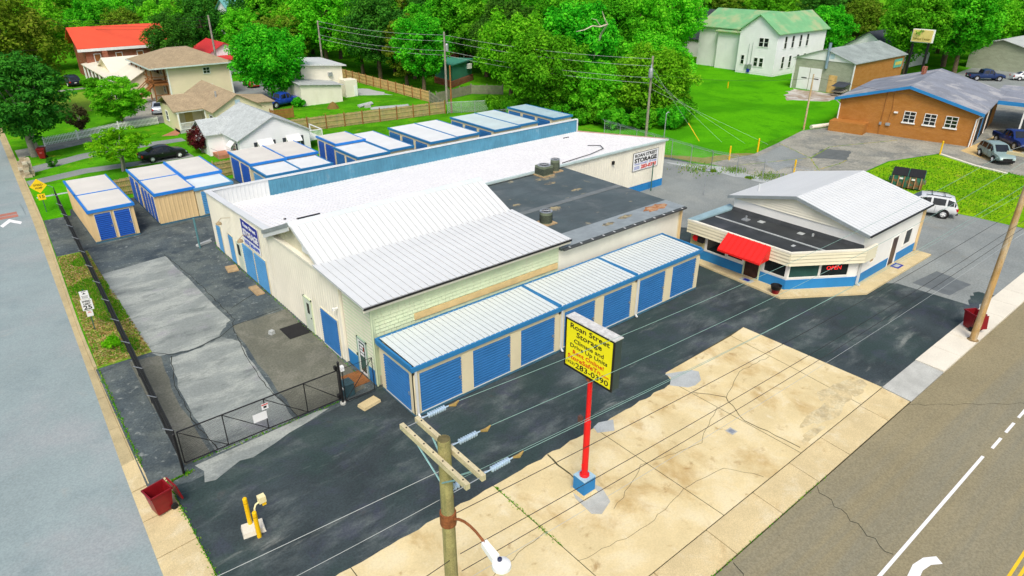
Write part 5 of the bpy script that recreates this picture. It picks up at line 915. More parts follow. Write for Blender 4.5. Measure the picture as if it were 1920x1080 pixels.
hd = part('lamp_head', MB().hexa([(FP[0] + .05, FP[1] - 1.55, 7.93), (FP[0] + .25, FP[1] - 1.55, 7.93), (FP[0] + .22, FP[1] - 1.15, 8.07), (FP[0] + .06, FP[1] - 1.15, 8.07), (FP[0] + .06, FP[1] - 1.55, 8.07), (FP[0] + .24, FP[1] - 1.55, 8.07), (FP[0] + .21, FP[1] - 1.15, 8.2), (FP[0] + .07, FP[1] - 1.15, 8.2)]), 'white_plate', fp)
part('lamp_hood', MB().lathe([(.15, -.1), (.21, -.03), (.2, .05), (.12, .1), (.02, .11)], (FP[0] + .16, FP[1] - 1.72, 7.95), 18), 'white_plate', hd, smooth=True); part('photocell', MB().lathe([(.05, 0), (.05, .05), (.03, .07)], (FP[0] + .16, FP[1] - 1.66, 8.055), 12), mat('cell_blue', (.02, .03, .08), .4), hd)
part('spool_insulator', MB().lathe([(.06, -.06), (.085, -.04), (.05, 0), (.085, .04), (.06, .06)], (FP[0] + .32, FP[1] + .1, 8.75), 12, 'x').tube([(FP[0] + .1, FP[1], 8.75), (FP[0] + .5, FP[1] + .1, 8.75)], .012, 5), 'porcelain', fp); part('red_cap', MB().lathe([(.05, 0), (.06, .05), (.03, .1)], (FP[0] + .2, FP[1] + .12, 8.45), 8), 'bin_red', fp)
RP = (28.04, -13.95)
rp_ = upole('bare wooden pole on the pale sidewalk in front of a dark red bin', *RP, 11.6, .19, .13, 'warm_pole_wood')
ra = part('crossarm', MB().box(RP[0] - .06, RP[0] + .06, RP[1] - 1.2, RP[1] + 1.3, 10.4, 10.55), 'arm_wood', rp_); part('collar_dirt', MB().lathe([(.3, 0), (.24, .03), (.19, .04)], (*RP, .03), 12), 'dirt', rp_)
def wire(label, p0, p1, sag, m, r=.012, n=16, group='overhead wires', ends=None):
    mb = MB(); pts = [(p0[0] + (p1[0] - p0[0]) * i / n, p0[1] + (p1[1] - p0[1]) * i / n, p0[2] + (p1[2] - p0[2]) * i / n - sag * 4 * (i / n) * (1 - i / n)) for i in range(n + 1)]
    o = link('overhead_wire', mb.tube(pts, r, 5).mesh('overhead_wire', m)); return tag(o, label, 'wire', group)
for k, yy in enumerate((1.2, .1, -1.05)):
    wire(['pale green power wire from the front pole crossarm, nearest the buildings', 'pale green power wire from the middle insulator of the front pole', 'pale green power wire from the front pole crossarm, nearest the road'][k], INS[k], (RP[0], RP[1] + yy, 10.6), .55, 'wire_green', .007); wire(['pale power wire right of the bare pole, nearest the buildings', 'pale power wire right of the bare pole, middle', 'pale power wire right of the bare pole, nearest the road'][k], (RP[0], RP[1] + yy, 10.6), (75, -14 + yy, 10.8), .7, 'wire_pale', .008)
for k, (z0, z1, m, yo) in enumerate([(8.75, 8.4, 'wire_green', .25), (7.0, 7.0, 'wire_black', -.2), (6.45, 6.55, 'wire_black', -.22), (6.1, 6.2, 'wire_pale', -.24), (7.9, 7.6, 'wire_black', .15)]):
    lab = ['thin green neutral wire below the front pole crossarms', 'upper of two black cables crossing the concrete apron', 'lower of two black cables crossing the concrete apron', 'thin white cable below the black cables over the apron', 'thin dark drop wire crossing high over the apron'][k]
    wire(lab, (FP[0] + .15, FP[1] + yo, z0), (RP[0] - .1, RP[1] + yo, z1), .35, m, .010 if 'black' in m else .006)
    if 0 < k < 4: wire(lab.replace('crossing the concrete apron', 'left of the front pole').replace('over the apron', 'left of the front pole'), (FP[0] - .15, FP[1] + yo, z0), (-38, -13.2 + yo, z0 - .2), .35, m, .010 if 'black' in m else .006)
    wire(lab.split(' crossing')[0].split(' below')[0] + ', stretch right of the bare pole', (RP[0], RP[1] + yo, z1), (75, -14 + yo, z1 + .2), .5, m, .012)
wire('pale guy wire from the front pole over the parking lot', (FP[0] - .1, FP[1] + .1, 9.4), (-24, -9.36, 7.1), .05, 'wire_pale', .007); wire('loose service wire looping left from the front pole', (FP[0] - .1, FP[1] + .15, 8.55), (-24, -9.3, 6.5), .4, 'wire_pale', .006); upole('wooden pole across the side street holding the service wires', -24, -9.36, 8.4, .17, .12); upole('next wooden pole along the main road beyond the office', 75, -14.0, 11.6, .19, .13); upole('wooden pole along the main road left of the side street', -38, -13.2, 9.5, .19, .13)
# poles and lines behind
P2 = (50.7, 29.0); p2 = upole('grey pole with transformer behind the warehouse end', *P2, 9.2, .17, .12, 'grey_fence_wood'); part('transformer', MB().lathe([(.24, 6.85), (.26, 6.9), (.26, 7.75), (.2, 7.9), (.05, 7.95)], (P2[0] - .3, P2[1] - .15, 0), 14), 'galvanised', p2, smooth=True); part('bushing', MB().tube([(P2[0] - .3, P2[1] - .15, 7.9), (P2[0] - .3, P2[1] - .15, 8.3)], .05, 8), 'porcelain', p2); part('weatherhead', MB().tube([(P2[0] + .9, P2[1] - 2.0, 0), (P2[0] + .9, P2[1] - 2.0, 2.9), (P2[0] + 1.1, P2[1] - 2.1, 3.1), (P2[0] + 1.3, P2[1] - 2.1, 3.0)], .06, 8), 'galvanised', p2)
P3 = (43.6, 60.5); p3 = upole('tall pale pole with transformer by the wooden fence corner', *P3, 9.9, .18, .12, 'grey_bark'); part('transformer', MB().lathe([(.22, 7.3), (.24, 7.35), (.24, 8.2), (.18, 8.35)], (P3[0] + .25, P3[1] - .2, 0), 12), 'galvanised', p3)
P4 = (40.5, 54.9); upole('shorter brown pole beside the wooden fence corner', *P4, 6.3, .14, .1, 'brown_post'); P5 = (38.0, 88.9); upole('distant pole beyond the beige workshop', *P5, 9.9, .17, .12, 'grey_bark'); P6 = (25.2, 103.3); upole('distant pole by the crimson-roofed house', *P6, 10.5, .2, .14, 'grey_bark'); P7 = (68.6, 18.8); upole('lone leaning pole on the lawn edge of the old drive', *P7, 6.6, .12, .09, 'warm_pole_wood', (.5, .3))
P8 = (3.5, 131)
for k, z in enumerate((9.0, 8.2, 6.9, 6.3)):
    wire(['uppermost wire between the two transformer poles', 'second wire between the two transformer poles', 'third wire between the two transformer poles', 'lowest cable between the two transformer poles'][k], (P2[0], P2[1], z - .1), (P3[0], P3[1], z + .5), .5, 'wire_pale', .018); wire(['upper distant wire across the trees behind the fence', 'second distant wire across the trees behind the fence', 'third distant wire across the trees behind the fence', 'lowest distant wire across the trees behind the fence'][k], (P3[0], P3[1], z + .5), (P5[0], P5[1], z + .8), .5, 'wire_pale', .018); wire(['upper cable above the red-roofed church', 'second cable above the red-roofed church', 'third cable above the red-roofed church', 'lowest cable above the red-roofed church'][k], (P6[0], P6[1], 10.3 - k * .5), (P8[0], P8[1], 9.6 - k * .5), .6, 'wire_black', .02)
for k in range(4):
    a = (P2[0] + 3 + k * 1.6, P2[1] - 5.5 - k * 2.0, .02); wire(f'guy wire from the transformer pole to the lawn, {["nearest the pole", "second from the pole", "third from the pole", "farthest from the pole"][k]}', (P2[0], P2[1], 8 - k * .8), a, .02, 'wire_pale', .008, 6, 'guy wires of the transformer pole')
tag(link('guy_guard', MB().tube([(P2[0] + 3.0, P2[1] - 5.5, .02), (P2[0] + 2.3, P2[1] - 4.2, 2.0)], .05, 6).mesh('guy_guard', 'yellow_paint')), 'yellow plastic guard on the guy wire near the fence', 'guard')
wire('long service wire from the transformer pole over the lawn', (P2[0], P2[1], 7.2), (P7[0], P7[1], 6.2), .5, 'wire_black', .014); wire('service wire from the leaning pole to the brick service building', (P7[0] + .4, P7[1] + .2, 6.3), (74.4, 6.6, 4.9), .2, 'wire_black', .012)
# ================================================================== WOODEN FENCES
def wood_fence(label, pts, h, m, pm, sp=2.4, rails=3, side=-1):
    t = thing('wooden_fence', label, 'fence', (*pts[0], 0)); pk = MB()
    for p0, p1 in zip(pts[:-1], pts[1:]):
        L = math.dist(p0, p1); ux, uy = (p1[0] - p0[0]) / L, (p1[1] - p0[1]) / L; nx, ny = uy * side * -1, -ux * side * -1; s = 0
        while s < L - .02:
            e = min(.14, L - s); hh = h + random.uniform(-.05, .03); a, b = s + .012, s + e - .012
            pk.hexa([(p0[0] + ux * q + nx * o, p0[1] + uy * q + ny * o, z) for z in (.04, hh) for q, o in ((a, 0), (b, 0), (b, .02), (a, .02))]); s += .145
        for k in range(rails):
            z = .3 + k * (h - .55) / (rails - 1); part('rail', MB().hexa([(p0[0] + ux * q - nx * o, p0[1] + uy * q - ny * o, zz) for zz in (z, z + .1) for q, o in ((0, .0), (0, .05), (L, .05), (L, 0))]), m, t)
        n = max(1, round(L / sp))
        for i in range(n + 1): x, y = p0[0] + (p1[0] - p0[0]) * i / n - nx * .09, p0[1] + (p1[1] - p0[1]) * i / n - ny * .09; part('post', MB().box(x - .05, x + .05, y - .05, y + .05, 0, h + .18), pm, t)
    part('pickets', pk, m, t, kind='stuff'); return t
wood_fence('weathered wooden privacy fence just behind the left storage units', [(-3.95, 44.6), (14.6, 44.9)], 1.55, 'fence_wood', 'fence_wood', side=1); wood_fence('long brown wooden fence with tall posts between lawn and storage yard', [(18.3, 57.7), (39.6, 55.2)], 1.65, 'fence_wood', 'brown_post', 2.3, side=1)
wood_fence('newer honey-coloured wooden fence running back beside the workshop lawn', [(42.35, 63.0), (42.5, 92)], 1.6, 'new_fence_wood', 'brown_post', 2.4, 3, -1); wood_fence('old grey wooden fence at the pole between two other fences', [(39.6, 55.3), (42.3, 62.9)], 1.6, 'grey_fence_wood', 'grey_fence_wood'); wood_fence('old grey wooden fence behind the poles in front of the teal shed', [(43.2, 62.5), (51, 64.5), (54.5, 61)], 1.4, 'grey_fence_wood', 'grey_fence_wood')
fence_line('chain_link_fence', 'grey chain-link gate section right of the brown wooden fence', [(39.9, 55.0), (48.5, 50.8)], 1.5, 'galvanised', 2.1, False, .09, r=.007)
wood_fence('short reddish fence by the blue pickup behind the cottage', [(19.6, 66.3), (22.6, 66.0)], 1.3, 'brown_post', 'brown_post')
pf = thing('picket_fence', 'low white picket fence along the garden behind the trees', 'fence', (-2, 70.5, 0)); pk = MB(); PT = [(-5.5, 69.6), (-2, 70.6), (2.8, 72.6), (7.6, 73.2)]
for p0, p1 in zip(PT[:-1], PT[1:]):
    L = math.dist(p0, p1); n = int(L / .16)
    for i in range(n): x, y = p0[0] + (p1[0] - p0[0]) * i / n, p0[1] + (p1[1] - p0[1]) * i / n; pk.box(x - .035, x + .035, y - .015, y + .015, .08, 1.0)
    for z in (.3, .8): part('rail', MB().tube([(*p0, z), (*p1, z)], .035, 4), 'white_trim', pf)
    part('post', MB().box(p0[0] - .07, p0[0] + .07, p0[1] - .07, p0[1] + .07, 0, 1.15), 'white_trim', pf)
part('pickets', pk, 'white_trim', pf, kind='stuff')
# ================================================================== VEHICLES
PROF = {   # x, belt z, roof z, half width at belt, half width at roof
 'sedan': ([(-2.3, .72, .76, .74, .6), (-2.15, .92, .97, .82, .7), (-1.55, .96, 1.02, .87, .72), (-.85, .95, 1.38, .89, .6), (-.1, .93, 1.46, .9, .62), (.45, .92, 1.41, .9, .6), (1.2, .91, .98, .88, .72), (1.85, .82, .86, .84, .7), (2.2, .66, .70, .76, .6), (2.3, .5, .52, .68, .55)], .33, (-1.35, 1.4), .26),
 'suv': ([(-2.4, .85, .9, .8, .7), (-2.3, 1.0, 1.08, .88, .76), (-2.05, 1.04, 1.55, .92, .72), (-1.5, 1.04, 1.70, .94, .72), (-.4, 1.02, 1.74, .95, .73), (.35, 1.0, 1.68, .95, .72), (1.15, 1.0, 1.08, .93, .78), (1.85, .96, 1.0, .9, .76), (2.25, .82, .86, .82, .66), (2.4, .58, .6, .74, .6)], .37, (-1.42, 1.42), .32),
 'pickup': ([(-2.9, .7, .74, .9, .85), (-2.85, 1.1, 1.14, .95, .92), (-1.0, 1.12, 1.16, .97, .94), (-.95, 1.14, 1.2, .97, .9), (-.75, 1.15, 1.80, .97, .74), (.1, 1.14, 1.92, .97, .76), (.65, 1.13, 1.84, .97, .74), (1.3, 1.13, 1.2, .96, .86), (2.4, 1.08, 1.12, .92, .8), (2.8, .9, .94, .88, .72), (2.9, .6, .62, .8, .66)], .43, (-1.75, 1.85), .42)}
def car(kind, label, x, y, heading, paint, grille='black_paint', rack=False, open_door=False):
    """heading: direction of the nose in degrees from +X"""
    P, wr, ax, cl = PROF[kind]; t = thing({'sedan': 'sedan_car', 'suv': 'suv_car', 'pickup': 'pickup_truck'}[kind], label, {'sedan': 'car', 'suv': 'car', 'pickup': 'pickup'}[kind], (x, y, .02), R(heading)); q = dict(world=False)
    def sec(p):
        xx, zb, zr, wb, wr_ = p; lo = cl + .02 if abs(xx) < 2 else cl + .1
        return [(xx, -wb * .86, lo), (xx, -wb * .98, lo + .12), (xx, -wb, lo + (zb - lo) * .55), (xx, -wb * .97, zb), (xx, -wr_ - .05, zr - .06), (xx, -wr_ + .08, zr), (xx, wr_ - .08, zr), (xx, wr_ + .05, zr - .06), (xx, wb * .97, zb), (xx, wb, lo + (zb - lo) * .55), (xx, wb * .98, lo + .12), (xx, wb * .86, lo)]
    S = [sec(p) for p in P]; n = 12; mb = MB(); mb.add([v for s in S for v in s], [(i * n + k, i * n + (k + 1) % n, (i + 1) * n + (k + 1) % n, (i + 1) * n + k) for i in range(len(S) - 1) for k in range(n)] + [tuple(range(n)), tuple(range((len(S) - 1) * n, len(S) * n))[::-1]])
    part('body', mb, paint, t, smooth=True, **q)
    # glazing on the sloping ends and the sides
    def lerp(a, b, f): return tuple(a[i] + (b[i] - a[i]) * f for i in range(3))
    def pane(name, a, b, c, d, out, ins=.08):
        cc = tuple(sum(v[i] for v in (a, b, c, d)) / 4 for i in range(3)); V = [tuple(lerp(v, cc, ins)[i] + out[i] for i in range(3)) for v in (a, b, c, d)]
        return part(name, MB().quad(*V), 'car_glass', t, **q)
    for i in range(len(P) - 1):
        h0, h1 = P[i][2] - P[i][1], P[i + 1][2] - P[i + 1][1]; A, B = S[i], S[i + 1]
        if h0 > .25 and h1 > .25:
            for (k0, k1, s_) in ((3, 4, -1), (8, 7, 1)): pane('side_window', A[k0], B[k0], B[k1], A[k1], (0, .018 * s_, .006), .17)
        elif max(h0, h1) > .25:
            pane('windshield' if h1 < h0 else 'rear_window', A[5], A[6], B[6], B[5], (.012 if h1 < h0 else -.012, 0, .016), .07)
            lo, hi = (A, B) if h1 > h0 else (B, A)
            for (k0, k1, s_) in ((3, 4, -1), (8, 7, 1)): pane('quarter_window', lerp(lo[k0], hi[k0], .45), hi[k0], hi[k1], lerp(lo[k1], hi[k1], .45), (0, .018 * s_, .004), .12)
    wx = max(p[3] for p in P)
    for a in ax:
        for s in (-1, 1):
            part('wheel_arch', MB().lathe([(wr * 1.17, -.02), (wr * 1.17, .012)], (a, s * (wx - .0), wr), 18, 'y'), 'dark_void', t, **q)
            w_ = part('wheel', MB().lathe([(wr * .62, -.1), (wr * .95, -.1), (wr, -.06), (wr, .06), (wr * .95, .1), (wr * .62, .1)], (a, s * (wx - .06), wr), 18, 'y'), 'rubber', t, **q); part('rim', MB().lathe([(wr * .6, -.105), (wr * .62, -.104), (wr * .62, .104), (wr * .6, .105)], (a, s * (wx - .06), wr), 14, 'y'), 'galvanised', w_, **q)
            sp_ = MB()
            for k in range(5): an = k * 2 * math.pi / 5; sp_.tube([(a, s * (wx + .05), wr), (a + math.cos(an) * wr * .55, s * (wx + .048), wr + math.sin(an) * wr * .55)], [.05, .035], 4)
            part('spokes', sp_, 'white_plate' if kind != 'pickup' else 'galvanised', w_, **q)
    xf, xr = P[-1][0], P[0][0]; zl = P[-2][1]
    part('grille', MB().box(xf - .05, xf + .012, -.45, .45, cl + .2, zl - .12), grille, t, **q); part('front_bumper', MB().box(xf - .12, xf + .05, -.72, .72, cl + .02, cl + .2), 'black_paint' if kind != 'sedan' else paint, t, **q); part('rear_bumper', MB().box(xr - .05, xr + .12, -.78, .78, cl + .04, cl + .24), 'black_paint' if kind != 'sedan' else paint, t, **q)
    for s in (-1, 1):
        part('headlight', MB().hexa([(xf - .32, s * .62 - .16, zl - .16), (xf - .08, s * .6 - .16, zl - .2), (xf - .08, s * .6 + .16, zl - .2), (xf - .32, s * .66 + .16, zl - .16), (xf - .32, s * .62 - .16, zl + .02), (xf - .1, s * .6 - .16, zl - .04), (xf - .1, s * .6 + .16, zl - .04), (xf - .32, s * .66 + .16, zl + .02)]), 'porcelain', t, **q)
        part('tail_light', MB().box(xr - .02, xr + .22, s * (wx - .2) - .1, s * (wx - .2) + .13, P[1][1] - .3, P[1][1] - .08), mat('tail_red', (.5, .01, .015), .25, var=0, grain=0), t, **q)
        xm = [p[0] for p in P if p[2] - p[1] > .25][-1] + .2; part('mirror', MB().box(xm - .08, xm + .06, s * (wx + .02), s * (wx + .2), P[4][1] - .0, P[4][1] + .15), paint, t, **q); part('door_handle', MB().box(-.35, -.2, s * (wx - .0), s * (wx + .02), P[4][1] - .14, P[4][1] - .11), 'galvanised', t, **q)
        for xd in (-.75, .1, .95): part('door_seam', MB().box(xd, xd + .012, s * (wx * .985), s * (wx + .003), cl + .15, P[4][1] - .02), 'dark_void', t, **q)
    part('plate', MB().box(xr - .06, xr - .02, -.16, .16, cl + .3, cl + .42), 'white_plate', t, **q)
    if rack:
        for s in (-1, 1): part('roof_rail', MB().tube([(-1.7, s * .62, 1.76), (.1, s * .62, 1.79)], .03, 6), 'black_paint', t, **q)
        for xx in (-1.25, -.35): part('crossbar', MB().tube([(xx, -.66, 1.82), (xx, .66, 1.82)], .025, 6), 'black_paint', t, **q)
    if kind == 'pickup': part('bed', MB().box(-2.72, -1.1, -.78, .78, 1.165, 1.175), 'dark_void', t, **q)
    if open_door: d = part('open_door', MB().hexa([(.95, .93, .45), (1.0, .93, .45), (.55, 1.75, .45), (.5, 1.75, .45), (.95, .93, 1.02), (1.0, .93, 1.02), (.55, 1.75, 1.02), (.5, 1.75, 1.02)]), paint, t, **q); part('door_glass', MB().hexa([(.96, .94, 1.04), (.98, .94, 1.04), (.56, 1.68, 1.04), (.54, 1.68, 1.04), (.8, .9, 1.5), (.82, .9, 1.5), (.5, 1.5, 1.5), (.48, 1.5, 1.5)]), 'car_glass', d, **q); part('door_opening', MB().box(.0, .95, .935, .957, .46, 1.55), 'dark_void', t, **q)
    return t
def paintm(name, c, r=.28): return mat(name, c, r, .15, var=.04, scale=1, grain=.02, spec=.6)
car('sedan', 'black four-door sedan parked on the house driveway', 3.45, 55.4, 4, paintm('car_black', (.012, .014, .016)))
car('suv', 'dark blue SUV parked near the porch under the far trees', 4.3, 113.5, 96, paintm('car_navy', (.015, .022, .04)))
car('sedan', 'silver car beside the tan house under the outside stairs', 9.7, 81.2, 75, paintm('car_silver', (.42, .46, .5)))
car('pickup', 'bright blue pickup truck under the big round maple', 24.6, 74.4, 12, paintm('truck_blue', (.015, .06, .42)))
car('sedan', 'red car behind the tan apartment building', 27.0, 93.5, 85, paintm('car_red', (.4, .02, .03)))
car('suv', 'white SUV with roof rails and its driver door open by the office', 48.0, -3.3, 113, paintm('car_white', (.72, .75, .76)), rack=True, open_door=True)
car('suv', 'pale grey-green SUV parked at the forecourt kerb', 71.4, -1.3, 222, paintm('car_sage', (.26, .36, .34)), rack=False)
car('pickup', 'blue pickup truck facing out of the service bays', 79.3, -.6, 225, paintm('truck_navy', (.01, .03, .16)))
car('pickup', 'dark blue pickup truck parked in the lane behind the service roof', 127.5, 18, -48, paintm('truck_dark', (.015, .04, .14)))
car('sedan', 'white car at the far right edge beyond the service station', 133, 13.5, -50, paintm('car_white', (.72, .75, .76)))
# person getting out of the white SUV
def person(label, x, y, z, rz):
    t = thing('person', label, 'person', (x, y, z), rz)
    J = dict(pel=((0, 0, .58), .15), che=((-.03, 0, .95), .16), nek=((.0, 0, 1.13), .065), hed=((.03, 0, 1.26), .10), top=((.03, 0, 1.36), .08), hl=((.05, .11, .56), .11), kl=((.45, .14, .60), .075), al=((.52, .15, .2), .05), tl=((.68, .15, .13), .04), hr=((.05, -.11, .56), .11), kr=((.42, -.16, .58), .075), ar=((.46, -.17, .18), .05), tr=((.62, -.17, .12), .04), sl=((-.03, .2, 1.02), .07), el=((.08, .28, .78), .05), wl=((.3, .2, .72), .035), sr=((-.03, -.2, 1.02), .07), er=((.08, -.28, .78), .05), wr=((.3, -.2, .72), .035))
    E_ = ['pel che', 'che nek', 'nek hed', 'hed top', 'pel hl', 'hl kl', 'kl al', 'al tl', 'pel hr', 'hr kr', 'kr ar', 'ar tr', 'che sl', 'sl el', 'el wl', 'che sr', 'sr er', 'er wr']; K = list(J)
    me = bpy.data.meshes.new('body'); me.from_pydata([J[k][0] for k in K], [tuple(K.index(a) for a in e.split()) for e in E_], []); o = bpy.data.objects.new('body', me); COL.objects.link(o)
    o.modifiers.new('s', 'SKIN'); 
    for i, k in enumerate(K): v = me.skin_vertices[0].data[i]; v.radius = (J[k][1], J[k][1]); v.use_root = k == 'pel'
    o.modifiers.new('u', 'SUBSURF').levels = 1; bpy.context.view_layer.update(); m2 = bpy.data.meshes.new_from_object(o.evaluated_get(bpy.context.evaluated_depsgraph_get())); bpy.data.objects.remove(o)
    for mm in ('jeans', 'shirt', 'skin', 'shoe'): m2.materials.append({'jeans': mat('jeans', (.04, .1, .3), .9), 'shirt': mat('shirt', (.10, .16, .32), .9), 'skin': mat('skin', (.5, .28, .2), .6), 'shoe': mat('shoe', (.35, .08, .05), .7)}[mm])
    for p in m2.polygons:
        c = p.center; p.use_smooth = True; p.material_index = 2 if c.z > 1.1 or (c.x > .22 and c.z > .66 and abs(c.y) > .12) else (3 if c.z < .2 and c.x > .4 else (0 if c.z < .66 else 1))
    link('body', m2, t); part('hair', MB().lathe([(.11, 1.28), (.115, 1.33), (.09, 1.40), (.03, 1.43)], (.01, 0, 0), 10), mat('hair_brown', (.06, .035, .02), .9), t, world=False)
person('person in blue jeans sitting sideways in the open SUV doorway', 47.05, -2.85, .04, R(113 + 90))
# skip in the rough grass
dp = thing('dumpster', 'rusty green open-topped dumpster behind the office', 'dumpster', (54.2, .6, 0), R(-72)); q = dict(world=False); dm = mat('dumpster_green', (.04, .18, .13), .7, var=.2, scale=2, grain=.1, layers=(((.32, .12, .05), .9, 1.1, .48, .62),))
part('body', MB().hexa([(-1.3, -.75, .15), (1.3, -.75, .15), (1.3, .6, .15), (-1.3, .6, .15), (-1.35, -.95, 1.25), (1.35, -.95, 1.25), (1.35, .75, 1.55), (-1.35, .75, 1.55)]), dm, dp, **q)
for k in range(6): part('rib', MB().box(-1.2 + k * .46, -1.12 + k * .46, -.99, -.8, .2, 1.25), mat('rust', (.35, .14, .05)), dp, **q)
for s in (-1, 1): part('lid', MB().hexa([(s * .68 - .64, -.97, 1.27), (s * .68 + .64, -.97, 1.27), (s * .68 + .64, .78, 1.58), (s * .68 - .64, .78, 1.58), (s * .68 - .64, -.97, 1.32), (s * .68 + .64, -.97, 1.32), (s * .68 + .64, .78, 1.63), (s * .68 - .64, .78, 1.63)]), 'rubber', dp, **q); part('side_pocket', MB().box(s * 1.36, s * 1.52, -.5, .4, .6, .8), dm, dp, **q); part('sticker', MB().box(s * .5 - .15, s * .5 + .15, -.97, -.93, .95, 1.1), 'white_plate', dp, **q)
# ================================================================== HOUSES
def gwin(t, face, a0, a1, c, z0, z1, glass='glass', frame='white_trim', grid=(1, 2)):
    """window with frame and panes; face '-y','-x' wall plane at coordinate c, spanning a0..a1"""
    def bx(mb, u0, u1, d0, d1, w0, w1): return mb.box(u0, u1, c - d1, c - d0, w0, w1) if face == '-y' else mb.box(c - d1, c - d0, u0, u1, w0, w1)
    f = MB(); e = .09; bx(f, a0 - e, a0, 0, .06, z0 - e, z1 + e); bx(f, a1, a1 + e, 0, .06, z0 - e, z1 + e); bx(f, a0, a1, 0, .06, z1, z1 + e); bx(f, a0 - e * 1.5, a1 + e * 1.5, 0, .09, z0 - e, z0)
    for i in range(1, grid[0]): u = a0 + (a1 - a0) * i / grid[0]; bx(f, u - .025, u + .025, .015, .045, z0, z1)
    for j in range(1, grid[1]): v = z0 + (z1 - z0) * j / grid[1]; bx(f, a0, a1, .015, .045, v - .025, v + .025)
    w_ = part('window', f, frame, t); nx, nz = grid
    for i in range(nx):
        for j in range(nz): part('pane', bx(MB(), a0 + (a1 - a0) * i / nx, a0 + (a1 - a0) * (i + 1) / nx, .004, .012, z0 + (z1 - z0) * j / nz, z0 + (z1 - z0) * (j + 1) / nz), glass, w_)
    return w_
def gable(t, x0, x1, y0, y1, h, rh, axis, wall, roof, ov=.35, th=.1, name='roof', base=0):
    m_ = (y0 + y1) / 2 if axis == 'x' else (x0 + x1) / 2; lo, hi = (y0, y1) if axis == 'x' else (x0, x1); a0, a1 = (x0, x1) if axis == 'x' else (y0, y1)
    part('wall', MB().extr([(lo, base), (hi, base), (hi, h), (m_, rh), (lo, h)], axis, a0, a1), wall, t); s = (rh - h) / (m_ - lo)
    return part(name, MB().extr([(lo - ov, h - s * ov), (m_, rh), (hi + ov, h - s * ov), (hi + ov, h - s * ov + th), (m_, rh + th), (lo - ov, h - s * ov + th)], axis, a0 - ov, a1 + ov), roof, t)
def laps(t, face, a0, a1, c, z0, z1, m, pitch=.22, top=None):
    mb = MB(); z = z0
    while z < z1 - .05:
        e = min(pitch, z1 - z); b0, b1 = a0, a1
        if top: b0, b1 = top(z + e)
        if b1 - b0 > .2:
            if face == '-y': mb.hexa([(b0, c - .035, z), (b1, c - .035, z), (b1, c, z), (b0, c, z), (b0, c - .008, z + e), (b1, c - .008, z + e), (b1, c, z + e), (b0, c, z + e)])
            else: mb.hexa([(c - .035, b0, z), (c, b0, z), (c, b1, z), (c - .035, b1, z), (c - .008, b0, z + e), (c, b0, z + e), (c, b1, z + e), (c - .008, b1, z + e)])
        z += e
    return part('lap_siding', mb, m, t)
# white cottage
c1 = thing('cottage', 'white clapboard cottage with grey shingle roof behind the storage units', 'house', (9.3, 48.2, 0))
r1 = gable(c1, 9.3, 16.9, 48.2, 57.5, 2.45, 4.35, 'y', 'white_vinyl', 'grey_shingles', .3); laps(c1, '-y', 9.3, 16.9, 48.2, .2, 4.3, 'white_vinyl', .24, lambda z: (9.3 + max(0, z - 2.45) * 2.0, 16.9 - max(0, z - 2.45) * 2.0)); laps(c1, '-x', 48.2, 57.5, 9.3, .2, 2.4, 'white_vinyl', .24)
part('porch_block', MB().extr([(53.2, 0), (57.2, 0), (57.2, 2.3), (55.2, 3.5), (53.2, 2.3)], 'x', 7.6, 9.4), 'white_vinyl', c1); part('porch_roof', MB().extr([(52.9, 2.2), (55.2, 3.5), (57.5, 2.2), (57.5, 2.3), (55.2, 3.6), (52.9, 2.3)], 'x', 7.3, 11), 'grey_shingles', c1)
for face, a0, a1, c in (('-y', 11.2, 12.6, 48.16), ('-y', 14.3, 15.7, 48.16), ('-x', 49.3, 50.5, 9.26), ('-x', 54.4, 55.8, 7.6)):
    w_ = gwin(c1, face, a0, a1, c, .9, 1.9); m_ = (a0 + a1) / 2
    for s in (a0 - .45, a1 + .1): part('shutter', MB().box(s, s + .35, c - .06, c - .0, .85, 1.95) if face == '-y' else MB().box(c - .06, c, s, s + .35, .85, 1.95), 'dark_shingles', w_)
    V = [(a0 - .1, -.05, 2.15), (a1 + .1, -.05, 2.15), (a1 + .1, -.65, 1.55), (a0 - .1, -.65, 1.55)]; V = V + [(a, d, z - .04) for a, d, z in V]; aw_ = MB().add([(a, c + d, z) if face == '-y' else (c + d, a, z) for a, d, z in V], [(0, 1, 2, 3), (7, 6, 5, 4), (0, 4, 5, 1), (1, 5, 6, 2), (2, 6, 7, 3), (3, 7, 4, 0)]); part('window_awning', aw_, 'white_trim', w_)
part('porch_rail', MB().tube([(7.9, 51.4, 0), (7.9, 51.4, .9), (9.2, 51.2, .9), (9.2, 51.2, 0)], .025, 5).tube([(7.9, 51.4, .9), (7.7, 52.9, .9)], .025, 5), 'galvanised', c1); part('steps', MB().box(7.9, 9.2, 51.3, 53.2, 0, .4), mat('path_brick', (.42, .18, .1)), c1); part('flue', MB().tube([(10.6, 55.4, 3.0), (10.6, 55.4, 3.55)], .1, 8), 'black_paint', c1)
dk = part('deck', MB().box(16.95, 18.9, 49.3, 52.6, .9, 1.05), 'white_trim', c1)
for k in range(14): part('baluster', MB().box(17.0 + k * .14, 17.05 + k * .14, 49.32, 49.36, 1.05, 1.95), 'white_trim', dk)
part('rail', MB().box(16.95, 18.95, 49.28, 49.4, 1.92, 2.0).box(18.85, 18.95, 49.3, 52.6, 1.92, 2.0).box(18.85, 18.95, 49.3, 49.4, 0, 1.95).box(18.85, 18.95, 52.5, 52.6, 0, 1.95), 'white_trim', dk)
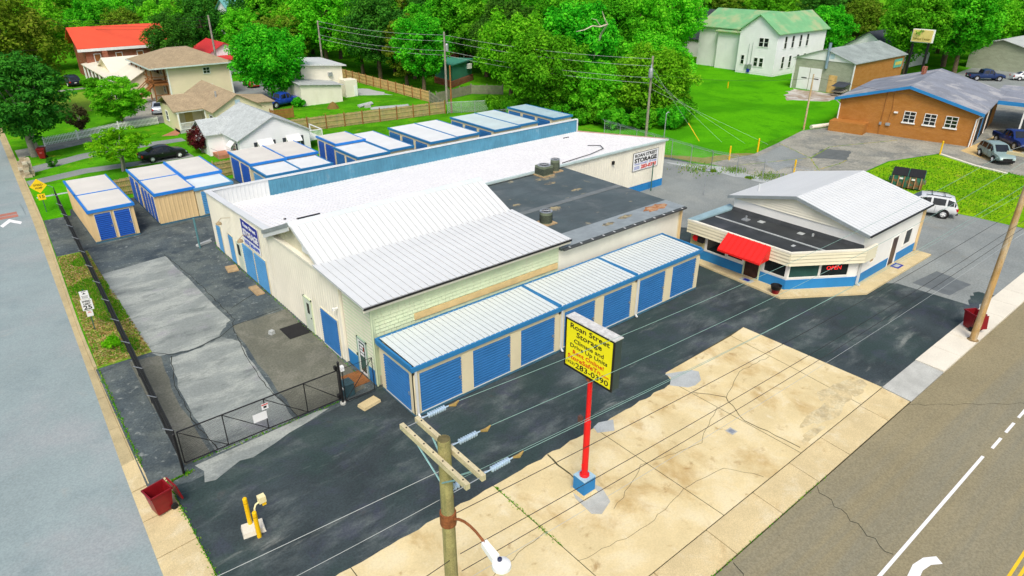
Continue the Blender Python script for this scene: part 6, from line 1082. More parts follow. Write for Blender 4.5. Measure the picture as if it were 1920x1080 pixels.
# yellow house
h2 = thing('yellow_house', 'cream yellow house with tan shingle roof and white porch railing', 'house', (8, 66, 0))
r2 = gable(h2, 11.6, 17.4, 62.8, 75.5, 2.75, 4.4, 'y', 'cream_vinyl', 'tan_shingles', .35); laps(h2, '-y', 11.6, 17.4, 62.8, .2, 4.3, 'cream_vinyl', .24, lambda z: (11.6 + max(0, z - 2.75) * 1.75, 17.4 - max(0, z - 2.75) * 1.75))
part('wing', MB().box(8.2, 11.6, 68.3, 73.2, 0, 2.7).box(8.2, 8.35, 66.2, 68.3, 0, 2.6), 'cream_vinyl', h2); part('porch_roof', MB().extr([(66.0, 2.55), (69.8, 3.9), (73.5, 2.65), (73.5, 2.78), (69.8, 4.03), (66.0, 2.68)], 'x', 7.8, 14), 'tan_shingles', h2); part('porch_floor', MB().box(8.2, 11.6, 66.1, 68.3, 0, .35), 'pale_patch', h2)
for x in (8.25, 11.4): part('porch_post', MB().box(x, x + .15, 66.1, 66.25, .3, 2.6), 'white_trim', h2)
part('porch_beam', MB().box(8.1, 11.6, 66.05, 66.2, 2.42, 2.6), 'white_trim', h2); rl = part('railing', MB().box(8.4, 11.4, 66.13, 66.2, 1.15, 1.22).box(8.4, 11.4, 66.13, 66.2, .42, .48), 'white_trim', h2)
for k in range(22): part('baluster', MB().box(8.45 + k * .135, 8.5 + k * .135, 66.14, 66.19, .48, 1.15), 'white_trim', rl)
part('gable_vent', MB().box(14.2, 14.8, 62.72, 62.76, 3.2, 3.8), mat('vent_blue', (.45, .6, .68), .7), h2); gwin(h2, '-x', 70.2, 71.2, 8.2, .9, 2.0); gwin(h2, '-x', 63.6, 64.8, 11.58, .9, 2.0); part('door', MB().box(9.6, 10.5, 68.24, 68.3, .35, 2.3), mat('door_yellow', (.6, .48, .16), .8), h2); part('flue', MB().tube([(13.2, 66.4, 3.3), (13.2, 66.4, 4.4)], .12, 8), 'galvanised', h2)  # porch door is a deeper yellow than the siding
part('lean_to', MB().hexa([(17.4, 67.5, 0), (20.5, 67.5, 0), (20.5, 71.5, 0), (17.4, 71.5, 0), (17.4, 67.5, 2.3), (20.5, 67.5, 2.1), (20.5, 71.5, 2.4), (17.4, 71.5, 2.8)]), 'cream_vinyl', h2); part('lean_to_roof', MB().hexa([(17.2, 67.2, 2.32), (20.8, 67.2, 2.12), (20.8, 71.7, 2.42), (17.2, 71.7, 2.82), (17.2, 67.2, 2.42), (20.8, 67.2, 2.22), (20.8, 71.7, 2.52), (17.2, 71.7, 2.92)]), 'tan_shingles', h2)
# apartments
h3 = thing('apartment_building', 'two-storey tan vinyl apartment building with brown outside stairs', 'building', (13.4, 88.2, 0)); part('wall', MB().box(13.4, 22.4, 88.4, 101, 0, 4.9), 'tan_vinyl', h3); laps(h3, '-y', 13.4, 22.4, 88.4, .3, 4.85, 'tan_vinyl', .2)
part('footing', MB().box(16, 22.42, 88.33, 88.4, 0, .3), 'grey_concrete', h3); [part('corner_board', MB().box(x, x + .2, 88.3, 88.42, .1, 4.85), 'white_trim', h3) for x in (13.3, 22.3)]
part('roof', MB().add([(10.9, 87.6, 4.85), (23.0, 87.6, 4.85), (23.0, 101.6, 4.85), (10.9, 101.6, 4.85), (15.6, 94.2, 6.8), (18.6, 94.2, 6.8), (18.6, 95.4, 6.8), (15.6, 95.4, 6.8)], [(3, 2, 1, 0), (0, 1, 5, 4), (1, 2, 6, 5), (2, 3, 7, 6), (3, 0, 4, 7), (4, 5, 6, 7)]), 'tan_shingles', h3); part('eave', MB().box(10.85, 23.05, 87.52, 87.62, 4.72, 4.9).box(10.85, 10.93, 87.6, 101.6, 4.72, 4.9), mat('eave_teal', (.55, .66, .62), .6), h3)
gwin(h3, '-y', 18.5, 19.4, 88.36, 3.5, 4.3, grid=(2, 2)); gwin(h3, '-y', 18.5, 19.4, 88.36, 1.0, 1.8, grid=(2, 2))
part('balcony_floor', MB().box(11.2, 13.4, 88.6, 101, 2.3, 2.6), 'deck_brown', h3)
for k in range(5): part('balcony_post', MB().box(11.2, 11.36, 88.6 + k * 2.8, 88.76 + k * 2.8, 0, 4.85), 'deck_brown', h3)
part('balcony_rail', MB().box(11.2, 11.3, 88.6, 101, 3.45, 3.55).box(11.2, 11.3, 88.6, 101, 2.9, 2.98).box(11.2, 13.4, 88.6, 88.7, 3.45, 3.55).box(11.2, 13.4, 88.6, 88.7, 2.9, 2.98).box(11.2, 13.4, 88.6, 88.7, .9, 1.0), 'deck_brown', h3)
stw = part('stairs', MB().hexa([(8.0, 88.7, 0), (8.3, 88.7, 0), (8.3, 88.8, 0), (8.0, 88.8, 0), (11.2, 88.7, 2.4), (11.2, 88.7, 2.2), (11.2, 88.8, 2.2), (11.2, 88.8, 2.4)]).tube([(8.0, 88.75, 0), (11.2, 88.75, 2.45)], .13, 4).tube([(8.0, 89.75, 0), (11.2, 89.75, 2.45)], .13, 4).tube([(8.0, 88.75, 1.0), (11.2, 88.75, 3.45)], .06, 4).tube([(8.0, 89.75, 1.0), (11.2, 89.75, 3.45)], .06, 4), 'deck_brown', h3)
for k in range(12): part('tread', MB().box(8.1 + k * .265, 8.38 + k * .265, 88.75, 89.75, .15 + k * .2, .2 + k * .2), 'deck_brown', stw)
for k in range(3):
    for z in (0, 2.6): part('door', MB().box(13.34, 13.4, 89.6 + k * 3.6, 90.5 + k * 3.6, z + .05, z + 2.0), 'deck_brown', h3); gwin(h3, '-x', 91.2 + k * 3.6, 92.0 + k * 3.6, 13.36, z + .9, z + 1.9)
part('neighbour_roof', MB().hexa([(12.4, 101.5, 3.9), (17, 101.5, 3.9), (19, 110, 3.9), (13, 110, 3.9), (12.6, 102, 4.2), (16.6, 102, 5.0), (18.6, 109.5, 5.0), (13.2, 109.5, 4.2)]), 'olive_roof', h3)
# low cream building with colonnade
h4 = thing('porch_building', 'low building with cream roof and white porch columns left of the apartments', 'building', (8, 95, 0)); gable(h4, 8.8, 14.6, 102, 112, 2.8, 4.6, 'x', 'cream_vinyl', 'cream_roof', .4); gable(h4, 9.2, 14.2, 93, 102, 2.8, 4.2, 'y', 'tan_vinyl', 'cream_roof', .4)
part('porch_roof', MB().hexa([(7.0, 95, 2.6), (9.2, 95, 2.8), (9.2, 118, 2.8), (7.0, 118, 2.6), (7.0, 95, 2.72), (9.2, 95, 3.0), (9.2, 118, 3.0), (7.0, 118, 2.72)]), 'cream_roof', h4)
for k in range(8): part('column', MB().tube([(7.25, 95.4 + k * 3.1, 0), (7.25, 95.4 + k * 3.1, 2.6)], .16, 10), 'white_trim', h4)
part('chimney', MB().box(9.6, 10.3, 111, 111.8, 2.5, 5.2), 'red_brick', h4)
# brick church with orange-red roof
h5 = thing('church', 'long brick church with bright orange-red roof', 'church', (7.5, 116.5, 0)); part('wall', MB().box(7.9, 22.2, 117, 127.5, 0, 5.3), 'red_brick', h5); part('roof', MB().extr([(116.4, 5.3), (122.2, 8.3), (128, 5.3), (128, 5.15), (122.2, 8.1), (116.4, 5.15)], 'x', 6.8, 21.9), 'red_roof', h5); part('eave', MB().box(6.8, 22.0, 116.35, 116.6, 4.75, 5.2), 'white_trim', h5); part('gable_wall', MB().extr([(117, 5.3), (127.4, 5.3), (122.2, 8.0)], 'x', 7.9, 21.7), 'red_brick', h5)
for k in range(4): gwin(h5, '-y', 9.2 + k * 3.4, 10.1 + k * 3.4, 116.96, 1.8, 4.2, 'deck_brown')
h8 = thing('steeple', 'slender white church steeple rising from the trees at upper left', 'steeple', (4.0, 160, 0)); part('tower', MB().box(2.9, 5.1, 158.9, 161.1, 0, 11), 'white_trim', h8); part('spire', MB().add([(2.6, 158.6, 11), (5.4, 158.6, 11), (5.4, 161.4, 11), (2.6, 161.4, 11), (4, 160, 20.5)], [(3, 2, 1, 0), (0, 1, 4), (1, 2, 4), (2, 3, 4), (3, 0, 4)]), 'white_trim', h8)
# crimson-roofed house and white garage near it
h7 = thing('crimson_roof_house', 'small white house with crimson roof beyond the apartments', 'house', (25, 110, 0)); gable(h7, 25.2, 32, 108.5, 118, 3.6, 5.4, 'y', 'white_vinyl', 'crimson_roof', .4); part('porch_roof', MB().hexa([(25, 106.3, 2.6), (32.4, 106.3, 2.6), (32.4, 108.5, 3.2), (25, 108.5, 3.2), (25, 106.3, 2.75), (32.4, 106.3, 2.75), (32.4, 108.5, 3.35), (25, 108.5, 3.35)]), 'crimson_roof', h7); gwin(h7, '-y', 28, 29, 108.46, 1, 2.2)
h7b = thing('white_garage', 'white gabled garage left of the crimson-roofed house', 'garage', (21.5, 118, 0)); gable(h7b, 20.5, 25, 117, 124, 3.6, 5.0, 'y', 'white_vinyl', 'pale_patch', .4); gwin(h7b, '-y', 22.3, 23.2, 116.95, 3.7, 4.2)
# beige workshop
h6 = thing('workshop', 'beige metal workshop with low lean-to beside the maple', 'building', (27, 72.5, 0)); part('lean_to', MB().hexa([(26.6, 72.3, 0), (32.8, 72.0, 0), (33.2, 77, 0), (27, 77, 0), (26.6, 72.3, 2.9), (32.8, 72.0, 2.3), (33.2, 77, 2.3), (27, 77, 3.2)]), 'cream_wall', h6); part('lean_to_roof', MB().hexa([(26.3, 72.0, 3.0), (33.1, 71.7, 2.35), (33.4, 77.2, 2.35), (26.6, 77.2, 3.3), (26.3, 72.0, 3.08), (33.1, 71.7, 2.43), (33.4, 77.2, 2.43), (26.6, 77.2, 3.38)]), 'pale_patch', h6)
part('main_block', MB().hexa([(29, 77, 0), (35.3, 76.4, 0), (36.2, 86, 0), (29, 86, 0), (29, 77, 4.9), (35.3, 76.4, 4.3), (36.2, 86, 4.3), (29, 86, 4.9)]), 'cream_wall', h6); part('main_roof', MB().hexa([(28.6, 76.6, 4.95), (35.9, 76.0, 4.35), (36.6, 86.4, 4.35), (28.6, 86.4, 4.95), (28.6, 76.6, 5.12), (35.9, 76.0, 4.52), (36.6, 86.4, 4.52), (28.6, 86.4, 5.12)]), 'white_metal', h6); part('wall_air_conditioner', MB().box(33.0, 33.6, 76.2, 76.7, 3.1, 3.6), 'galvanised', h6); part('porch_wing', MB().box(34.6, 36.6, 74.4, 76.4, 0, 2.5), 'cream_wall', h6); part('white_door', MB().box(36.0, 36.5, 74.33, 74.4, .1, 1.6), 'white_trim', h6)
lp = thing('pipe_stack', 'stack of pale pipes and scrap lying on the workshop lawn', 'pipes', (33.8, 66.4, 0))
for k in range(5): part('pipe', MB().tube([(32.4 + .06 * k, 66.1 + .22 * k, .16 + .03 * (k % 2)), (35.0 + .06 * k, 67.0 + .22 * k, .16 + .03 * (k % 2))], .14, 8), 'pale_patch', lp)
part('block', MB().box(33.0, 33.8, 65.4, 65.9, 0, .4), 'grey_concrete', lp)
hp = tag(link('hay_pile', MB().lathe([(.9, 0), (.7, .35), (.4, .7), (.08, .9)], (0, 0, 0), 9).mesh('hay_pile', 'litter'), None, (29.4, 68.3, 0)), 'small heap of dry hay on the lawn by the workshop', 'hay')
# teal shed, brick house and red parasol behind the trees
h9 = thing('teal_shed', 'teal shed on a brick base behind the wooden fences', 'shed', (52, 72, 0)); part('base', MB().prism([(51.9, 70.9), (59.2, 75.0), (56.6, 79.8), (52.4, 77)], 0, 1.0), 'red_brick', h9); part('wall', MB().prism([(52.2, 71.3), (58.9, 75.1), (56.4, 79.5), (52.6, 76.9)], 1.0, 3.4), 'teal_siding', h9); part('window_frame', MB().box(57.2, 58.0, 73.7, 74.15, 2.2, 3.0), 'white_trim', h9); part('roof', MB().prism([(51.8, 70.8), (59.3, 74.9), (56.6, 80), (52.2, 77.4)], 3.4, 3.6), 'teal_siding', h9)
h15 = thing('brick_house', 'red brick house half hidden by trees above the teal shed', 'house', (66, 92, 0)); gable(h15, 64, 82, 92, 101, 6.4, 9, 'x', 'red_brick', 'grey_shingles', .4)
for x in (66, 70, 74, 78): gwin(h15, '-y', x, x + 1.1, 91.95, 3.6, 5.2)
part('porch', MB().box(68, 76, 90, 92, 0, .5).box(68, 68.3, 90, 90.3, .5, 3).box(75.7, 76, 90, 90.3, .5, 3).box(67.6, 76.4, 89.6, 92, 3, 3.2), 'white_trim', h15)
um = thing('parasol', 'red garden parasol seen beside the transformer pole', 'parasol', (56, 83, 0)); part('canopy', MB().lathe([(1.6, 3.2), (.8, 3.7), (.05, 4.0)], (56, 83, 0), 8), 'red_awning', um); part('mast', MB().tube([(56, 83, 0), (56, 83, 4.0)], .03, 6), 'white_trim', um)
# white two-storey house with green roof
h10 = thing('farmhouse', 'two-storey white clapboard house with green metal roof', 'house', (102.3, 43.6, 0)); gable(h10, 102.3, 119, 43.6, 51.2, 7.4, 10.1, 'x', 'white_vinyl', 'green_roof', .5, .14); laps(h10, '-y', 102.3, 119, 43.6, .3, 7.2, 'white_vinyl', .3); laps(h10, '-x', 43.6, 51.2, 102.3, .3, 10, 'white_vinyl', .3, lambda z: (43.6 + max(0, z - 7.4) * 1.41, 51.2 - max(0, z - 7.4) * 1.41))
part('cross_wing', MB().extr([(105, 0), (117, 0), (117, 7.4), (111, 10), (105, 7.4)], 'y', 51, 62), 'white_vinyl', h10); part('cross_roof', MB().extr([(104.4, 7.1), (111, 10.05), (117.6, 7.1), (117.6, 7.25), (111, 10.2), (104.4, 7.25)], 'y', 47.6, 62.5), 'green_roof', h10); part('rear_wing', MB().box(104, 110, 51, 57, 0, 6.6), 'white_vinyl', h10); part('rear_roof', MB().hexa([(103.4, 50.9, 6.6), (110, 50.9, 7.6), (110, 57.4, 7.6), (103.4, 57.4, 6.6), (103.4, 50.9, 6.75), (110, 50.9, 7.75), (110, 57.4, 7.75), (103.4, 57.4, 6.75)]), 'green_roof', h10)
for a0, a1, z0, z1 in ((46.3, 47.1, 4.9, 6.3), (45.3, 46.1, 4.9, 6.3), (46.9, 47.6, 1.5, 2.9), (45.8, 46.5, 1.5, 2.9), (49.7, 50.3, 1.6, 3.1)): gwin(h10, '-x', a0, a1, 102.26, z0, z1)
for x in (104.6, 107, 109.6, 112): gwin(h10, '-y', x, x + .75, 43.56, 4.6, 6.6); gwin(h10, '-y', x, x + .75, 43.56, 1.2, 3.2)
part('meter_boxes', MB().box(102.0, 102.2, 47.9, 48.5, .9, 1.7).box(102.0, 102.2, 48.6, 49.2, 1.0, 1.6).tube([(102.1, 48.2, 1.6), (102.1, 48.2, 5.4)], .04, 5).tube([(102.1, 48.9, 1.6), (102.1, 48.9, 5.2)], .04, 5), 'galvanised', h10); part('blue_box', MB().box(101.95, 102.2, 48.2, 48.7, .3, .9), 'sign_blue', h10); part('roof_vent', MB().box(108, 108.4, 45.4, 45.8, 8.3, 8.8), 'black_paint', h10)
# dark-roofed house left of it
h11 = thing('dark_roof_house', 'steep dark-roofed house of brick and grey siding left of the white farmhouse', 'house', (112, 62, 0)); gable(h11, 114, 122, 63, 73, 4.0, 9.2, 'y', 'white_vinyl', 'dark_shingles', .4); part('brick_wing', MB().box(114.5, 120, 60.4, 63, 0, 4), 'red_brick', h11); part('wing_roof', MB().hexa([(114, 60, 4), (120.5, 60, 4), (120.5, 63.4, 7.6), (114, 63.4, 7.6), (114, 60, 4.15), (120.5, 60, 4.15), (120.5, 63.4, 7.8), (114, 63.4, 7.8)]), 'dark_shingles', h11); gwin(h11, '-y', 116, 116.8, 60.36, 1.2, 3.2); part('chimney', MB().box(117.5, 118.5, 72, 73, 6, 11.2), 'red_brick', h11)
# block garage with brick side
h12 = thing('block_garage', 'grey block garage with white doors, flue and brick side wall', 'garage', (95, 26, 0)); gable(h12, 95, 112.5, 26.2, 35.6, 4.8, 6.4, 'x', 'grey_block', 'slate_grey_roof', .4); part('brick_side', MB().box(95.02, 112.5, 26.12, 26.2, 0, 4.7), 'orange_brick', h12); part('gable_face', MB().extr([(26.0, 4.75), (35.8, 4.75), (30.9, 6.38)], 'x', 94.9, 95.0), 'white_trim', h12)
for y0 in (31.0, 33.0): d = part('door', MB().box(94.92, 95.0, y0, y0 + 1.85, .05, 3.4), 'white_trim', h12); part('strap', MB().box(94.9, 94.92, y0 + .3, y0 + 1.2, 1.75, 1.9), 'black_paint', d)
part('plywood_door', MB().box(94.92, 95.0, 28.4, 29.7, .05, 2.7), mat('plywood', (.62, .42, .15), .8, var=.25, scale=1.5), h12); part('flue', MB().tube([(94.8, 30.4, 3.6), (94.8, 30.4, 7.4)], .22, 10), mat('flue_blue', (.2, .3, .36), .5), h12); part('gable_vent', MB().box(94.86, 94.9, 29.4, 30.1, 5.1, 5.8), mat('vent_blue', (.45, .6, .68)), h12)
for yy in (26.0, 35.7): part('downspout', MB().box(94.8, 94.95, yy - .08, yy + .08, 0, 4.7), 'white_trim', h12)
part('green_sign', MB().box(108.8, 111.6, 25.98, 26.1, 2.9, 4.2), mat('sign_teal', (.1, .4, .32), .6), h12); part('sign_print', MB().box(109.1, 111.3, 25.95, 25.98, 3.3, 3.8), mat('sign_gold', (.6, .5, .1), .6), h12)
wp = thing('wood_pile', 'covered heap of firewood under a dark tarp by the block garage', 'wood pile', (93.8, 26.8, 0)); part('tarp', MB().hexa([(92.6, 26.0, 1.5), (94.8, 26.0, 1.8), (94.8, 28.0, 1.8), (92.6, 28.0, 1.5), (92.8, 26.1, 1.6), (94.7, 26.1, 2.0), (94.7, 27.9, 2.0), (92.8, 27.9, 1.6)]), 'dark_shingles', wp)
for k in range(14): part('log', MB().tube([(93.0, 26.2 + (k % 7) * .27, .2 + (k // 7) * .5), (94.6, 26.3 + (k % 7) * .26, .35 + (k // 7) * .5)], .13, 6), 'grey_bark', wp)
# service station
h13 = thing('service_station', 'orange brick service station with blue-edged grey gable roof', 'building', (73.75, 9.55, 0), R(10.5)); q = dict(world=False); W2 = 7.35
part('wall', MB().extr([(-W2, 0), (W2, 0), (W2, 3.75), (0, 5.75), (-W2, 3.75)], 'x', 0, 17), 'orange_brick', h13, **q); part('roof', MB().extr([(-W2 - .5, 3.62), (0, 5.78), (W2 + .5, 3.62), (W2 + .5, 3.78), (0, 5.95), (-W2 - .5, 3.78)], 'x', -.5, 17.5), 'service_roof', h13, **q)
for s in (-1, 1): part('blue_fascia', MB().hexa([(-.6, s * (W2 + .55), 3.5), (-.5, s * (W2 + .55), 3.5), (-.5, 0, 5.68), (-.6, 0, 5.68), (-.6, s * (W2 + .55), 3.84), (-.5, s * (W2 + .55), 3.84), (-.5, 0, 6.0), (-.6, 0, 6.0)]), 'blue_paint', h13, **q); part('downspout', MB().tube([(-.4, s * (W2 + .45), 3.55), (-.12, s * (W2 - .1), 3.1), (-.12, s * (W2 - .15), 0)], .07, 6), 'white_trim', h13, **q)
for k, yy in enumerate((-.6, -2.75, -4.9)):
    f = MB().box(-.08, 0, yy - .62, yy - .56, 1.85, 3.1).box(-.08, 0, yy + .56, yy + .62, 1.85, 3.1).box(-.08, 0, yy - .56, yy + .56, 3.04, 3.1).box(-.06, 0, yy - .03, yy + .03, 1.85, 3.04)
    for z in (2.22, 2.63): f.box(-.06, 0, yy - .56, yy + .56, z, z + .05)
    w_ = part('window', f, 'white_trim', h13, **q); part('sill', MB().box(-.14, .0, yy - .72, yy + .72, 1.7, 1.85), 'white_trim', w_, **q)
    for i in range(2):
        for j in range(3): part('pane', MB().box(-.02, -.006, yy - .56 + i * .59, yy - .03 + i * .59, 1.87 + j * .4, 2.2 + j * .4), 'glass', w_, **q)
for yy in (2.3, 1.6, 1.35): part('meter', MB().box(-.2, 0, yy - .12, yy + .12, 1.2, 1.5), 'galvanised', h13, **q)
part('conduit', MB().tube([(-.04, 2.3, 0), (-.04, 2.3, 5.0)], .035, 5).tube([(-.04, 1.6, 1.4), (-.04, 1.4, 3.2), (-.04, 1.6, 5.0)], .025, 5), 'brown_post', h13, **q); part('lamp', MB().box(-.25, 0, .7, 1.1, 2.75, 2.9), 'white_trim', h13, **q); part('brick_bin', MB().box(-1.9, 0, 3.6, 7.6, 0, 1.25), 'orange_brick', h13, **q)
for k in range(3): d = part('bay_opening', MB().box(.8 + k * 4.2, 3.9 + k * 4.2, -W2 - .03, -W2, .02, 3.1), 'dark_void', h13, **q); part('bay_post', MB().box(.3 + k * 4.2, .75 + k * 4.2, -W2 - .06, -W2, 0, 3.3), 'blue_paint' if k == 1 else 'white_trim', d, **q)
part('canopy', MB().box(10, 24, -W2 - 7.5, -W2 + .5, 3.4, 3.75), 'service_roof', h13, **q); part('canopy_edge', MB().box(9.94, 10.0, -W2 - 7.5, -W2 - .5, 3.35, 3.8), 'blue_paint', h13, **q)
for a, b in ((10.3, -W2 - 7), (10.3, -W2 - 3.5), (16, -W2 - 7)): part('canopy_post', MB().box(a, a + .18, b, b + .18, 0, 3.4), 'white_trim', h13, **q)
part('chimney', MB().tube([(12.6, 1.2, 5.3), (12.6, 1.2, 6.6)], .12, 8).box(13.3, 13.9, 1.1, 1.6, 5.2, 6.5), 'red_brick', h13, **q)
tag(link('barrier_pipe', MB().tube([(0, 0, .25), (3.2, -.9, .25)], .25, 10).mesh('barrier_pipe', 'pale_walk_concrete'), None, (69.6, 18.4, 0)), 'pale concrete barrier log left of the brick service station', 'barrier')
ss = thing('service_sign', 'yellow Service Center sign on two tall black posts', 'sign', (118.8, 27.1, 0)); part('cabinet', MB().box(118.9, 119.5, 24.9, 28.3, 6.1, 8.2), 'white_trim', ss); part('face', MB().box(118.84, 118.9, 25.0, 28.2, 6.2, 8.1), mat('face_cream', (.75, .62, .2), .6), ss)
for yy in (25.4, 27.9): part('post', MB().box(119.05, 119.35, yy - .16, yy + .16, 0, 6.1), 'black_paint', ss)
text('Service Center', .55, mat('sign_olive', (.25, .2, .03), .6).name, ss, (118.82 - 118.8, 26.6 - 27.1, 6.5), SR, 2.8, bold=.01)
h14 = thing('dark_hip_house', 'house with dark blue-grey roof behind the block garage', 'house', (128, 38, 0)); gable(h14, 126, 142, 33, 44, 3, 6.5, 'x', 'white_vinyl', 'dark_shingles', .6)
h16 = thing('far_shed', 'pale open shed at the far right among trees', 'shed', (146, 22, 0)); gable(h16, 142, 154, 16, 26, 4, 5.4, 'x', 'grey_block', 'pale_patch', .5)
h17 = thing('teal_roof_house', 'far house with teal roof and red chimney above the maple', 'house', (52, 163, 0)); gable(h17, 47, 59, 158, 168, 7.0, 9.6, 'x', 'white_vinyl', mat('roof_teal2', (.12, .34, .32), .7, var=.1), .5); part('chimney', MB().box(52, 53.2, 162, 163.2, 8.5, 11.6), 'red_brick', h17)
# stone pillar and small yard things
pl_ = thing('stone_pillar', 'rough stone gate pillar at the driveway mouth', 'pillar', (-8.6, 57.0, 0)); rs = random.Random(9)
for k in range(26):
    z = (k // 4) * .26; a = (k % 4) * math.pi / 2 + rs.uniform(-.2, .2); x, y = -8.6 + .3 * math.cos(a), 57.0 + .3 * math.sin(a); s = rs.uniform(.22, .32)
    part('stone', MB().hexa([(x + sx * s * rs.uniform(.8, 1.1), y + sy * s * rs.uniform(.8, 1.1), z + dz) for dz in (0, .25) for sx, sy in ((-1, -1), (1, -1), (1, 1), (-1, 1))]), mat('pillar_stone%d' % (k % 3), [(.5, .42, .28), (.36, .3, .2), (.62, .56, .42)][k % 3], .9, var=.2), pl_)
tag(link('marker_stake', MB().box(-.06, .06, -.06, .06, 0, 1.0).mesh('marker_stake', 'yellow_paint'), None, (86.5, 42, 0)), 'small yellow stake standing alone on the green lawn', 'stake')
# ================================================================== TREES
def crown(name, seed, rx, rz, zc, lobes, leaves, leaf, m, droop=0., flat=1., low=-1., spread=.22, lr=1.):
    """leaf sprays on the skins of many overlapping clumps; uneven outline with gaps between clumps"""
    rng = np.random.default_rng(seed); C = []; Rr = []
    while len(C) < lobes:
        d = rng.normal(0, 1, 3); d /= np.linalg.norm(d); k = rng.uniform(.35, 1) ** .6 * (1 - .28 * rng.random())
        c = d * k * np.array([rx, rx, rz]) * (1 - spread * .42); 
        if c[2] < low * rz: continue
        if c[2] < 0: c[:2] *= 1 - .25 * (c[2] / rz) ** 2
        C.append(c); Rr.append(rng.uniform(.10, .19) * rx * (1.1 - .25 * k) * lr)
    C = np.array(C); Rr = np.array(Rr); lt = rng.uniform(.0, .5, lobes); p = Rr ** 2 / np.sum(Rr ** 2); li = rng.choice(lobes, leaves, p=p)
    d = rng.normal(0, 1, (leaves, 3)); d[:, 2] = d[:, 2] * .9 + .25; d /= np.linalg.norm(d, axis=1)[:, None]
    rad = Rr[li] * (1 - .6 * rng.random(leaves) ** 1.5); P = C[li] + d * rad[:, None] * np.array([1, 1, flat]); P[:, 2] -= droop * rng.random(leaves) * Rr[li]
    P[:, 2] += zc; nrm = d * .75 + np.array([0, 0, .62]) + rng.normal(0, .42, (leaves, 3)); nrm /= np.linalg.norm(nrm, axis=1)[:, None]
    a = np.cross(nrm, rng.normal(0, 1, (leaves, 3))); a /= np.linalg.norm(a, axis=1)[:, None]; b = np.cross(nrm, a); s = (leaf * rng.uniform(.6, 1.35, leaves))[:, None]
    V = np.stack([P - a * s * .55, P - b * s * .32 + nrm * s * .08, P + a * s * .55, P + b * s * .32 + nrm * s * .08], 1).reshape(-1, 3); t = np.clip(lt[li] + rng.uniform(0, .5, leaves), 0, 1)
    return np_mesh(name, V, np.arange(4 * leaves).reshape(leaves, 4), m, np.repeat(t, 4)), C + np.array([0, 0, zc]), Rr
def trunk(name, seed, h, r, C, zc, m='bark', limbs=9, fork=1):
    rng = random.Random(seed); mb = MB(); top = zc + .25 * (C[:, 2].max() - zc)
    for f in range(fork):
        ox = (f - (fork - 1) / 2) * r * 1.6; mb.tube([(ox * .6, 0, 0), (ox + rng.uniform(-.1, .1), rng.uniform(-.1, .1), zc * .35), (ox * 1.6 + rng.uniform(-.2, .2), rng.uniform(-.2, .2), zc * .75), (ox * 2 + rng.uniform(-.3, .3), rng.uniform(-.3, .3), top)], [r * 1.25, r * .9, r * .65, r * .25], 9)
    for i in rng.sample(range(len(C)), min(limbs, len(C))):
        c = C[i]; z0 = min(zc * rng.uniform(.45, .95), c[2] - .2); z0 = max(z0, .3 * zc); mb.tube([(0, 0, z0), (c[0] * .45, c[1] * .45, z0 + (c[2] - z0) * .4), (c[0] * .95, c[1] * .95, c[2])], [r * .45, r * .28, r * .08], 6)
    return mb.mesh(name, m, True)
KIND = {}
def kind(key, seed, h, rx, rz, lobes, leaves, leaf, m, bark='bark', r=.25, fork=1, name='tree', **k):
    zc = h - rz; me, C, Rr = crown('crown', seed, rx, rz, zc, lobes, leaves, leaf, m, **k); tm = trunk('trunk', seed, h, r, C, zc, bark, fork=fork); KIND[key] = (name, h, me, tm)
def tree(key, label, x, y, s=1., rz=0, sz=None, group=None, cat='tree', z=0):
    nm, h, me, tm = KIND[key]; t = thing(nm, label, cat, (x, y, z), rz, group); sc_ = (s, s, sz or s)
    for n_, m_ in (('crown', me), ('trunk', tm)): o = link(n_, m_, t); o.scale = sc_
    return t
kind('maple', 11, 11.6, 6.6, 5.4, 260, 26000, .36, 'leaf_green', r=.35, low=-.85, name='maple_tree')
kind('dark', 12, 11.5, 5.6, 5.3, 240, 22000, .30, 'leaf_dark', 'grey_bark', r=.3, fork=2, low=-.9, flat=.6, name='evergreen_tree')
kind('olive', 13, 17, 8.5, 7.5, 240, 20000, .42, 'leaf_olive', r=.4, name='broadleaf_tree')
kind('light', 14, 6.6, 4.1, 3.0, 150, 14000, .24, 'leaf_bright', r=.16, flat=.5, low=-.9, name='young_tree')
kind('lime', 15, 4.6, 3.3, 2.0, 110, 8500, .2, 'leaf_lime', 'grey_bark', r=.13, fork=3, flat=.45, low=-.7, name='ornamental_tree')
kind('maroon', 16, 3.1, 2.0, 1.45, 70, 6500, .15, 'leaf_maroon', 'grey_bark', r=.09, fork=2, low=-.9, name='ornamental_tree', lr=1.3); kind('brown', 17, 3.6, 1.9, 1.6, 60, 4500, .16, 'leaf_brown', 'grey_bark', r=.1, fork=2, name='ornamental_tree', lr=1.3)
for i, (hh, rx, rz, m) in enumerate([(13, 6.2, 5.8, 'leaf_green'), (15, 6.5, 6.8, 'leaf_bright'), (14, 6.0, 6.3, 'leaf_green'), (12, 6.0, 5.5, 'leaf_bright'), (16, 6.8, 7.4, 'leaf_dark'), (13, 6.4, 5.6, 'leaf_olive')]):
    kind('w%d' % i, 30 + i, hh, rx, rz, 220, 17000, .40, m, r=.32, low=-.95, name='broadleaf_tree')
kind('full', 40, 9.5, 6.2, 5.0, 260, 24000, .36, 'leaf_bright', r=.3, low=-1., name='broadleaf_tree')
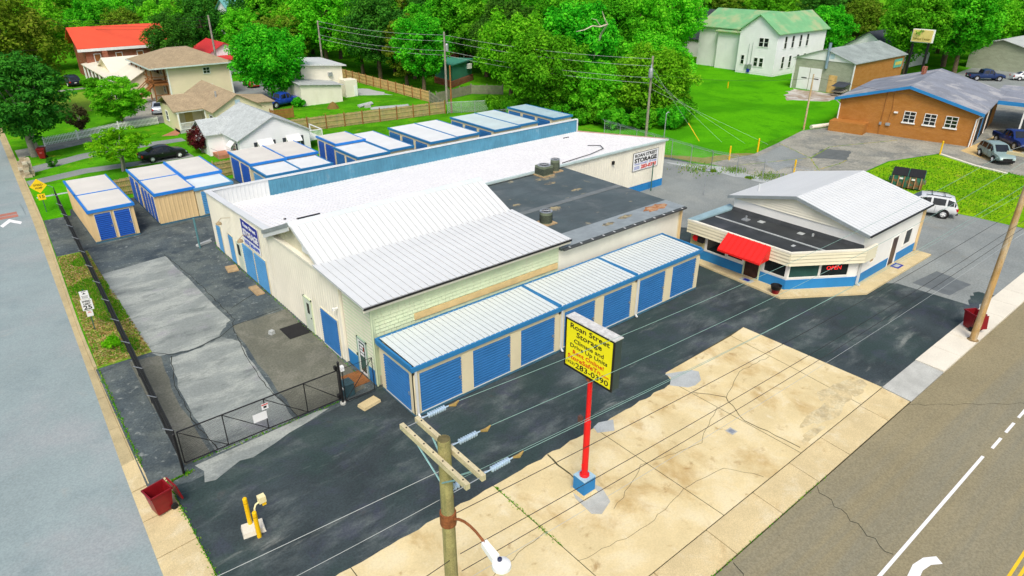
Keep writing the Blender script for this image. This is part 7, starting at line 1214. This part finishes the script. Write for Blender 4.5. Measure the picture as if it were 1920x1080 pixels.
kind('bush', 50, 1.9, 1.7, 1.0, 50, 4200, .22, 'leaf_green', r=.05, name='shrub', lr=1.5); kind('shrub', 51, 1.2, .75, .7, 24, 2200, .1, 'leaf_dark', r=.04, name='shrub', lr=1.8); kind('limebush', 52, .55, .62, .32, 16, 1800, .09, 'leaf_lime', r=.03, name='shrub', lr=1.8); kind('spire', 53, 13, 4.6, 6.4, 200, 15000, .34, 'leaf_olive', r=.3, name='broadleaf_tree', flat=.6, low=-.95)
tree('dark', 'large dark green tree with forked pale trunk beside the side street', -6.9, 65.3, 1.03, .4); tree('olive', 'huge olive-green tree rising at the upper left corner', -5.2, 86, .98, 1.1); tree('light', 'bright feathery young tree in front of the outside stairs', 3.7, 74.2, 1.03, .3); tree('lime', 'small lime-green spreading tree beside the driveways', -.9, 53.2, 1.0, .8); tree('maroon', 'dark maroon ornamental tree at the cottage corner', 7.5, 55.4, 1.05, .2); tree('brown', 'small brown-leaved tree by the picket fence', -1.1, 73.6, 1.0, .5)
tree('maple', 'big round green maple standing before the beige workshop', 24.9, 78.2, 1.0, .6); tree('shrub', 'small round dark shrub between the two driveways', -6.2, 59.5, .95); tree('limebush', 'little yellow-green shrub on the verge by the black fence', -9.55, 16.2, 1.0)
for k, (x, y, s, a) in enumerate([(49.2, 45.2, 1.0, .1), (59, 35.5, 1.05, 1.3), (53, 40, .85, 2.2), (66.5, 41.5, 1.1, .9), (57, 47.5, 1.15, 3.), (50, 53.5, .95, 4.)]):
    tree(['maple', 'full', 'full', 'full', 'w0', 'w1'][k], ['large pale green maple behind the far storage units', 'broad bright green tree beside the transformer pole', 'lower bright green tree between the maple and the pole', 'bright green tree at the lawn edge right of the transformer pole', 'tall green tree behind the pale green maple', 'bright green tree left of the pale green maple near the teal shed'][k], x, y, s, a)
# dead bare limb among the crowns
db = thing('bare_branch', 'bleached bare branch forking among the green crowns', 'branch', (57.4, 45, 0)); dwd = mat('dead_wood', (.62, .56, .42), .9)
part('limb', MB().tube([(57.4, 45, 0), (57.0, 44.4, 7), (56.2, 42.4, 10.2), (54.9, 40.2, 11.6), (54.2, 40.0, 12.2), (53.6, 40.0, 13.2)], [.28, .2, .14, .12, .08, .03], 7), dwd, db)
part('branch', MB().tube([(54.9, 40.2, 11.6), (53.4, 40.0, 11.4), (52.0, 40.0, 11.6), (50.6, 40.0, 11.2), (49.2, 40.0, 11.1)], [.1, .1, .08, .06, .03], 6), dwd, db); part('branch', MB().tube([(53.4, 40.0, 11.5), (52.4, 39.8, 12.3), (51.4, 39.7, 12.5)], [.07, .05, .02], 5), dwd, db)
rng = random.Random(21); n = 0; hedge = [(44.6, 46, .9), (47.2, 45, 1.05), (49.4, 42.2, 1.2), (51.2, 37.5, 1.2), (50.6, 34.2, 1.3), (53.4, 32, 1.3), (56.2, 29.8, 1.35), (58.5, 30.5, 1.5), (46.5, 48.4, 1.3), (45.2, 50.8, 1.2), (61.8, 33, 1.5), (64.5, 36, 1.5), (68.5, 38.5, 1.4), (49, 38.6, 1.0)]
for i, (x, y, s) in enumerate(hedge): tree('bush', 'leafy green shrub in the thicket below the trees behind the far storage units', x, y, s, i, s * 1.1, 'thicket shrubs behind the far storage units', 'shrub')
tree('bush', 'clump of bright shrubs by the porch columns', 6.0, 107, 1.0, 1); tree('bush', 'shrub under the big maple by the workshop', 26.2, 72.4, .7, 2)
# the wood behind: one tree at each spot, kinds mixed
def wood(spots, label, group, kinds, s0=.85, s1=1.2):
    LOOK = {'w0': 'mid-green', 'w1': 'tall bright green', 'w2': 'rounded mid-green', 'w3': 'low bright green', 'w4': 'tall dark green', 'w5': 'olive-tinged', 'spire': 'narrow olive-green'}
    for x, y in spots:
        k = rng.choice(kinds); tree(k, LOOK[k] + ' ' + label, x, y, rng.uniform(s0, s1), rng.uniform(0, 6.28), None, group)
def grid(x0, x1, y0, y1, n, ok=lambda x, y: True, dmin=6.0):
    out = []; k = 0
    while len(out) < n and k < 4000:
        k += 1; x, y = rng.uniform(x0, x1), rng.uniform(y0, y1)
        if ok(x, y) and all((x - a) ** 2 + (y - b) ** 2 > dmin ** 2 for a, b in out): out.append((x, y))
    return out
ALL = ['w0', 'w1', 'w2', 'w3', 'w4', 'w5', 'spire']
wood([(45.8, 70), (47, 77), (46.6, 85), (47.5, 93), (52, 82.5), (53, 91), (58, 86), (60, 67), (64, 74)], 'tree in the row behind the honey-coloured fence', 'trees behind the honey-coloured fence', ['w0', 'w2', 'spire', 'w4', 'w0'], .8, 1.05)
wood(grid(44, 100, 95, 140, 22, lambda x, y: not (62 < x < 84 and 88 < y < 103)), 'tree in the deep wood above the honey-coloured fence', 'trees of the deep wood behind', ALL)
wood(grid(62, 100, 45, 92, 20, lambda x, y: y > 52 - (x - 62) * -.25 and not (62 < x < 84 and 86 < y < 103), 6.5), 'tree in the wood left of the white farmhouse', 'trees left of the white farmhouse', ['w0', 'w1', 'w2', 'w3', 'w1'], .95, 1.25)
wood([(125, 46), (131, 52), (123, 58), (138, 56), (146, 50), (133, 64), (128, 72), (144, 66), (122, 80), (136, 78), (152, 60), (110, 74), (104, 80), (118, 90), (130, 92)], 'tree in the background behind the white farmhouse', 'trees behind the white farmhouse', ALL, .85, 1.15)
wood([(124, 30), (132, 24.5), (139, 29), (147, 32), (155, 27), (161, 20), (150, 41), (160, 38), (170, 30), (168, 14), (158, 8), (176, 22)], 'tree behind the service station signs', 'trees behind the service station', ['w1', 'w0', 'w3', 'w1', 'w2'], .85, 1.2)
wood([(-2, 128), (4, 134), (11, 133), (18, 134), (25, 130), (31, 128), (37, 122), (42, 118), (24, 138), (14, 142), (33, 137), (-8, 136), (-10, 116), (-12, 104), (43, 132), (20.5, 110.5), (34, 103), (40, 104)], 'tree in the row behind the red-roofed church', 'trees behind the red-roofed church', ALL, .7, 1.0)
wood(grid(-30, 60, 145, 210, 26, lambda x, y: not (-2 < x < 8 and y < 164) and not (40 < x < 62 and y < 172), 8), 'distant tree at the top left of the view', 'distant trees at the upper left', ALL, .9, 1.2)
wood(grid(60, 190, 100, 170, 30, lambda x, y: x + y > 190, 8), 'distant tree at the top of the view', 'distant trees along the top', ALL, .9, 1.25)
# far woods that read as one mass
def far_woods():
    r_ = np.random.default_rng(77); N = 150000; P = []
    cx = r_.uniform(-80, 520, 1400); cy = r_.uniform(40, 560, 1400); d = np.hypot(cx + 12.8, cy + 22.5); ok = (d > 215) & (d < 560); cx, cy = cx[ok], cy[ok]; h = r_.uniform(11, 17, len(cx)); i = r_.integers(0, len(cx), N); u = r_.normal(0, 1, (N, 3)); u[:, 2] = np.abs(u[:, 2]); u /= np.linalg.norm(u, axis=1)[:, None]
    P = np.stack([cx[i] + u[:, 0] * 6.2, cy[i] + u[:, 1] * 6.2, h[i] - 7 + u[:, 2] * 7], 1) + r_.normal(0, .5, (N, 3)); P[:, 2] = np.maximum(P[:, 2], .8); nn = u + r_.normal(0, .4, (N, 3)); nn /= np.linalg.norm(nn, axis=1)[:, None]; a = np.cross(nn, r_.normal(0, 1, (N, 3))); a /= np.linalg.norm(a, axis=1)[:, None]; b = np.cross(nn, a); s = r_.uniform(.9, 2.2, N)[:, None]
    V = np.stack([P - a * s, P - b * s * .6, P + a * s, P + b * s * .6], 1).reshape(-1, 3); t = np.clip(r_.uniform(0, .5, len(cx))[i] + r_.uniform(0, .5, N), 0, 1); o = link('distant_woods', np_mesh('distant_woods', V, np.arange(4 * N).reshape(N, 4), 'leaf_green', np.repeat(t, 4)), None, kind='stuff'); tag(o, 'hazy mass of far woods beyond the town', 'woods')
far_woods()
